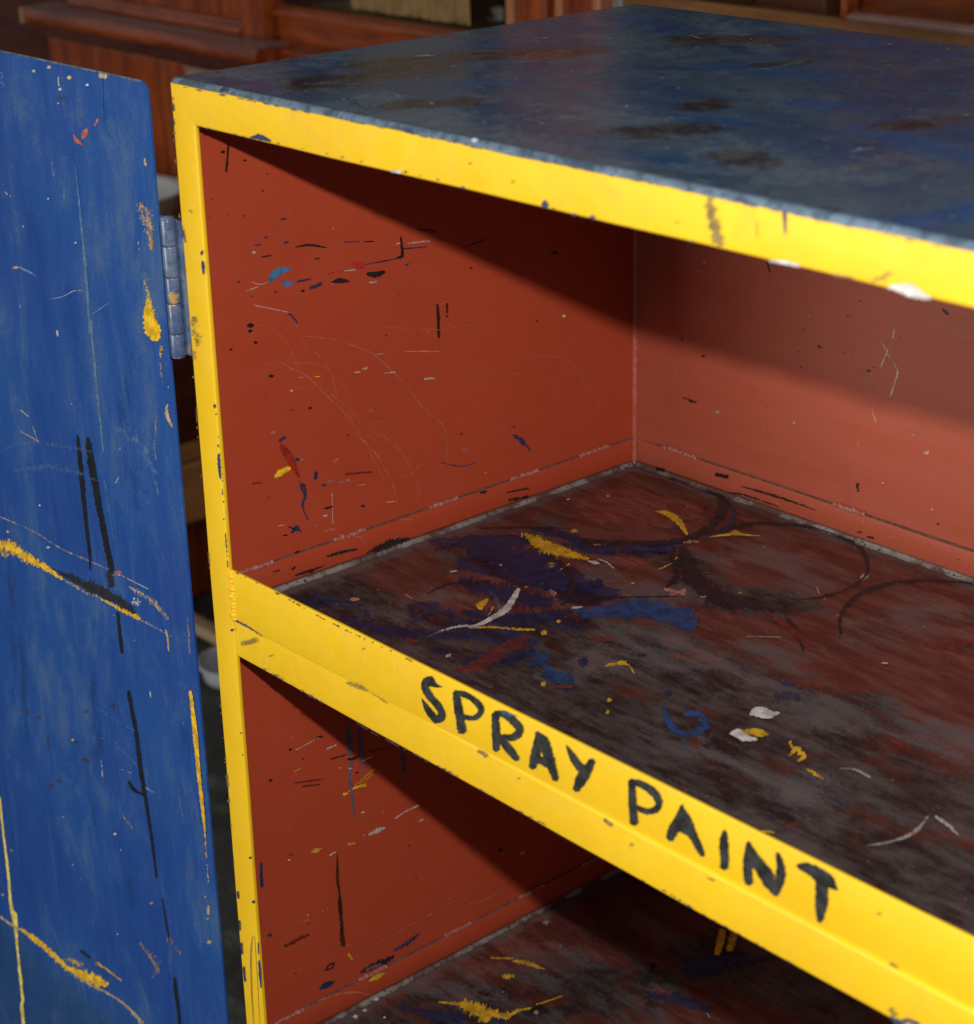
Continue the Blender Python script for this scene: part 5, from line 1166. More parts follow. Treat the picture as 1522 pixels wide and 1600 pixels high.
D paleblue 0 0.7 -438,-2071,-439,-2068,-433,-2070,-434,-2066,-429,-2068,-430,-2065
D paleblue 0 0.7 -2565,-7476,-2566,-7471,-2555,-7473,-2556,-7463,-2545,-7465,-2546,-7460
D chip 0 0.7 -1507,-5135,-1508,-5129,-1495,-5132,-1497,-5121,-1484,-5124,-1485,-5118
D white 0 0.7 -613,-819,-613,-817,-608,-819,-609,-815,-604,-817,-604,-815
L black 0 0.6 3184,-2652,3183,-2648,3190,-2655,3188,-2647,3196,-2653,3195,-2649
L white 0 0.6 1674,-1722,1673,-1719,1678,-1723,1677,-1718,1681,-1722,1681,-1719
L scratch 0 0.48 1233,-1653,1233,-1652,1236,-1655,1235,-1651,1238,-1654,1238,-1652
L white 0 0.6 1290,-1252,1289,-1248,1296,-1254,1294,-1246,1301,-1252,1301,-1248
L white 0 0.6 3735,-2665,3734,-2662,3741,-2668,3739,-2661,3746,-2666,3745,-2663
L navy 0 0.6 418,-1708,418,-1705,423,-1710,422,-1704,427,-1709,427,-1705
L scratch 0 0.48 2621,-2932,2620,-2927,2629,-2935,2627,-2925,2636,-2933,2635,-2928
L white 0 0.6 3972,-2595,3971,-2592,3976,-2596,3975,-2591,3980,-2595,3979,-2592
L white 0 0.6 1009,-2354,1009,-2352,1012,-2355,1011,-2351,1014,-2354,1014,-2352
L scratch 0 0.48 4170,-2873,4169,-2871,4174,-2875,4172,-2870,4177,-2874,4176,-2872
L scratch 0 0.48 1265,-1973,1264,-1971,1267,-1974,1267,-1971,1270,-1974,1270,-1972
L black 0 0.6 586,-2367,586,-2363,593,-2370,591,-2361,598,-2368,598,-2363
L navy 0 0.6 1275,-2966,1275,-2964,1278,-2967,1278,-2963,1281,-2966,1281,-2964
L tan 0 0.6 1190,-3073,1190,-3069,1195,-3075,1194,-3068,1199,-3073,1199,-3070
L navy 0 0.6 1721,-3395,1720,-3390,1726,-3397,1725,-3389,1732,-3396,1731,-3392
L tan 0 0.6 1126,-1184,1126,-1182,1130,-1186,1129,-1181,1133,-1184,1133,-1182
L navy 0 0.6 1858,-2965,1857,-2963,1861,-2967,1860,-2962,1864,-2966,1863,-2964
L tan 0 0.6 2410,-2231,2409,-2227,2417,-2234,2415,-2225,2423,-2232,2422,-2228
L black 0 0.6 1832,-1494,1831,-1492,1835,-1496,1834,-1491,1838,-1495,1838,-1492
L navy 0 0.6 476,-1785,476,-1782,481,-1786,480,-1780,485,-1785,484,-1782
L scratch 0 0.48 2723,-3316,2723,-3313,2727,-3317,2726,-3312,2730,-3316,2729,-3314
L scratch 0 0.48 2369,-1646,2368,-1642,2375,-1649,2374,-1641,2381,-1647,2380,-1643
L black 0 0.6 2177,-2460,2176,-2456,2183,-2462,2182,-2454,2189,-2461,2188,-2456
L tan 0 0.6 1352,-2372,1351,-2367,1358,-2374,1357,-2366,1364,-2373,1363,-2368
L navy 0 0.6 3636,-2688,3635,-2685,3641,-2690,3639,-2684,3645,-2689,3644,-2686
L black 0 0.6 1293,-3160,1293,-3157,1298,-3162,1297,-3155,1303,-3161,1302,-3158
L black 0 0.6 1232,-1743,1232,-1740,1236,-1744,1235,-1739,1240,-1743,1239,-1740
L white 0 0.6 752,-3223,751,-3221,754,-3224,754,-3221,756,-3224,756,-3222
L scratch 0 0.48 3526,-3090,3525,-3085,3534,-3093,3531,-3084,3540,-3091,3539,-3087
L tan 0 0.6 2392,-2238,2391,-2234,2397,-2240,2396,-2233,2402,-2238,2401,-2235
L white 0 0.6 1305,-2630,1304,-2628,1308,-2632,1307,-2627,1311,-2631,1311,-2628
L scratch 0 0.48 3236,-3355,3236,-3353,3240,-3356,3239,-3352,3243,-3355,3242,-3353
L white 0 0.6 2157,-2237,2156,-2233,2163,-2239,2161,-2231,2169,-2238,2168,-2233
L navy 0 0.6 813,-1140,812,-1138,816,-1141,815,-1136,819,-1140,819,-1138
L scratch 0 0.48 3417,-3032,3417,-3028,3423,-3034,3421,-3027,3428,-3032,3427,-3029
L white 0 0.6 3578,-3053,3577,-3050,3582,-3055,3581,-3049,3586,-3054,3585,-3051
L navy 0 0.6 1071,-920,1071,-918,1075,-922,1074,-916,1079,-920,1078,-918
L white 0 0.6 2381,-1568,2380,-1565,2386,-1570,2384,-1564,2390,-1569,2389,-1566
L scratch 0 0.48 2379,-3097,2378,-3092,2386,-3099,2384,-3090,2392,-3098,2391,-3093
L white 0 0.6 1982,-7623,1981,-7620,1985,-7625,1985,-7619,1989,-7625,1988,-7622
L black 0 0.6 412,-5192,411,-5189,415,-5193,414,-5189,417,-5193,417,-5190
L tan 0 0.6 1320,-6380,1320,-6376,1325,-6383,1324,-6376,1330,-6382,1329,-6379
L tan 0 0.6 2179,-7442,2179,-7437,2186,-7447,2185,-7436,2193,-7446,2192,-7440
L black 0 0.6 1696,-7116,1696,-7114,1699,-7118,1698,-7113,1702,-7117,1702,-7115
L scratch 0 0.48 740,-5414,739,-5411,743,-5416,743,-5410,746,-5415,746,-5412
L black 0 0.6 1466,-7378,1465,-7375,1470,-7381,1469,-7375,1473,-7380,1473,-7377
L scratch 0 0.48 228,-5908,228,-5906,231,-5910,231,-5905,234,-5910,234,-5907
L black 0 0.6 1165,-5815,1164,-5812,1169,-5818,1168,-5811,1173,-5817,1172,-5813
L white 0 0.6 1307,-6314,1306,-6311,1311,-6316,1310,-6310,1314,-6315,1314,-6312
L scratch 0 0.48 1515,-5980,1515,-5976,1522,-5984,1520,-5974,1527,-5983,1526,-5978
L tan 0 0.6 2203,-6699,2203,-6694,2210,-6703,2208,-6693,2216,-6702,2215,-6697
L white 0 0.6 673,-6397,673,-6394,677,-6399,676,-6394,680,-6399,679,-6396
L scratch 0 0.48 1468,-7280,1467,-7275,1474,-7283,1472,-7274,1479,-7282,1478,-7278
L black 0 0.6 1973,-6639,1973,-6635,1979,-6643,1978,-6634,1985,-6642,1984,-6638
L tan 0 0.6 627,-6303,626,-6298,633,-6307,632,-6297,639,-6306,638,-6301
L tan 0 0.6 2040,-7237,2039,-7232,2048,-7242,2046,-7231,2055,-7241,2054,-7235
L white 0 0.6 626,-5259,626,-5255,632,-5262,631,-5254,637,-5261,636,-5257
L scratch 0 0.48 1041,-7182,1041,-7177,1048,-7186,1046,-7176,1053,-7185,1053,-7180
L tan 0 0.6 1248,-7344,1247,-7342,1251,-7347,1250,-7341,1254,-7346,1254,-7343
L white 0 0.6 1241,-6351,1241,-6348,1245,-6353,1244,-6347,1249,-6352,1248,-6349
L white 0 0.6 863,-6958,863,-6953,869,-6962,868,-6952,875,-6961,874,-6956
B scratch 0 0.48 2249,-2125,2248,-2122,2255,-2125,2252,-2118,2259,-2122,2258,-2118
B black 0 0.6 814,-2717,813,-2713,820,-2717,818,-2709,825,-2713,824,-2709
B tan 0 0.6 1318,-2984,1318,-2982,1321,-2984,1320,-2980,1324,-2982,1323,-2980
B scratch 0 0.48 3204,-2634,3203,-2630,3210,-2633,3207,-2626,3214,-2630,3213,-2626
B scratch 0 0.48 2380,-2041,2379,-2038,2384,-2041,2383,-2035,2388,-2038,2387,-2035
B black 0 0.6 970,-2628,969,-2625,974,-2628,972,-2622,978,-2625,977,-2622
B scratch 0 0.48 1774,-2197,1773,-2193,1779,-2197,1777,-2190,1783,-2193,1782,-2190
B tan 0 0.6 3183,-2710,3182,-2707,3187,-2710,3185,-2703,3190,-2707,3189,-2703
B tan 0 0.6 3290,-2115,3289,-2114,3292,-2115,3291,-2112,3294,-2114,3293,-2112
B black 0 0.6 2369,-2459,2367,-2455,2375,-2459,2372,-2450,2380,-2455,2378,-2450
B tan 0 0.6 1459,-2297,1458,-2294,1463,-2297,1461,-2292,1466,-2294,1465,-2292
B black 0 0.6 1383,-2979,1382,-2976,1388,-2979,1386,-2973,1391,-2976,1391,-2973
B tan 0 0.6 2299,-2990,2298,-2988,2302,-2990,2301,-2985,2305,-2988,2304,-2985
B black 0 0.6 2983,-2405,2982,-2402,2986,-2405,2985,-2400,2989,-2402,2988,-2400
B scratch 0 0.48 515,-2974,514,-2969,522,-2974,519,-2965,527,-2969,526,-2965
B black 0 0.6 2480,-2642,2480,-2639,2484,-2642,2483,-2636,2487,-2639,2487,-2636
B black 0 0.6 623,-2420,622,-2418,627,-2420,626,-2415,631,-2418,630,-2415
B tan 0 0.6 1292,-2629,1291,-2626,1298,-2629,1295,-2623,1302,-2626,1301,-2623
B scratch 0 0.48 563,-2369,563,-2367,567,-2369,566,-2364,570,-2367,569,-2364
B black 0 0.6 309,-2539,308,-2535,315,-2539,313,-2531,321,-2534,319,-2530
B tan 0 0.6 409,-2486,408,-2482,415,-2486,413,-2478,419,-2482,418,-2478
B black 0 0.6 1723,-2385,1722,-2383,1727,-2385,1725,-2380,1731,-2383,1730,-2380
B black 0 0.6 768,-2706,767,-2702,774,-2705,772,-2698,779,-2702,777,-2698
B scratch 0 0.48 2169,-2471,2168,-2468,2173,-2471,2171,-2465,2177,-2468,2176,-2465
B black 0 0.6 3035,-2051,3034,-2048,3039,-2051,3037,-2045,3042,-2048,3041,-2046
B black 0 0.6 3035,-1958,3034,-1956,3038,-1959,3037,-1953,3041,-1956,3040,-1953
B black 0 0.6 1535,-3058,1533,-3053,1541,-3058,1538,-3049,1546,-3053,1545,-3049
B tan 0 0.6 1606,-3125,1605,-3121,1613,-3125,1610,-3116,1618,-3120,1617,-3116
B tan 0 0.6 716,-3275,715,-3271,721,-3275,719,-3268,726,-3271,725,-3268
B black 0 0.6 1186,-2432,1186,-2429,1191,-2432,1189,-2426,1194,-2429,1193,-2426
S pink 0 0.6 4271,3091,4268,3094,4274,3091,4267,3098,4273,3095,4270,3099
S dullyellow 0 0.6 1370,3373,1366,3377,1373,3374,1365,3381,1371,3378,1367,3381
S tan 0 0.6 4924,1467,4920,1471,4928,1468,4920,1476,4927,1473,4923,1477
S white 0 0.6 5115,1593,5111,1598,5119,1594,5110,1604,5118,1600,5113,1605
S pink 0 0.6 3342,3132,3338,3136,3345,3132,3337,3141,3344,3137,3340,3142
S white 0 0.6 46,1049,40,1052,49,1049,38,1057,47,1054,42,1058
S tan 0 0.6 927,3909,917,3917,933,3910,914,3927,930,3919,920,3928
S pink 0 0.6 1886,1557,1881,1562,1890,1558,1879,1567,1888,1563,1883,1568
S white 0 0.6 1438,1848,1432,1853,1443,1849,1430,1859,1441,1855,1434,1860
S dullyellow 0 0.6 2081,1513,2076,1516,2083,1514,2075,1520,2082,1518,2078,1521
S pink 0 0.6 541,4030,534,4037,546,4031,532,4043,544,4038,536,4044
S white 0 0.6 5059,858,5056,860,5061,859,5056,864,5060,862,5058,864
S dullyellow 0 0.6 1789,4078,1785,4082,1792,4078,1784,4086,1791,4083,1787,4086
S white 0 0.6 2414,637,2408,642,2418,638,2406,647,2416,644,2410,648
S tan 0 0.6 3887,3540,3880,3547,3891,3541,3879,3555,3890,3549,3884,3556
S pink 0 0.6 4468,1544,4464,1548,4471,1545,4463,1553,4470,1550,4466,1553
S tan 0 0.6 1700,1883,1693,1889,1705,1884,1691,1896,1703,1891,1696,1897
S tan 0 0.6 3328,3237,3322,3243,3332,3238,3321,3250,3331,3245,3325,3250
S white 0 0.6 2133,3133,2126,3138,2137,3133,2125,3145,2135,3140,2129,3145
S dullyellow 0 0.6 591,1112,584,1117,596,1113,582,1123,594,1119,587,1124
S tan 0 0.6 2565,2611,2561,2615,2568,2612,2560,2620,2567,2617,2563,2620
S white 0 0.6 4455,617,4451,620,4458,618,4451,624,4457,622,4454,625
S pink 0 0.6 4969,1758,4967,1761,4971,1759,4966,1764,4971,1762,4968,1764
S pink 0 0.6 1330,3637,1324,3643,1335,3638,1321,3650,1333,3645,1326,3651
S pink 0 0.6 351,1811,345,1816,355,1812,343,1821,353,1818,347,1822
S white 0 0.6 5607,738,5604,742,5610,739,5603,746,5609,744,5606,747
S white 0 0.6 1998,3043,1992,3049,2002,3044,1990,3056,2000,3051,1994,3057
S tan 0 0.6 572,2643,568,2646,575,2644,566,2650,573,2648,569,2651
S dullyellow 0 0.6 1350,1379,1345,1383,1354,1380,1343,1388,1352,1385,1347,1389
S dullyellow 0 0.6 2518,529,2512,534,2523,531,2510,541,2521,537,2514,542
S white 0 0.6 6233,811,6230,815,6236,812,6229,820,6236,817,6232,821
S white 0 0.6 5154,2085,5152,2088,5157,2085,5151,2091,5156,2089,5153,2092
S white 0 0.6 3079,3397,3073,3403,3083,3398,3071,3410,3082,3404,3076,3410
S dullyellow 0 0.6 4388,821,4384,825,4392,822,4383,830,4391,828,4386,831
S tan 0 0.6 4779,959,4775,962,4782,960,4774,967,4781,964,4777,968
S pink 0 0.6 4836,1365,4832,1369,4839,1366,4831,1374,4839,1371,4834,1376
S dullyellow 0 0.6 4032,2204,4028,2208,4035,2205,4027,2213,4034,2210,4030,2214
S white 0 0.6 4783,1377,4779,1381,4786,1378,4778,1386,4785,1383,4781,1387
S white 0 0.6 2106,3828,2098,3835,2111,3829,2096,3843,2109,3837,2101,3844
S pink 0 0.6 5599,1418,5595,1422,5602,1419,5595,1427,5602,1424,5598,1428
S tan 0 0.6 1393,2080,1387,2085,1397,2081,1385,2091,1395,2087,1389,2092
S white 0 0.6 1087,4025,1081,4031,1091,4026,1079,4036,1089,4032,1083,4037
S tan 0 0.6 801,3832,794,3838,806,3833,792,3845,804,3840,797,3846
S dullyellow 0 0.6 754,3443,745,3451,760,3445,742,3460,757,3453,748,3461
S pink 0 0.6 2453,1984,2448,1988,2456,1985,2447,1992,2454,1989,2450,1993
S tan 0 0.6 2243,1921,2238,1925,2246,1922,2237,1929,2244,1926,2240,1930
S pink 0 0.6 1274,1829,1267,1835,1279,1831,1264,1842,1277,1837,1269,1843
S white 0 0.6 2323,2688,2318,2693,2327,2689,2316,2699,2326,2695,2320,2700
S white 0 0.6 626,2290,622,2293,629,2290,620,2297,628,2295,623,2298
S tan 0 0.6 752,2399,746,2403,756,2399,745,2408,754,2405,748,2409
S white 0 0.6 4250,2850,4247,2853,4252,2850,4246,2857,4251,2854,4248,2857
S dullyellow 0 0.6 4475,2133,4471,2138,4479,2134,4470,2144,4478,2140,4473,2145
T tan 1 0.8 2840,328,2821,345,2854,342,2836,358
T paleblue 1 0.8 2846,1808,2838,1816,2865,1825,2857,1833
T chip 1 0.8 1378,3088,1358,3109,1393,3101,1372,3122
T white 1 0.8 3113,1240,3099,1253,3130,1255,3117,1268
T paleblue 1 0.8 1269,2124,1253,2139,1283,2135,1266,2150
T paleblue 1 0.8 4846,2096,4836,2109,4856,2105,4846,2118
T paleblue 1 0.8 1184,3001,1164,3021,1208,3022,1189,3041
T tan 1 0.8 4790,2344,4778,2360,4810,2362,4799,2378
T white 1 0.8 4935,1199,4923,1213,4948,1211,4936,1225
T tan 1 0.8 1962,1878,1951,1888,1981,1894,1970,1905
T chip 1 0.8 6040,421,6035,427,6048,429,6044,435
T paleblue 1 0.8 3994,3395,3977,3418,4009,3408,3992,3431
T chip 1 0.8 1772,3863,1748,3890,1791,3879,1768,3906
T paleblue 1 0.8 2815,782,2797,799,2827,792,2808,809
T white 1 0.8 2872,4090,2857,4110,2893,4107,2877,4127
T paleblue 1 0.8 5330,1003,5323,1011,5339,1012,5333,1020
T chip 1 0.8 2710,681,2699,692,2726,695,2715,706
T chip 1 0.8 5607,683,5600,692,5617,693,5610,702
T paleblue 1 0.8 1965,1055,1946,1072,1981,1069,1962,1086
T chip 1 0.8 846,1188,821,1208,866,1204,840,1224
T tan 1 0.8 4309,664,4296,677,4319,673,4307,687
T chip 1 0.8 4891,1419,4885,1427,4908,1435,4902,1443
T tan 1 0.8 5032,600,5025,607,5044,611,5037,619
T paleblue 1 0.8 1458,2124,1438,2142,1476,2140,1457,2158
T chip 1 0.8 3542,2242,3531,2254,3551,2250,3540,2262
T paleblue 1 0.8 3251,2843,3242,2853,3265,2855,3256,2866
T white 1 0.8 1634,216,1618,227,1648,228,1633,240
T paleblue 1 0.8 1889,2942,1877,2955,1911,2960,1898,2973
T chip 1 0.8 5606,996,5599,1005,5617,1006,5610,1015
T chip 1 0.8 5247,315,5242,322,5256,323,5251,329
T paleblue 1 0.8 4586,2098,4575,2113,4594,2105,4583,2120
T tan 1 0.8 4786,1105,4777,1116,4798,1116,4789,1127
T white 1 0.8 2926,1897,2913,1910,2937,1908,2925,1921
T white 1 0.8 5128,1110,5122,1117,5141,1122,5135,1128
T tan 1 0.8 1843,407,1829,419,1858,420,1844,432
T tan 1 0.8 3323,4170,3304,4196,3335,4181,3316,4206
T tan 1 0.8 3394,3422,3382,3437,3414,3439,3403,3454
T paleblue 1 0.8 4620,568,4613,575,4630,577,4624,584
T paleblue 1 0.8 1988,3646,1964,3673,1999,3654,1975,3682
T chip 1 0.8 1782,1516,1771,1525,1800,1531,1789,1541
T paleblue 1 0.8 957,2098,937,2116,968,2107,947,2125
T chip 1 0.8 1967,1521,1957,1530,1982,1534,1973,1543
T paleblue 1 0.8 3268,3528,3259,3539,3283,3541,3275,3552
T chip 1 0.8 6013,649,6009,654,6029,663,6025,669
T paleblue 1 0.8 5142,1278,5136,1286,5155,1290,5149,1298
T chip 1 0.8 5125,549,5113,564,5134,557,5121,572
T white 1 0.8 4140,523,4132,531,4160,542,4153,549
T tan 1 0.8 3125,518,3113,529,3146,537,3134,548
T chip 1 0.8 1941,255,1923,269,1953,266,1936,280
T tan 1 0.8 1223,1474,1202,1491,1248,1495,1227,1513
T chip 1 0.8 1192,922,1168,942,1209,936,1185,956
T paleblue 1 0.8 3725,2027,3709,2047,3747,2046,3730,2066
T chip 1 0.8 3655,447,3642,459,3672,463,3659,475
T paleblue 1 0.8 1672,1574,1656,1589,1684,1585,1668,1599
T paleblue 1 0.8 4844,454,4833,467,4853,462,4841,475
T paleblue 1 0.8 3748,1806,3732,1823,3760,1817,3745,1835
T chip 1 0.8 2339,234,2331,241,2354,247,2345,254
T paleblue 1 0.8 2604,2075,2593,2087,2627,2095,2615,2107
T chip 1 0.8 4179,436,4171,445,4195,451,4187,460
T chip 1 0.8 2786,1043,2776,1053,2805,1060,2795,1070
T white 1 0.8 6217,291,6208,302,6226,299,6218,311
T chip 1 0.8 1428,1126,1407,1144,1440,1136,1418,1154
T tan 1 0.8 1251,2255,1238,2267,1267,2268,1254,2280
T tan 1 0.8 799,2722,773,2746,820,2739,794,2764
T paleblue 1 0.8 1964,3103,1945,3124,1974,3112,1955,3132
T chip 1 0.8 924,3457,907,3474,948,3477,931,3494
T chip 1 0.8 2811,1840,2799,1852,2826,1852,2813,1865
T paleblue 1 0.7 2822,2771,2816,2778,2897,2761,2883,2778,2932,2796,2926,2804
T white 1 0.7 1539,3491,1531,3500,1636,3451,1612,3478,1706,3440,1699,3449
T paleblue 1 0.7 5273,949,5269,954,5288,996,5277,1010,5313,1031,5309,1036
T chip 1 0.7 5628,913,5624,918,5666,954,5660,962,5702,998,5698,1003
T white 1 0.7 679,1581,670,1588,723,1642,696,1664,772,1698,764,1705
T paleblue 1 0.7 5036,1027,5032,1032,5093,1024,5084,1036,5149,1023,5145,1028
T paleblue 1 0.7 2902,561,2896,566,3013,570,2997,586,3140,565,3135,570
T paleblue 1 0.7 4151,774,4147,779,4192,794,4181,807,4228,820,4223,825
T white 1 0.7 4929,1122,4925,1127,4952,1206,4944,1215,4976,1288,4971,1293
T white 1 0.7 4609,1283,4605,1288,4654,1273,4647,1282,4694,1269,4690,1275
T paleblue 1 0.7 5135,1370,5131,1375,5195,1358,5183,1375,5245,1359,5241,1365
T chip 1 0.7 3171,2317,3165,2324,3234,2348,3225,2359,3311,2361,3305,2368
T paleblue 1 0.7 1422,1837,1414,1844,1458,1934,1441,1950,1498,2029,1490,2036
T inkblack 1 0.7 4131,378,4127,383,4213,376,4203,387,4288,381,4284,386
T inkblack 1 0.7 2032,3454,2024,3463,2073,3445,2052,3471,2112,3440,2106,3449
T paleblue 1 0.7 4867,659,4863,663,4900,713,4891,724,4927,775,4922,779
T paleblue 1 0.7 3211,3308,3205,3316,3370,3252,3360,3266,3500,3232,3494,3240
T chip 1 0.7 3113,1375,3107,1381,3112,1440,3102,1450,3094,1524,3088,1529
T paleblue 1 0.7 2870,2975,2863,2982,2895,3070,2877,3091,2891,3202,2885,3209
T paleblue 1 0.7 5902,362,5899,366,5920,364,5911,377,5943,360,5940,364
T inkblack 1 0.7 1555,1399,1548,1405,1564,1461,1545,1476,1554,1539,1546,1545
T inkblack 1 0.7 4367,1453,4362,1459,4391,1519,4383,1529,4397,1607,4393,1613
T inkblack 1 0.7 3674,2481,3669,2488,3774,2443,3761,2459,3842,2443,3836,2449"""
LETTERS = """2676,-3611,2672,-3620,2626,-3608,2605,-3643,2571,-3579,2537,-3652,2482,-3633,2548,-3639,2469,-3704,2542,-3666,2513,-3754,2574,-3701,2590,-3791,2650,-3737,2627,-3822,2698,-3781,2622,-3852,2690,-3853,2629,-3847,2599,-3912,2588,-3835,2530,-3891,2536,-3809,2487,-3848,2471,-3780,2461,-3787
2787,-3611,2852,-3580,2796,-3694,2870,-3659,2806,-3787,2888,-3747,2831,-3900,2913,-3858;2807,-3630,2813,-3593,2881,-3612,2902,-3564,2971,-3613,3005,-3568,3028,-3638,3081,-3595,3035,-3657,3088,-3652,2999,-3700,3018,-3728,2934,-3726,2926,-3764,2849,-3744,2837,-3774
3168,-3623,3236,-3595,3168,-3725,3242,-3695,3169,-3819,3248,-3788,3171,-3892,3228,-3873;3185,-3639,3189,-3600,3271,-3613,3293,-3561,3349,-3628,3398,-3570,3394,-3654,3462,-3611,3387,-3671,3438,-3689,3335,-3712,3343,-3755,3237,-3749,3232,-3789;3224,-3800,3278,-3748,3298,-3848,3355,-3791,3386,-3885,3430,-3841
3588,-3596,3616,-3587,3560,-3678,3629,-3658,3530,-3779,3615,-3760,3511,-3879,3569,-3867;3571,-3617,3602,-3587,3611,-3677,3698,-3612,3662,-3775,3743,-3723,3734,-3884,3786,-3851;3566,-3812,3598,-3751,3696,-3809,3728,-3748
3853,-3592,3863,-3584,3877,-3652,3923,-3613,3927,-3706,3980,-3652,3969,-3725,4021,-3660;4065,-3592,4110,-3593,4008,-3671,4078,-3675,3953,-3751,4037,-3755,3909,-3870,3955,-3871
4391,-3608,4440,-3586,4391,-3712,4452,-3684,4396,-3815,4462,-3784,4410,-3906,4471,-3875;4402,-3625,4411,-3594,4484,-3620,4509,-3567,4573,-3634,4618,-3578,4611,-3668,4669,-3635,4602,-3700,4637,-3720,4546,-3736,4540,-3778,4453,-3750,4441,-3780
4819,-3596,4838,-3592,4766,-3706,4832,-3697,4727,-3784,4804,-3779,4702,-3873,4754,-3870;4800,-3626,4830,-3602,4826,-3702,4893,-3649,4893,-3789,4950,-3741,4977,-3873,5014,-3841;4779,-3782,4804,-3730,4892,-3781,4916,-3729
5140,-3632,5171,-3619,5121,-3723,5187,-3694,5129,-3807,5191,-3779,5133,-3886,5191,-3860
5319,-3630,5354,-3614,5305,-3727,5374,-3699,5304,-3815,5368,-3785,5321,-3905,5377,-3874;5319,-3651,5349,-3623,5369,-3746,5434,-3682,5436,-3820,5517,-3739,5537,-3882,5573,-3847;5535,-3608,5564,-3589,5547,-3693,5605,-3662,5543,-3773,5604,-3754,5533,-3863,5571,-3855
5690,-3626,5696,-3597,5748,-3634,5774,-3561,5831,-3647,5875,-3556,5893,-3652,5941,-3575,5969,-3644,5977,-3633;5825,-3629,5896,-3594,5828,-3717,5911,-3678,5832,-3810,5908,-3780,5846,-3900,5882,-3886"""
MASKS = [('S',0,1.0,30,[77,206,127,222,177,221]),('S',0,0.9,22,[26,210,62,247]),('S',0,0.8,25,[115,109,195,127,203,183]),('S',0,0.7,20,[23,65,82,74]),('S',0,0.7,25,[178,80,212,99]),('S',0,0.6,22,[244,118,272,104]),('S',0,0.55,14,[134,357,114,458]),('S',0,0.7,16,[103,279,148,306,156,342]),('S',0,0.5,20,[255,251,273,302]),('S',1,1.0,60,[27,68,151,67,248,79,334,87,419,88,534,74,630,68]),('S',1,0.9,60,[227,160,333,181,430,200,541,157]),('S',1,0.8,30,[183,314,238,283,304,317]),('S',1,0.5,30,[56,185,49,331]),('S',1,0.7,40,[316,135,450,144,598,111]),('S',2,0.9,30,[158,253,204,249,225,269]),('S',2,0.8,40,[246,180,300,190,344,235]),('S',2,0.9,40,[217,366,276,372]),('S',2,0.8,40,[361,312,393,392]),('S',2,0.8,40,[376,198,460,217,526,224]),('S',2,0.7,30,[102,95,102,145]),('S',2,0.6,30,[375,104,476,113]),('S',2,0.6,30,[262,108,258,162]),('S',3,1.0,45,[62,364,102,384]),('S',3,0.8,20,[158,289]),('S',3,0.6,40,[225,356,245,394]),('S',3,0.7,30,[363,393,419,372]),('S',3,0.5,25,[425,333,450,329]),('S',3,0.5,20,[210,83]),('S',3,0.5,30,[259,193,342,204]),('S',3,0.4,30,[73,82,73,132]),('U',1,0.8,60,[17,101,100,202,149,308]),('U',1,0.9,50,[161,377,287,400]),('U',2,0.5,50,[48,175,87,371]),('U',3,0.6,60,[20,199,39,336]),('U',0,0.6,25,[167,354,181,397]),('U',0,0.6,25,[69,157,106,182]),('U',3,0.6,25,[170,303]),('T',0,0.8,22,[265,276,336,289]),('T',0,0.8,22,[418,43,457,46]),('T',0,0.8,20,[378,208,412,210]),('T',0,0.8,20,[57,383,117,370]),('T',0,0.8,16,[182,404,361,408]),('T',0,0.8,22,[613,9,620,50]),('T',0,0.8,20,[76,148,65,229]),('T',0,0.8,16,[164,109,202,142]),('T',0,0.8,20,[456,172,553,143]),('T',0,0.8,12,[348,127,389,138]),('T',1,0.9,36.25,[102,55,109,99]),('T',1,0.9,31.9,[73,128,97,201,122,240]),('T',1,0.9,29.0,[76,114,113,129]),('T',1,0.9,29.0,[159,346,201,381]),('T',1,0.9,20.3,[339,159,338,172]),('T',1,0.9,23.2,[367,80,383,106]),('T',1,0.9,10.15,[270,296,281,323]),('T',1,0.9,14.5,[467,182,480,218]),('T',1,0.9,20.3,[449,71,467,66]),('T',1,0.9,17.4,[205,42,221,70]),('T',1,0.9,14.5,[135,252,139,273]),('T',2,0.8,22,[-9,24,63,53,262,25,444,2,587,-16,670,-18]),('T',2,0.8,40,[290,103,424,72,515,47]),('T',2,0.8,25,[171,-2,271,7]),('T',2,0.8,18,[102,420,229,349]),('T',3,0.9,14,[128,210,129,239]),('T',3,0.5,24,[522,84,517,122,544,115]),('T',3,0.35,18,[337,144,350,211])]
W, D = 1.02, 0.45
SW, H1 = 0.0260, 0.0262
ZL, ZB, ZR, ZS, ZS2, FLH = -0.3530, -0.3945, -0.4250, -0.3952, -0.8040, 0.0245
FLOOR = -1.25
TOPZ = 0.0036

# ------------------------------------------------------------------ ground
gm = bpy.data.meshes.new('ground')
rng = np.random.default_rng(3)
gx = np.linspace(-14, 10, 97); gy = np.linspace(-8, 14, 89)
GX, GY = np.meshgrid(gx, gy); GZ = FLOOR - .004 * np.abs(np.sin(GX * 3.1) * np.cos(GY * 2.7))
gm.from_pydata(np.stack([GX.ravel(), GY.ravel(), GZ.ravel()], 1).tolist(), [], [(j * 97 + i, j * 97 + i + 1, (j + 1) * 97 + i + 1, (j + 1) * 97 + i) for j in range(88) for i in range(96)])
g = link('ground', gm, mat_ground()); g['kind'] = 'structure'

# ------------------------------------------------------------------ cabinet
CAB = thing('storage_cabinet', 'old steel paint cabinet with yellow frame, red inside, blue top and open blue door', 'cabinet', (W / 2, D / 2, FLOOR))
FB = FLOOR + .04
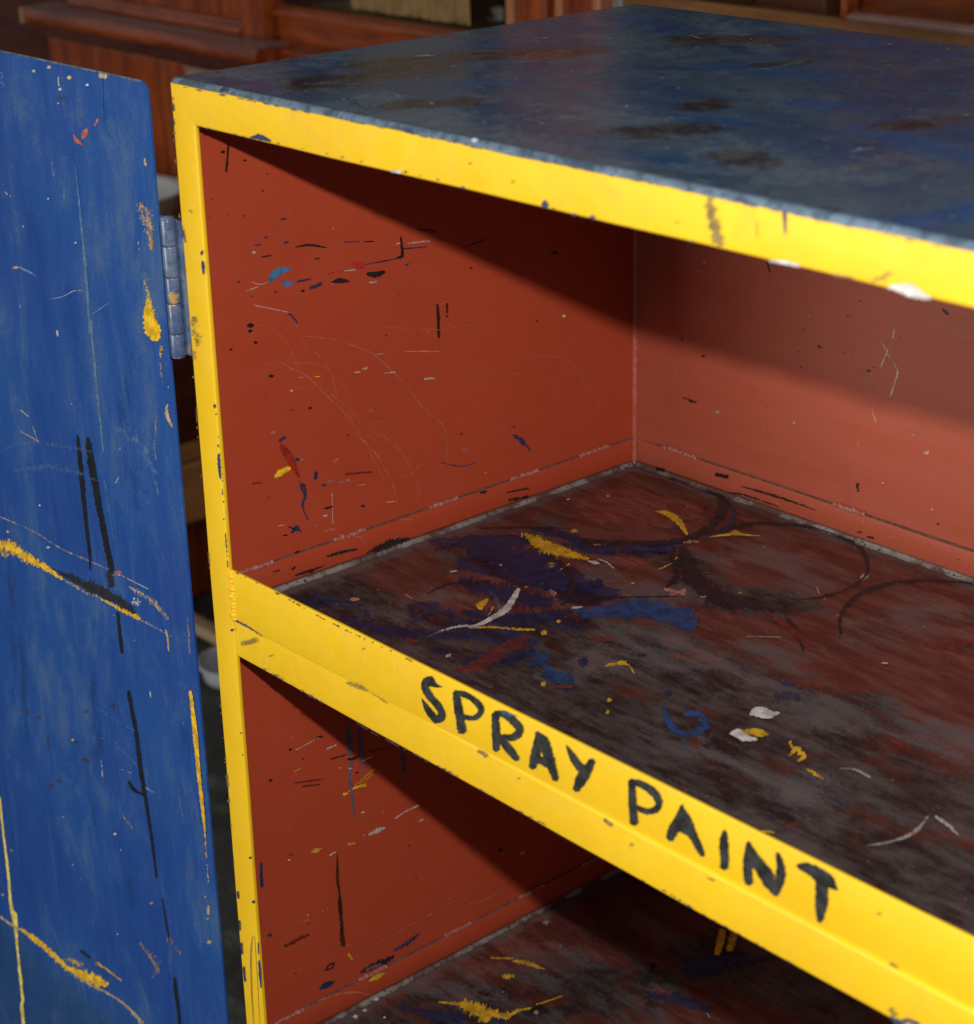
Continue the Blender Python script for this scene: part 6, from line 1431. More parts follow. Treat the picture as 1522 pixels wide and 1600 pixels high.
# side panels (outer skin blue, inner face red): two sheets folded together
side = box('side_panel', 0.0, .0015, .0042, D, FB, -.0004, M_RED_L, CAB); side['label'] = 'red painted left inner wall with paint splashes'
outer = box('outer_skin', -.0012, -.0001, .0042, D, FB, -.0004, M_BLUEOUT, side)
side_r = box('side_panel', W - .0015, W, .0042, D, FB, -.0004, M_RED_L, CAB); box('outer_skin', W + .0001, W + .0012, .0042, D, FB, -.0004, M_BLUEOUT, side_r)
backp = box('back_panel', .0016, W - .0016, D - .0015, D + .0005, FB, -.0004, M_RED_B, CAB)
under = box('top_lining', .0017, W - .0017, .0045, D - .0017, -.0030, -.0012, M_RED_L, CAB)
# corner seam
sweep('corner_seam', [(D - .0016, .0016), (D - .0016, .0060), (D - .0030, .0034), (D - .0060, .0016)], 0, 1, M_RED_B, None) if False else None
bm = bmesh.new()
vs = [bm.verts.new(p) for z in (FB, -.004) for p in ((.0016, D - .0016, z), (.0040, D - .0016, z), (.0028, D - .0027, z), (.0016, D - .0038, z))]
for i in range(4): bm.faces.new((vs[i], vs[(i + 1) % 4], vs[4 + (i + 1) % 4], vs[4 + i]))
from_bm('corner_seam', bm, mat_weld('seam_red', (.33, .065, .04), (.37, .10, .07)), CAB)

def grid_mesh(name, xs, ys, f, mat, parent, plane, smooth=True):
    nx, ny = len(xs), len(ys); A, B = np.meshgrid(xs, ys); P = f(A, B)
    me = bpy.data.meshes.new(name)
    me.from_pydata(np.stack([c.ravel() for c in P], 1).tolist(), [], [(j * nx + i, j * nx + i + 1, (j + 1) * nx + i + 1, (j + 1) * nx + i) for j in range(ny - 1) for i in range(nx - 1)])
    mk = np.zeros((nx * ny, 4), np.float32); a = A.ravel() * 1000; b = B.ravel() * 1000
    for pl, ch, s, r, c in MASKS:
        if pl != plane: continue
        c = np.array(c, float).reshape(-1, 2); dmin = np.full(a.shape, 1e9)
        for i in range(max(1, len(c) - 1)):
            p = c[i]; q = c[min(i + 1, len(c) - 1)]; v = q - p; L = v @ v
            tt = np.clip(((a - p[0]) * v[0] + (b - p[1]) * v[1]) / L, 0, 1) if L > 0 else 0
            dmin = np.minimum(dmin, np.hypot(a - p[0] - tt * v[0], b - p[1] - tt * v[1]))
        w = s * np.clip(1.35 - dmin / r, 0, 1); mk[:, ch] = np.maximum(mk[:, ch], w * w * (3 - 2 * w) if s >= 1 else w)
    if plane in 'SU':
        ed = np.minimum(np.minimum(a - 11, W * 1000 - 11 - a), D * 1000 - 11 - b); mk[:, 2] = np.maximum(mk[:, 2], .95 * np.clip(1 - ed / 16, 0, 1)); mk[:, 1] *= np.clip(ed / 14, .3, 1)
    at = me.attributes.new('mask', 'FLOAT_COLOR', 'POINT'); at.data.foreach_set('color', mk.ravel())
    if smooth:
        for p in me.polygons: p.use_smooth = True
    return link(name, me, mat, parent)

# top sheet: rolled front and side edges, slightly dented
R0 = .0038
def top_f(A, B):
    dx = np.minimum(A + .001, W + .001 - A); dy = np.minimum(B, D + .001 - B)
    z = np.full(A.shape, TOPZ)
    z += .0011 * (np.sin(A * 7.1 + 1) * np.cos(B * 9.3) - .4 * np.sin(A * 17 + B * 13)) * np.clip(np.minimum(dx, dy) / .05, 0, 1)
    return A, B, z
xs = np.concatenate([[R0 - .001], np.linspace(.008, W - .008, 330), [W + .001 - R0]]); ys = np.concatenate([[R0], np.linspace(.009, D - .008, 150), [D + .001 - R0]])
topp = grid_mesh('top_panel', xs, ys, top_f, M_TOP, CAB, 'T'); topp['label'] = 'scuffed dark blue cabinet top'
def roll(name, pts_fn, n, lo, hi):
    V = []; F = []; k = 7
    rg = random.Random(name)
    for i in range(n + 1):
        t = lo + (hi - lo) * i / n; w = .0002 * math.sin(t * 31) + .0002 * math.sin(t * 83 + 1)
        for j in range(k):
            th = math.pi / 2 * j / (k - 1); V.append(pts_fn(t, th, w))
    for i in range(n):
        for j in range(k - 1): F.append((i * k + j, i * k + j + 1, (i + 1) * k + j + 1, (i + 1) * k + j))
    me = bpy.data.meshes.new(name); me.from_pydata(V, [], F)
    for p in me.polygons: p.use_smooth = True
    return link(name, me, M_EDGE, topp)
roll('rolled_edge', lambda t, th, w: (t, R0 - R0 * math.sin(th) - .0004 + (w if th > .9 else 0), TOPZ - R0 + R0 * math.cos(th) + (w if th > .9 else 0)), 300, R0 - .001, W + .001 - R0)
roll('rolled_edge', lambda t, th, w: (R0 - .001 - R0 * math.sin(th), t, TOPZ - R0 + R0 * math.cos(th)), 90, R0, D + .001 - R0)
roll('rolled_edge', lambda t, th, w: (W + .001 - R0 + R0 * math.sin(th), t, TOPZ - R0 + R0 * math.cos(th)), 90, R0, D + .001 - R0)
roll('rolled_edge', lambda t, th, w: (t, D + .001 - R0 + R0 * math.sin(th), TOPZ - R0 + R0 * math.cos(th)), 200, R0 - .001, W + .001 - R0)
for cx, cy, a0 in ((R0 - .001, R0, math.pi), (W + .001 - R0, R0, 1.5 * math.pi), (W + .001 - R0, D + .001 - R0, 0), (R0 - .001, D + .001 - R0, math.pi / 2)):
    bm = bmesh.new(); G = [[bm.verts.new((cx + R0 * math.sin(t) * math.cos(a), cy + R0 * math.sin(t) * math.sin(a), TOPZ - R0 + R0 * math.cos(t))) for a in [a0 + i * math.pi / 12 for i in range(7)]] for t in [j * math.pi / 12 + 1e-4 for j in range(7)]]
    for j in range(6):
        for i in range(6): bm.faces.new((G[j][i], G[j][i + 1], G[j + 1][i + 1], G[j + 1][i]))
    from_bm('rolled_corner', bm, M_EDGE, topp, True)

# yellow front frame: thick folded flanges with soft edges
def frame_ring(name, x0, x1, z0, z1, w, y0, y1, rad, mat, parent, n=110):
    prof = rrect(0.0, w, y0, y1, rad, 4); k = len(prof); V = []; F = []
    cor = [(x0, z0), (x1, z0), (x1, z1), (x0, z1)]; ins = [(1, 1), (-1, 1), (-1, -1), (1, -1)]; nrm = [(0, 1), (-1, 0), (0, -1), (1, 0)]
    rg = random.Random(4); ph = [rg.random() * 6 for _ in range(4)]
    for c in range(4):
        p = cor[c]; q = cor[(c + 1) % 4]
        for i in range(n):
            Ls = math.hypot(q[0] - p[0], q[1] - p[1]); m0 = w * 1.05 / Ls; t = 0.0 if i == 0 else m0 + (1 - 2 * m0) * (i - 1) / (n - 2); d = ins[c] if i == 0 else nrm[c]; px_, pz_ = p[0] + (q[0] - p[0]) * t, p[1] + (q[1] - p[1]) * t
            sL = c * 1.3 + t * 1.2; wv = .00022 * (math.sin(sL * 9 + ph[0]) + .6 * math.sin(sL * 23 + ph[1]) + .3 * math.sin(sL * 61 + ph[2])) * min(1, 8 * t, 8 * (1 - t)); wy = .00016 * (math.sin(sL * 13 + ph[3]) + .5 * math.sin(sL * 47)) * min(1, 8 * t, 8 * (1 - t))
            for u, y in prof: V.append((px_ + d[0] * (u + wv), y + wy, pz_ + d[1] * (u + wv)))
    m_ = 4 * n
    for i in range(m_):
        for j in range(k): F.append((i * k + j, i * k + (j + 1) % k, ((i + 1) % m_) * k + (j + 1) % k, ((i + 1) % m_) * k + j))
    me = bpy.data.meshes.new(name); me.from_pydata(V, [], F)
    bm = bmesh.new(); bm.from_mesh(me); bmesh.ops.recalc_face_normals(bm, faces=bm.faces); bm.to_mesh(me); bm.free()
    for p in me.polygons: p.use_smooth = True
    me.set_sharp_from_angle(angle=math.radians(40))
    return link(name, me, mat, parent)
toprail = stile = frame_ring('front_frame', -.0006, W + .0006, FB, -.0002, SW + .0003, 0.0, .0040, .0014, M_YEL, CAB)
for lx in (.02, W - .06):
    for ly in (.02, D - .06): box('foot', lx, lx + .04, ly, ly + .04, FLOOR + .001, FB, M_BLUEOUT, CAB, .002)

def bead(name, P, Q, r, mat, parent, nrm, seed, n=None):
    """tack weld: a run of overlapping lumps"""
    rg = random.Random(seed); P = Vector(P); Q = Vector(Q); L = (Q - P).length; n = n or max(3, int(L / (r * 1.1)))
    bm = bmesh.new()
    for i in range(n):
        t = (i + .5) / n; rr = r * rg.uniform(.75, 1.2)
        c = P.lerp(Q, t) + Vector([rg.uniform(-.2, .2) * r for _ in range(3)])
        ma = Matrix.Translation(c) @ Matrix.Rotation(rg.random() * 3, 4, 'X') @ Matrix.Diagonal((rr * rg.uniform(.9, 1.3), rr * rg.uniform(.8, 1.2), rr, 1))
        bmesh.ops.create_icosphere(bm, subdivisions=2, radius=1, matrix=ma)
    return from_bm(name, bm, mat, parent, True)

BR = .0045
def tray(zf, label, plane):
    """folded steel tray: floor, up-turned flanges left, back and right, front lip"""
    t = grid_mesh('shelf', np.linspace(.0046 + BR, W - .0046 - BR, 360), np.linspace(.0045, D - .0046 - BR, 160), lambda A, B: (A, B, zf + .0006 * np.sin(A * 6 + 1) * np.sin(B * 8)), M_SHELF, CAB, plane)
    t['label'] = label
    box('underside', .012, W - .012, .006, D - .012, zf - .0035, zf - .0016, M_RED_L, t)
    def bend(fn, lo, hi, n, name='bend'):
        V = []; F = []; E = []; k = 9
        for i in range(n + 1):
            s = lo + (hi - lo) * i / n
            for j in range(k):
                th = math.pi / 2 * j / (k - 1); V.append(fn(s, th)); E.append(math.sin(math.pi * j / (k - 1)) * 1.0)
        for i in range(n):
            for j in range(k - 1): F.append((i * k + j, i * k + j + 1, (i + 1) * k + j + 1, (i + 1) * k + j))
        me = bpy.data.meshes.new(name); me.from_pydata(V, [], F)
        at = me.attributes.new('edge', 'FLOAT', 'POINT'); at.data.foreach_set('value', E)
        for p in me.polygons: p.use_smooth = True
        return link(name, me, M_STEEL, t)
    c0, c1 = .0046 + BR, D - .0046 - BR
    bend(lambda s, th: (c0 - BR * math.sin(th), s, zf + BR - BR * math.cos(th)), .0045, c1, 120)
    bend(lambda s, th: (W - c0 + BR * math.sin(th), s, zf + BR - BR * math.cos(th)), .0045, c1, 40)
    bend(lambda s, th: (s, c1 + BR * math.sin(th), zf + BR - BR * math.cos(th)), c0, W - c0, 200)
    for cx, a0 in ((c0, math.pi / 2), (W - c0, 0)):
        bm = bmesh.new(); G = [[bm.verts.new((cx + BR * math.sin(th) * math.cos(a), c1 + BR * math.sin(th) * math.sin(a), zf + BR - BR * math.cos(th))) for a in [a0 + i * math.pi / 12 for i in range(7)]] for th in [1e-4 + j * math.pi / 12 for j in range(7)]]
        for j in range(6):
            for i in range(6): bm.faces.new((G[j][i], G[j][i + 1], G[j + 1][i + 1], G[j + 1][i]))
        from_bm('bend', bm, M_STEEL, t, True)
    f1 = sweep('side_flange', rrect(.0019, .0046, zf + BR, zf + FLH, .0006, 2), .012, c1, M_RED_L, t, 1, 80, wob=.00025, seed=11)
    sweep('side_flange', rrect(W - .0046, W - .0019, zf + BR, zf + FLH, .0006, 2), .012, c1, M_RED_L, t, 1, 30, wob=.0002, seed=12)
    sweep('back_flange', rrect(D - .0046, D - .0019, zf + BR, zf + FLH, .0006, 2), c0, W - c0, M_RED_B, t, 0, 120, wob=.00025, seed=13)
    mg = mat_weld('scraped_edge', (.10, .055, .05), (.15, .105, .10))
    for x0, x1, y0, y1 in ((.0024, .0044, .030, c1 + .004), (c0 + .02, W - c0, D - .0044, D - .0024)):
        box('flange_edge', x0, x1, y0, y1, zf + FLH + .0003, zf + FLH + .0009, mg, t)
    return t
SH = tray(ZS, 'upper shelf tray stained with dark paint rings and smears', 'S')
SH2 = tray(ZS2, 'lower shelf tray with yellow paint smears', 'U')
LIPS = []
for t, zf in ((SH, ZS), (SH2, ZS2)):
    dz = zf - ZS
    LIPS.append(sweep('front_lip', rrect(.0000, .0028, ZB + dz, ZL + dz, .0009, 3), SW + .0012, W - SW - .0012, M_YEL, t, 0, 200, wob=.00022, seed=21))
    # support rail under the lip: tucked behind it at the left, creeping forward to the right
    V = rrect(.0000, .0058, ZR + dz, ZB + dz + .0016, .0022, 5)
    o = sweep('support_rail', V, SW + .0002, W - SW - .0002, M_YEL, t, 0, 200, wob=.00028, seed=22)
    for v in o.data.vertices: v.co.y += .0012 - .0036 * min(1, max(0, (v.co.x - .06) / .5))
    bead('weld_bead', (SW + .0020, .0004, ZL + dz - .001), (SW + .0022, .0006, ZB + dz + .001), .0024, M_WELDY, t, (0, -1, 0), 31, 13)
    bead('weld_bead', (W - SW - .0020, .0004, ZL + dz - .001), (W - SW - .0022, .0006, ZB + dz + .001), .0030, M_WELDY, t, (0, -1, 0), 32, 11)
    for k, (a, b) in enumerate([(0.0243, 0.0547), (0.1137, 0.1442), (0.2109, 0.2409), (0.2989, 0.3303), (0.3791, 0.4155)]):
        bead('weld_bead', (.0034, a, zf + FLH + .0004), (.0034, b, zf + FLH + .0004), .0021, M_WELDR, t, (1, 0, 0), 40 + k)
    for k, (a, b) in enumerate([(0.0375, 0.0775), (0.2277, 0.2583), (0.62, 0.66), (0.85, 0.89)]):
        bead('weld_bead', (a, D - .0034, zf + FLH + .0004), (b, D - .0034, zf + FLH + .0004), .0021, M_WELDR, t, (0, -1, 0), 50 + k)

# ------------------------------------------------------------------ door and hinge
DX1, DX0, DT = -.0300, -.5000, .0016
def rounded_outline(x0, x1, z0, z1, r, seg=6):
    return rrect(x0, x1, z0, z1, r, seg)
bm = bmesh.new()
P = rounded_outline(DX0, DX1, FB + .01, -.0035, .0075)
fr = [bm.verts.new((x, 0.0, z)) for x, z in P]; bk = [bm.verts.new((x, DT, z)) for x, z in P]
bm.faces.new(fr); bm.faces.new(bk[::-1])
for i in range(len(P)): bm.faces.new((fr[i], fr[(i + 1) % len(P)], bk[(i + 1) % len(P)], bk[i]))
bmesh.ops.bevel(bm, geom=[e for e in bm.edges if abs(e.verts[0].co.y - e.verts[1].co.y) < 1e-6], offset=.0004, segments=2, affect='EDGES')
door = from_bm('door', bm, M_DOOR, CAB); door['label'] = 'open blue steel door with yellow rub lines and black drips'
box('door_fold', DX0, DX0 + .002, DT + .0002, .022, FB + .02, -.012, M_DOOR, door)
box('door_fold', DX0 + .004, DX1 - .012, DT + .0002, DT + .0016, -.030, -.010, M_DOOR, door)
bm = bmesh.new()                                   # rubbed top edge
bm_box(bm, DX0 + .008, DX1 - .008, -.0002, DT + .0002, -.0045, -.0031, .0004)
from_bm('worn_edge', bm, M_EDGE, door)
HX, HY, HR = -.0162, -.0015, .0054
def hinge(zt, zb):
    h = thing_part('hinge', CAB, (HX, HY, zb))
    cuts = [0, .19, .415, .605, .83, 1.0]
    for i in range(5):
        za = zt + (zb - zt) * cuts[i] - .00025; zc = zt + (zb - zt) * cuts[i + 1] + .00025
        prof = [(HX + HR * math.cos(a), HY + HR * math.sin(a)) for a in [k * math.pi / 12 for k in range(24)]]
        V = []; r0 = (.93, .985, 1.0, 1.0, .985, .93); hs = (za, za - .0003, za - .0008, zc + .0008, zc + .0003, zc)
        for s, z in zip(r0, hs):
            for x, y in prof: V.append((HX + (x - HX) * s, HY + (y - HY) * s, z))
        F = [(a * 24 + k, a * 24 + (k + 1) % 24, (a + 1) * 24 + (k + 1) % 24, (a + 1) * 24 + k) for a in range(5) for k in range(24)]
        F.append(tuple(range(24))); F.append(tuple(5 * 24 + k for k in range(24))[::-1])
        me = bpy.data.meshes.new('knuckle'); me.from_pydata(V, [], F)
        b2 = bmesh.new(); b2.from_mesh(me); bmesh.ops.recalc_face_normals(b2, faces=b2.faces); b2.to_mesh(me); b2.free()
        for p in me.polygons: p.use_smooth = len(p.vertices) == 4
        link('knuckle', me, M_HINGE, h)
    for zz in (zb - .0002, zt + .0002):
        bm = bmesh.new(); bmesh.ops.create_uvsphere(bm, u_segments=16, v_segments=8, radius=.0052, matrix=Matrix.Translation((HX, HY, zz)) @ Matrix.Diagonal((1, 1, .35, 1)))
        from_bm('pin_head', bm, M_HINGE, h, True)
    box('leaf', -.0046, -.0018, .0030, .0420, zb + .001, zt - .001, M_HINGE, h, .0005)
    box('leaf', -.0160, -.0030, .0026, .0050, zb + .001, zt - .001, M_HINGE, h, .0005)
    box('leaf', HX - .045, HX - .004, DT + .0003, DT + .0026, zb + .001, zt - .001, M_HINGE, h, .0005)
def thing_part(name, parent, loc):
    o = bpy.data.objects.new(name, None); COL.objects.link(o); o.parent = parent; o.matrix_parent_inverse = parent_world(parent).inverted(); o.location = loc; o.empty_display_size = .02
    return o
hinge(-0.0970, -0.1977)
hinge(-.93, -1.03)

# ------------------------------------------------------------------ paint marks: thin films of paint on the sheets
def film(stations, seed, jag):
    """stations: rows of (La,Lb,Ra,Rb) in 0.1 mm -> resampled ragged ribbon; returns verts(2D), faces, edge weights"""
    rg = np.random.default_rng(seed)
    S = np.array(stations, float).reshape(-1, 4) * 1e-4
    L, Rr = S[:, :2], S[:, 2:]; C = (L + Rr) / 2
    seg = np.linalg.norm(np.diff(C, axis=0), axis=1); wid = np.linalg.norm(L - Rr, axis=1).max()
    cum = np.concatenate([[0], np.cumsum(seg)]); tot = cum[-1] + 1e-9
    n = int(np.clip(tot / .0007, 6, 120)); u = np.linspace(0, tot, n + 1)
    def cr(A):                                       # Catmull-Rom through the stations
        out = np.zeros((n + 1, 2)); k = len(A)
        for q, uu in enumerate(u):
            i = min(max(np.searchsorted(cum, uu) - 1, 0), k - 2); h = cum[i + 1] - cum[i] + 1e-12; t = (uu - cum[i]) / h
            p0, p1, p2, p3 = A[max(i - 1, 0)], A[i], A[i + 1], A[min(i + 2, k - 1)]
            out[q] = .5 * (2 * p1 + (p2 - p0) * t + (2 * p0 - 5 * p1 + 4 * p2 - p3) * t * t + (3 * p1 - p0 - 3 * p2 + p3) * t ** 3)
        return out
    L, Rr = cr(L), cr(Rr); C = (L + Rr) / 2; Hf = (L - Rr) / 2
    def jit():
        j = rg.normal(0, 1, n + 1); j = (j + np.roll(j, 1)) * .5; return 1 + jag * j
    jl, jr = np.clip(jit(), .3, 1.9), np.clip(jit(), .3, 1.9)
    jl[[0, -1]] *= .6; jr[[0, -1]] *= .6
    cols = [(1.3, 0.0), (.66, .75), (0, 1.0), (-.66, .75), (-1.3, 0.0)]
    V = []; E = []
    t0 = (C[0] - C[1]); t0 /= np.linalg.norm(t0) + 1e-12; t1 = (C[-1] - C[-2]); t1 /= np.linalg.norm(t1) + 1e-12
    cap = min(.5 * wid, .0012)
    Cx = np.vstack([C[:1] + t0 * cap, C, C[-1:] + t1 * cap]); Hx = np.vstack([Hf[:1] * .5, Hf, Hf[-1:] * .5]); jl = np.concatenate([jl[:1], jl, jl[-1:]]); jr = np.concatenate([jr[:1], jr, jr[-1:]])
    for i in range(len(Cx)):
        for s, e in cols:
            V.append(Cx[i] + Hx[i] * s * (jl[i] if s > 0 else jr[i])); E.append(0.0 if i in (0, len(Cx) - 1) else e)
    F = [(i * 5 + c, i * 5 + c + 1, (i + 1) * 5 + c + 1, (i + 1) * 5 + c) for i in range(len(Cx) - 1) for c in range(4)]
    return V, F, E
OFF = .00016
PLANES = {'L': (lambda a, b, k: (.0015 + k, a, b), side), 'G': (lambda a, b, k: (.00475 + k, a, b), SH), 'B': (lambda a, b, k: (a, D - .0015 - k, b), backp), 'C': (lambda a, b, k: (a, D - .00475 - k, b), SH),
          'S': (lambda a, b, k: (a, b, ZS + .0007 + k), SH), 'U': (lambda a, b, k: (a, b, ZS2 + .0007 + k), SH2), 'T': (lambda a, b, k: (a, b, TOPZ + .0009 + k), topp), 'D': (lambda a, b, k: (a, -.00005 - k, b), door)}
def front_place(a, b, k):
    y = -.0003 - k
    if b < ZB and a > SW:                              # support rail creeps forward
        y += min(0, .0012 - .0036 * min(1, max(0, (a - .06) / .5)))
    return (a, y, b)
NAMES = {'scratch': 'scratch', 'chip': 'paint_chip', 'chippale': 'paint_chip', 'stain': 'rub_mark'}
buckets = {}
for idx, line in enumerate(MARKS.strip().split('\n')):
    pl, mt, dry, op, data = line.split(' ')
    st = [int(q) for q in data.split(',')]
    dry = int(dry); jag = (.16, .30, .35)[dry] if mt not in ('scratch',) else .25
    if mt == 'scratch' and pl == 'L': jag = .3
    V, F, E = film(st, idx, jag)
    par = None
    if pl == 'F':
        a = float(np.mean([v[0] for v in V])); b = float(np.mean([v[1] for v in V]))
        par = stile if a < SW + .003 else (toprail if b > -.05 else LIPS[0]); fn = front_place
        if par is LIPS[0]: par = SH
    else: fn, par = PLANES[pl]
    if pl == 'G' and np.mean([v[1] for v in V]) < -.6: par = SH2
    B = buckets.setdefault((par.name, mt, dry), [par, [], [], [], [], 0])
    k = OFF + (idx % 40) * .000012; o = len(B[1])
    for v in V: B[1].append(fn(float(v[0]), float(v[1]), k))
    B[2].extend(tuple(o + q for q in f) for f in F); B[3].extend(E); B[4].extend([float(op)] * len(E))
for (pn, mt, dry), (par, V, F, E, O, _) in buckets.items():
    nm = NAMES.get(mt, 'paint_smear'); me = bpy.data.meshes.new(nm); me.from_pydata(V, [], F)
    at = me.attributes.new('edge', 'FLOAT', 'POINT'); at.data.foreach_set('value', E)
    at = me.attributes.new('opac', 'FLOAT', 'POINT'); at.data.foreach_set('value', O)
    ob = link(nm, me, mat_mark(mt, dry), par); ob['kind'] = 'stuff'
# hand-brushed lettering on the lip: one film of black paint per letter
WORD = 'SPRAYPAINT'
for li, line in enumerate(LETTERS.strip().split('\n')):
    V3, F3, E3 = [], [], []
    for si, stx in enumerate(line.split(';')):
        V, F, E = film([int(q) for q in stx.split(',')], 900 + li * 5 + si, .05)
        o = len(V3); V3 += [(float(v[0]), -.00042 - si * .00003, float(v[1])) for v in V]; F3 += [tuple(o + q for q in f) for f in F]; E3 += E
    me = bpy.data.meshes.new('letter'); me.from_pydata(V3, [], F3)
    at = me.attributes.new('edge', 'FLOAT', 'POINT'); at.data.foreach_set('value', E3)
    at = me.attributes.new('opac', 'FLOAT', 'POINT'); at.data.foreach_set('value', [1.0] * len(E3))
    ob = link('letter', me, mat_mark('ink', 0), SH); ob['label'] = 'hand painted black letter %s' % WORD[li]

# ------------------------------------------------------------------ background furniture
M_MAH = mat_wood('mahogany', (.11, .018, .004), (.27, .055, .009), .32, 2)
M_MAHH = mat_wood('mahogany_rail', (.12, .020, .005), (.27, .058, .012), .30, 0)
M_MAHD = mat_wood('dark_mahogany', (.045, .010, .005), (.09, .020, .008), .35, 0)
M_OAK = mat_wood('brown_oak', (.11, .042, .012), (.19, .080, .022), .4, 0)
M_OAKY = mat_wood('chest_oak', (.27, .12, .035), (.42, .20, .065), .45, 1)
M_DUSTY = mat_wood('dusty_ledge', (.16, .085, .068), (.25, .15, .13), .30, 0)
M_GL = mat_glass()
BKC = thing('mahogany_bookcase', 'dark red mahogany bookcase with glazed doors and dusty ledges behind the cabinet', 'bookcase', (-.8, 1.3, FLOOR))
YU = 1.20
# lower carcass and its ledge
box('carcass', -2.215, -1.50, 1.150, 1.60, FLOOR + .001, -.326, M_MAH, BKC, .004)
box('carcass', -1.499, .70, 1.240, 1.60, FLOOR + .001, -.300, M_MAH, BKC, .004)
box('shaded_frieze', -2.235, -1.51, 1.146, 1.58, -.3255, -.3015, M_MAHD, BKC, .003)  # shadow line under the ledge painted in as a darker wood strip
lg = sweep('ledge', [(1.205, -.300), (1.128, -.300), (1.122, -.296), (1.120, -.288), (1.122, -.279), (1.128, -.2745), (1.205, -.274)], -2.246, -1.505, M_MAHH, BKC, 0, 1, False)
box('ledge_end', -2.2525, -2.2465, 1.1195, 1.203, -.301, -.2735, mat_plain('raw_end_grain', (.36, .22, .11), .6), BKC, .001)
box('dusty_surface', -2.244, -1.51, 1.129, 1.199, -.2738, -.2732, M_DUSTY, BKC)
box('ledge', -1.504, -1.25, 1.165, 1.215, -.300, -.2770, M_MAHH, BKC, .004)
box('lower_block', -1.745, -1.40, 1.140, 1.149, -.345, -.327, M_DUSTY, BKC, .002)
sweep('moulding', [(1.215, -.272), (1.186, -.272), (1.184, -.266), (1.190, -.260), (1.196, -.256), (1.200, -.252), (1.215, -.252)], -2.19, -1.64, M_MAHH, BKC, 0, 1, False)
box('upper_panel', -2.18, -1.642, 1.212, 1.24, -.2515, .75, M_MAH, BKC)
box('stile', -1.640, -1.580, 1.190, 1.24, -.2735, .75, M_MAH, BKC, .003)
# glazed left bay
box('rail', -1.579, -.990, 1.222, 1.245, -.299, -.236, M_MAHH, BKC, .002)
sweep('moulding', [(1.222, -.2355), (1.205, -.2355), (1.203, -.230), (1.208, -.224), (1.214, -.221), (1.222, -.219)], -1.578, -.990, M_MAHH, BKC, 0, 1, False)
box('pane', -1.578, -.990, 1.228, 1.231, -.2185, .72, M_GL, BKC)
box('interior_back', -1.60, .66, 1.515, 1.53, -.299, .72, M_OAK, BKC)
box('interior_shelf', -1.577, -.99, 1.29, 1.51, -.240, -.225, M_OAK, BKC, .002)
bm = bmesh.new(); nf = 90                             # gathered curtain behind the glass
rg = random.Random(8); row = []
for i in range(nf + 1):
    x = -1.43 + .29 * i / nf; yv = 1.262 + .007 * math.sin(i * .75 + .6 * math.sin(i * .21)) + .004 * math.sin(i * 1.9)
    row.append([bm.verts.new((x, yv + .004 * math.sin(z * 9 + i * .2), z)) for z in (-.217, -.1, .05, .25, .7)])
for i in range(nf):
    for j in range(4): bm.faces.new((row[i][j], row[i + 1][j], row[i + 1][j + 1], row[i][j + 1]))
from_bm('curtain', bm, mat_plain('linen', (.36, .21, .095), .8), BKC, True)
# pilasters between the bays
def pil(x0, x1, y0, mat, name='post'): return box(name, x0, x1, y0, 1.26, -.299, .75, mat, BKC, min(.004, (x1 - x0) * .3), 3)
M_BEAD = mat_wood('light_mahogany_bead', (.26, .085, .035), (.36, .13, .06), .28, 2)
pil(-.989, -.972, 1.192, M_BEAD, 'bead'); pil(-.9715, -.9185, 1.206, M_MAH); pil(-.918, -.8915, 1.222, M_MAHD); pil(-.891, -.875, 1.194, M_BEAD, 'bead'); pil(-.8745, -.8175, 1.206, M_MAH); pil(-.817, -.801, 1.194, M_BEAD, 'bead'); pil(-.8005, -.780, 1.216, mat_plain('grey_brass', (.13, .12, .11), .4))
# right bays
box('rail', -.7795, .66, 1.218, 1.245, -.299, -.134, M_OAK, BKC, .002)
sweep('moulding', [(1.222, -.1338), (1.210, -.1338), (1.208, -.130), (1.213, -.126), (1.222, -.124)], -.392, .66, M_DUSTY, BKC, 0, 1, False)
box('glazing_bar', -.402, -.392, 1.208, 1.245, -.1335, .72, M_MAHH, BKC, .002)
box('pane', -.779, -.403, 1.228, 1.231, -.1335, .72, M_GL, BKC); box('pane', -.391, .66, 1.228, 1.231, -.1235, .72, M_GL, BKC)
box('door_panel', -.391, .66, 1.236, 1.25, -.132, .72, M_MAHH, BKC)
box('interior_shelf', -.779, -.403, 1.27, 1.51, -.20, -.185, M_OAK, BKC, .002)
box('bound_volume', -.62, -.50, 1.30, 1.46, -.184, .06, mat_plain('oxblood_leather', (.14, .035, .02), .5), BKC, .004)
box('top_board', -2.23, .70, 1.17, 1.60, .752, .79, M_MAHH, BKC, .006)
# dark wardrobe to the left of the bookcase
WD = thing('dark_wardrobe', 'nearly black wooden wardrobe at the far left behind the blue door', 'wardrobe', (-2.9, 1.5, FLOOR))
box('carcass', -3.55, -2.275, 1.42, 1.95, FLOOR + .001, .80, M_MAHD, WD, .004)
for k in range(2):
    dp = box('door', -3.53 + k * .63, -2.92 + k * .63, 1.398, 1.4195, FLOOR + .12, .74, M_MAHD, WD, .004)
    box('panel', -3.45 + k * .63, -3.00 + k * .63, 1.390, 1.3975, FLOOR + .22, .64, M_MAHD, dp, .003)
box('cornice', -3.58, -2.262, 1.37, 1.95, .801, .86, M_MAHD, WD, .008)
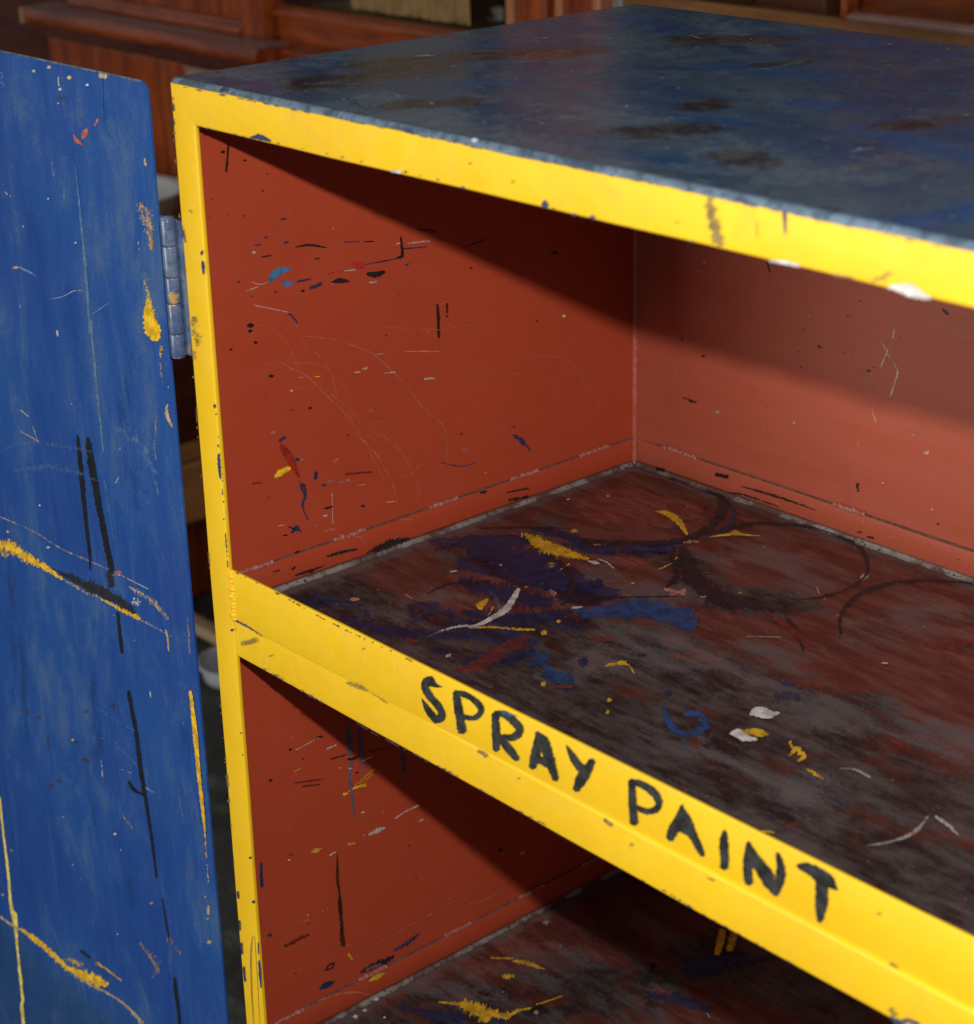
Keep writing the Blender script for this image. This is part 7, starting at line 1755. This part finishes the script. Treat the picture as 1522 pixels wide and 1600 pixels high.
# wooden chest seen in the gap
CH = thing('wooden_chest', 'low brown oak drawer chest on a dark plinth, seen between door and frame', 'chest', (-1.85, 1.0, FLOOR))
CX = -1.62
box('carcass', -2.10, CX - .012, .70, 1.14, -1.087, -.62, M_OAKY, CH, .003)
box('top_board', -2.12, CX + .008, .69, 1.1450, -.619, -.595, M_OAKY, CH, .004)
box('drawer_front', CX - .0118, CX + .002, .715, 1.125, -.935, -.640, M_MAHD, CH, .003)
box('drawer_rail', CX - .0118, CX, .715, 1.125, -.970, -.9375, M_OAKY, CH, .002)
box('drawer_front', CX - .0118, CX + .003, .715, 1.125, -1.084, -.976, M_OAKY, CH, .003)
box('plinth', -2.08, CX - .045, .74, 1.11, FLOOR + .001, -1.0875, M_MAH, CH, .003)
def lathe(name, prof, loc, mat, parent, n=48):
    bm = bmesh.new(); R = [[bm.verts.new((loc[0] + r * math.cos(2 * math.pi * k / n), loc[1] + r * math.sin(2 * math.pi * k / n), loc[2] + z)) for k in range(n)] for r, z in prof]
    for a in range(len(R) - 1):
        for k in range(n): bm.faces.new((R[a][k], R[a][(k + 1) % n], R[a + 1][(k + 1) % n], R[a + 1][k]))
    return from_bm(name, bm, mat, parent, True)
M_ENAM = mat_plain('white_enamel', (.42, .41, .39), .3, .06, 12)
BA = thing('enamel_basin', 'white enamel basin standing on the brown chest behind the hinge', 'basin', (-1.76, .985, -.595))
lathe('bowl', [(.001, .0015), (.07, .0015), (.085, .006), (.115, .075), (.120, .078), (.122, .076), (.120, .073), (.092, .012), (.07, .008), (.001, .008)], (-1.76, .985, -.595), M_ENAM, BA)
lathe('rim', [(.1205, .0775), (.124, .080), (.1275, .0775), (.124, .0750), (.1205, .0775)], (-1.76, .985, -.595), M_ENAM, BA)
CU = thing('porcelain_cup', 'small white porcelain cup standing behind the bookcase glass', 'cup', (-1.185, 1.36, -.2248))
lathe('cup_body', [(.001, .0005), (.009, .0005), (.010, .003), (.016, .015), (.0165, .019), (.0150, .019), (.009, .005), (.001, .004)], (-1.185, 1.36, -.2248), M_ENAM, CU)
lathe('saucer', [(.010, .0002), (.022, .003), (.0225, .0042), (.012, .0022), (.0105, .0022), (.010, .0002)], (-1.185, 1.36, -.2248), M_ENAM, CU)
TB = thing('plastic_tub', 'pale grey plastic tub lying on the ground beside the cabinet stile', 'tub', (-1.345, .890, FLOOR))
lathe('body', [(.001, .002), (.045, .002), (.052, .006), (.058, .034), (.056, .034), (.050, .008), (.001, .006)], (-1.345, .890, FLOOR), mat_plain('grey_plastic', (.42, .44, .48), .4, .1), TB)
lathe('rim', [(.0585, .032), (.062, .032), (.062, .037), (.0585, .037), (.0585, .032)], (-1.345, .890, FLOOR), mat_plain('grey_plastic_rim', (.45, .47, .5), .4, .1), TB)
bm = bmesh.new(); bm_box(bm, -1.72, -1.46, .935, .962, FLOOR + .002, FLOOR + .022, .002)
bt = from_bm('wooden_batten', bm, mat_wood('pale_pine', (.34, .24, .14), (.44, .33, .20), .6, 0)); bt['label'] = 'pale wooden batten lying on the ground in front of the chest'; bt['category'] = 'batten'
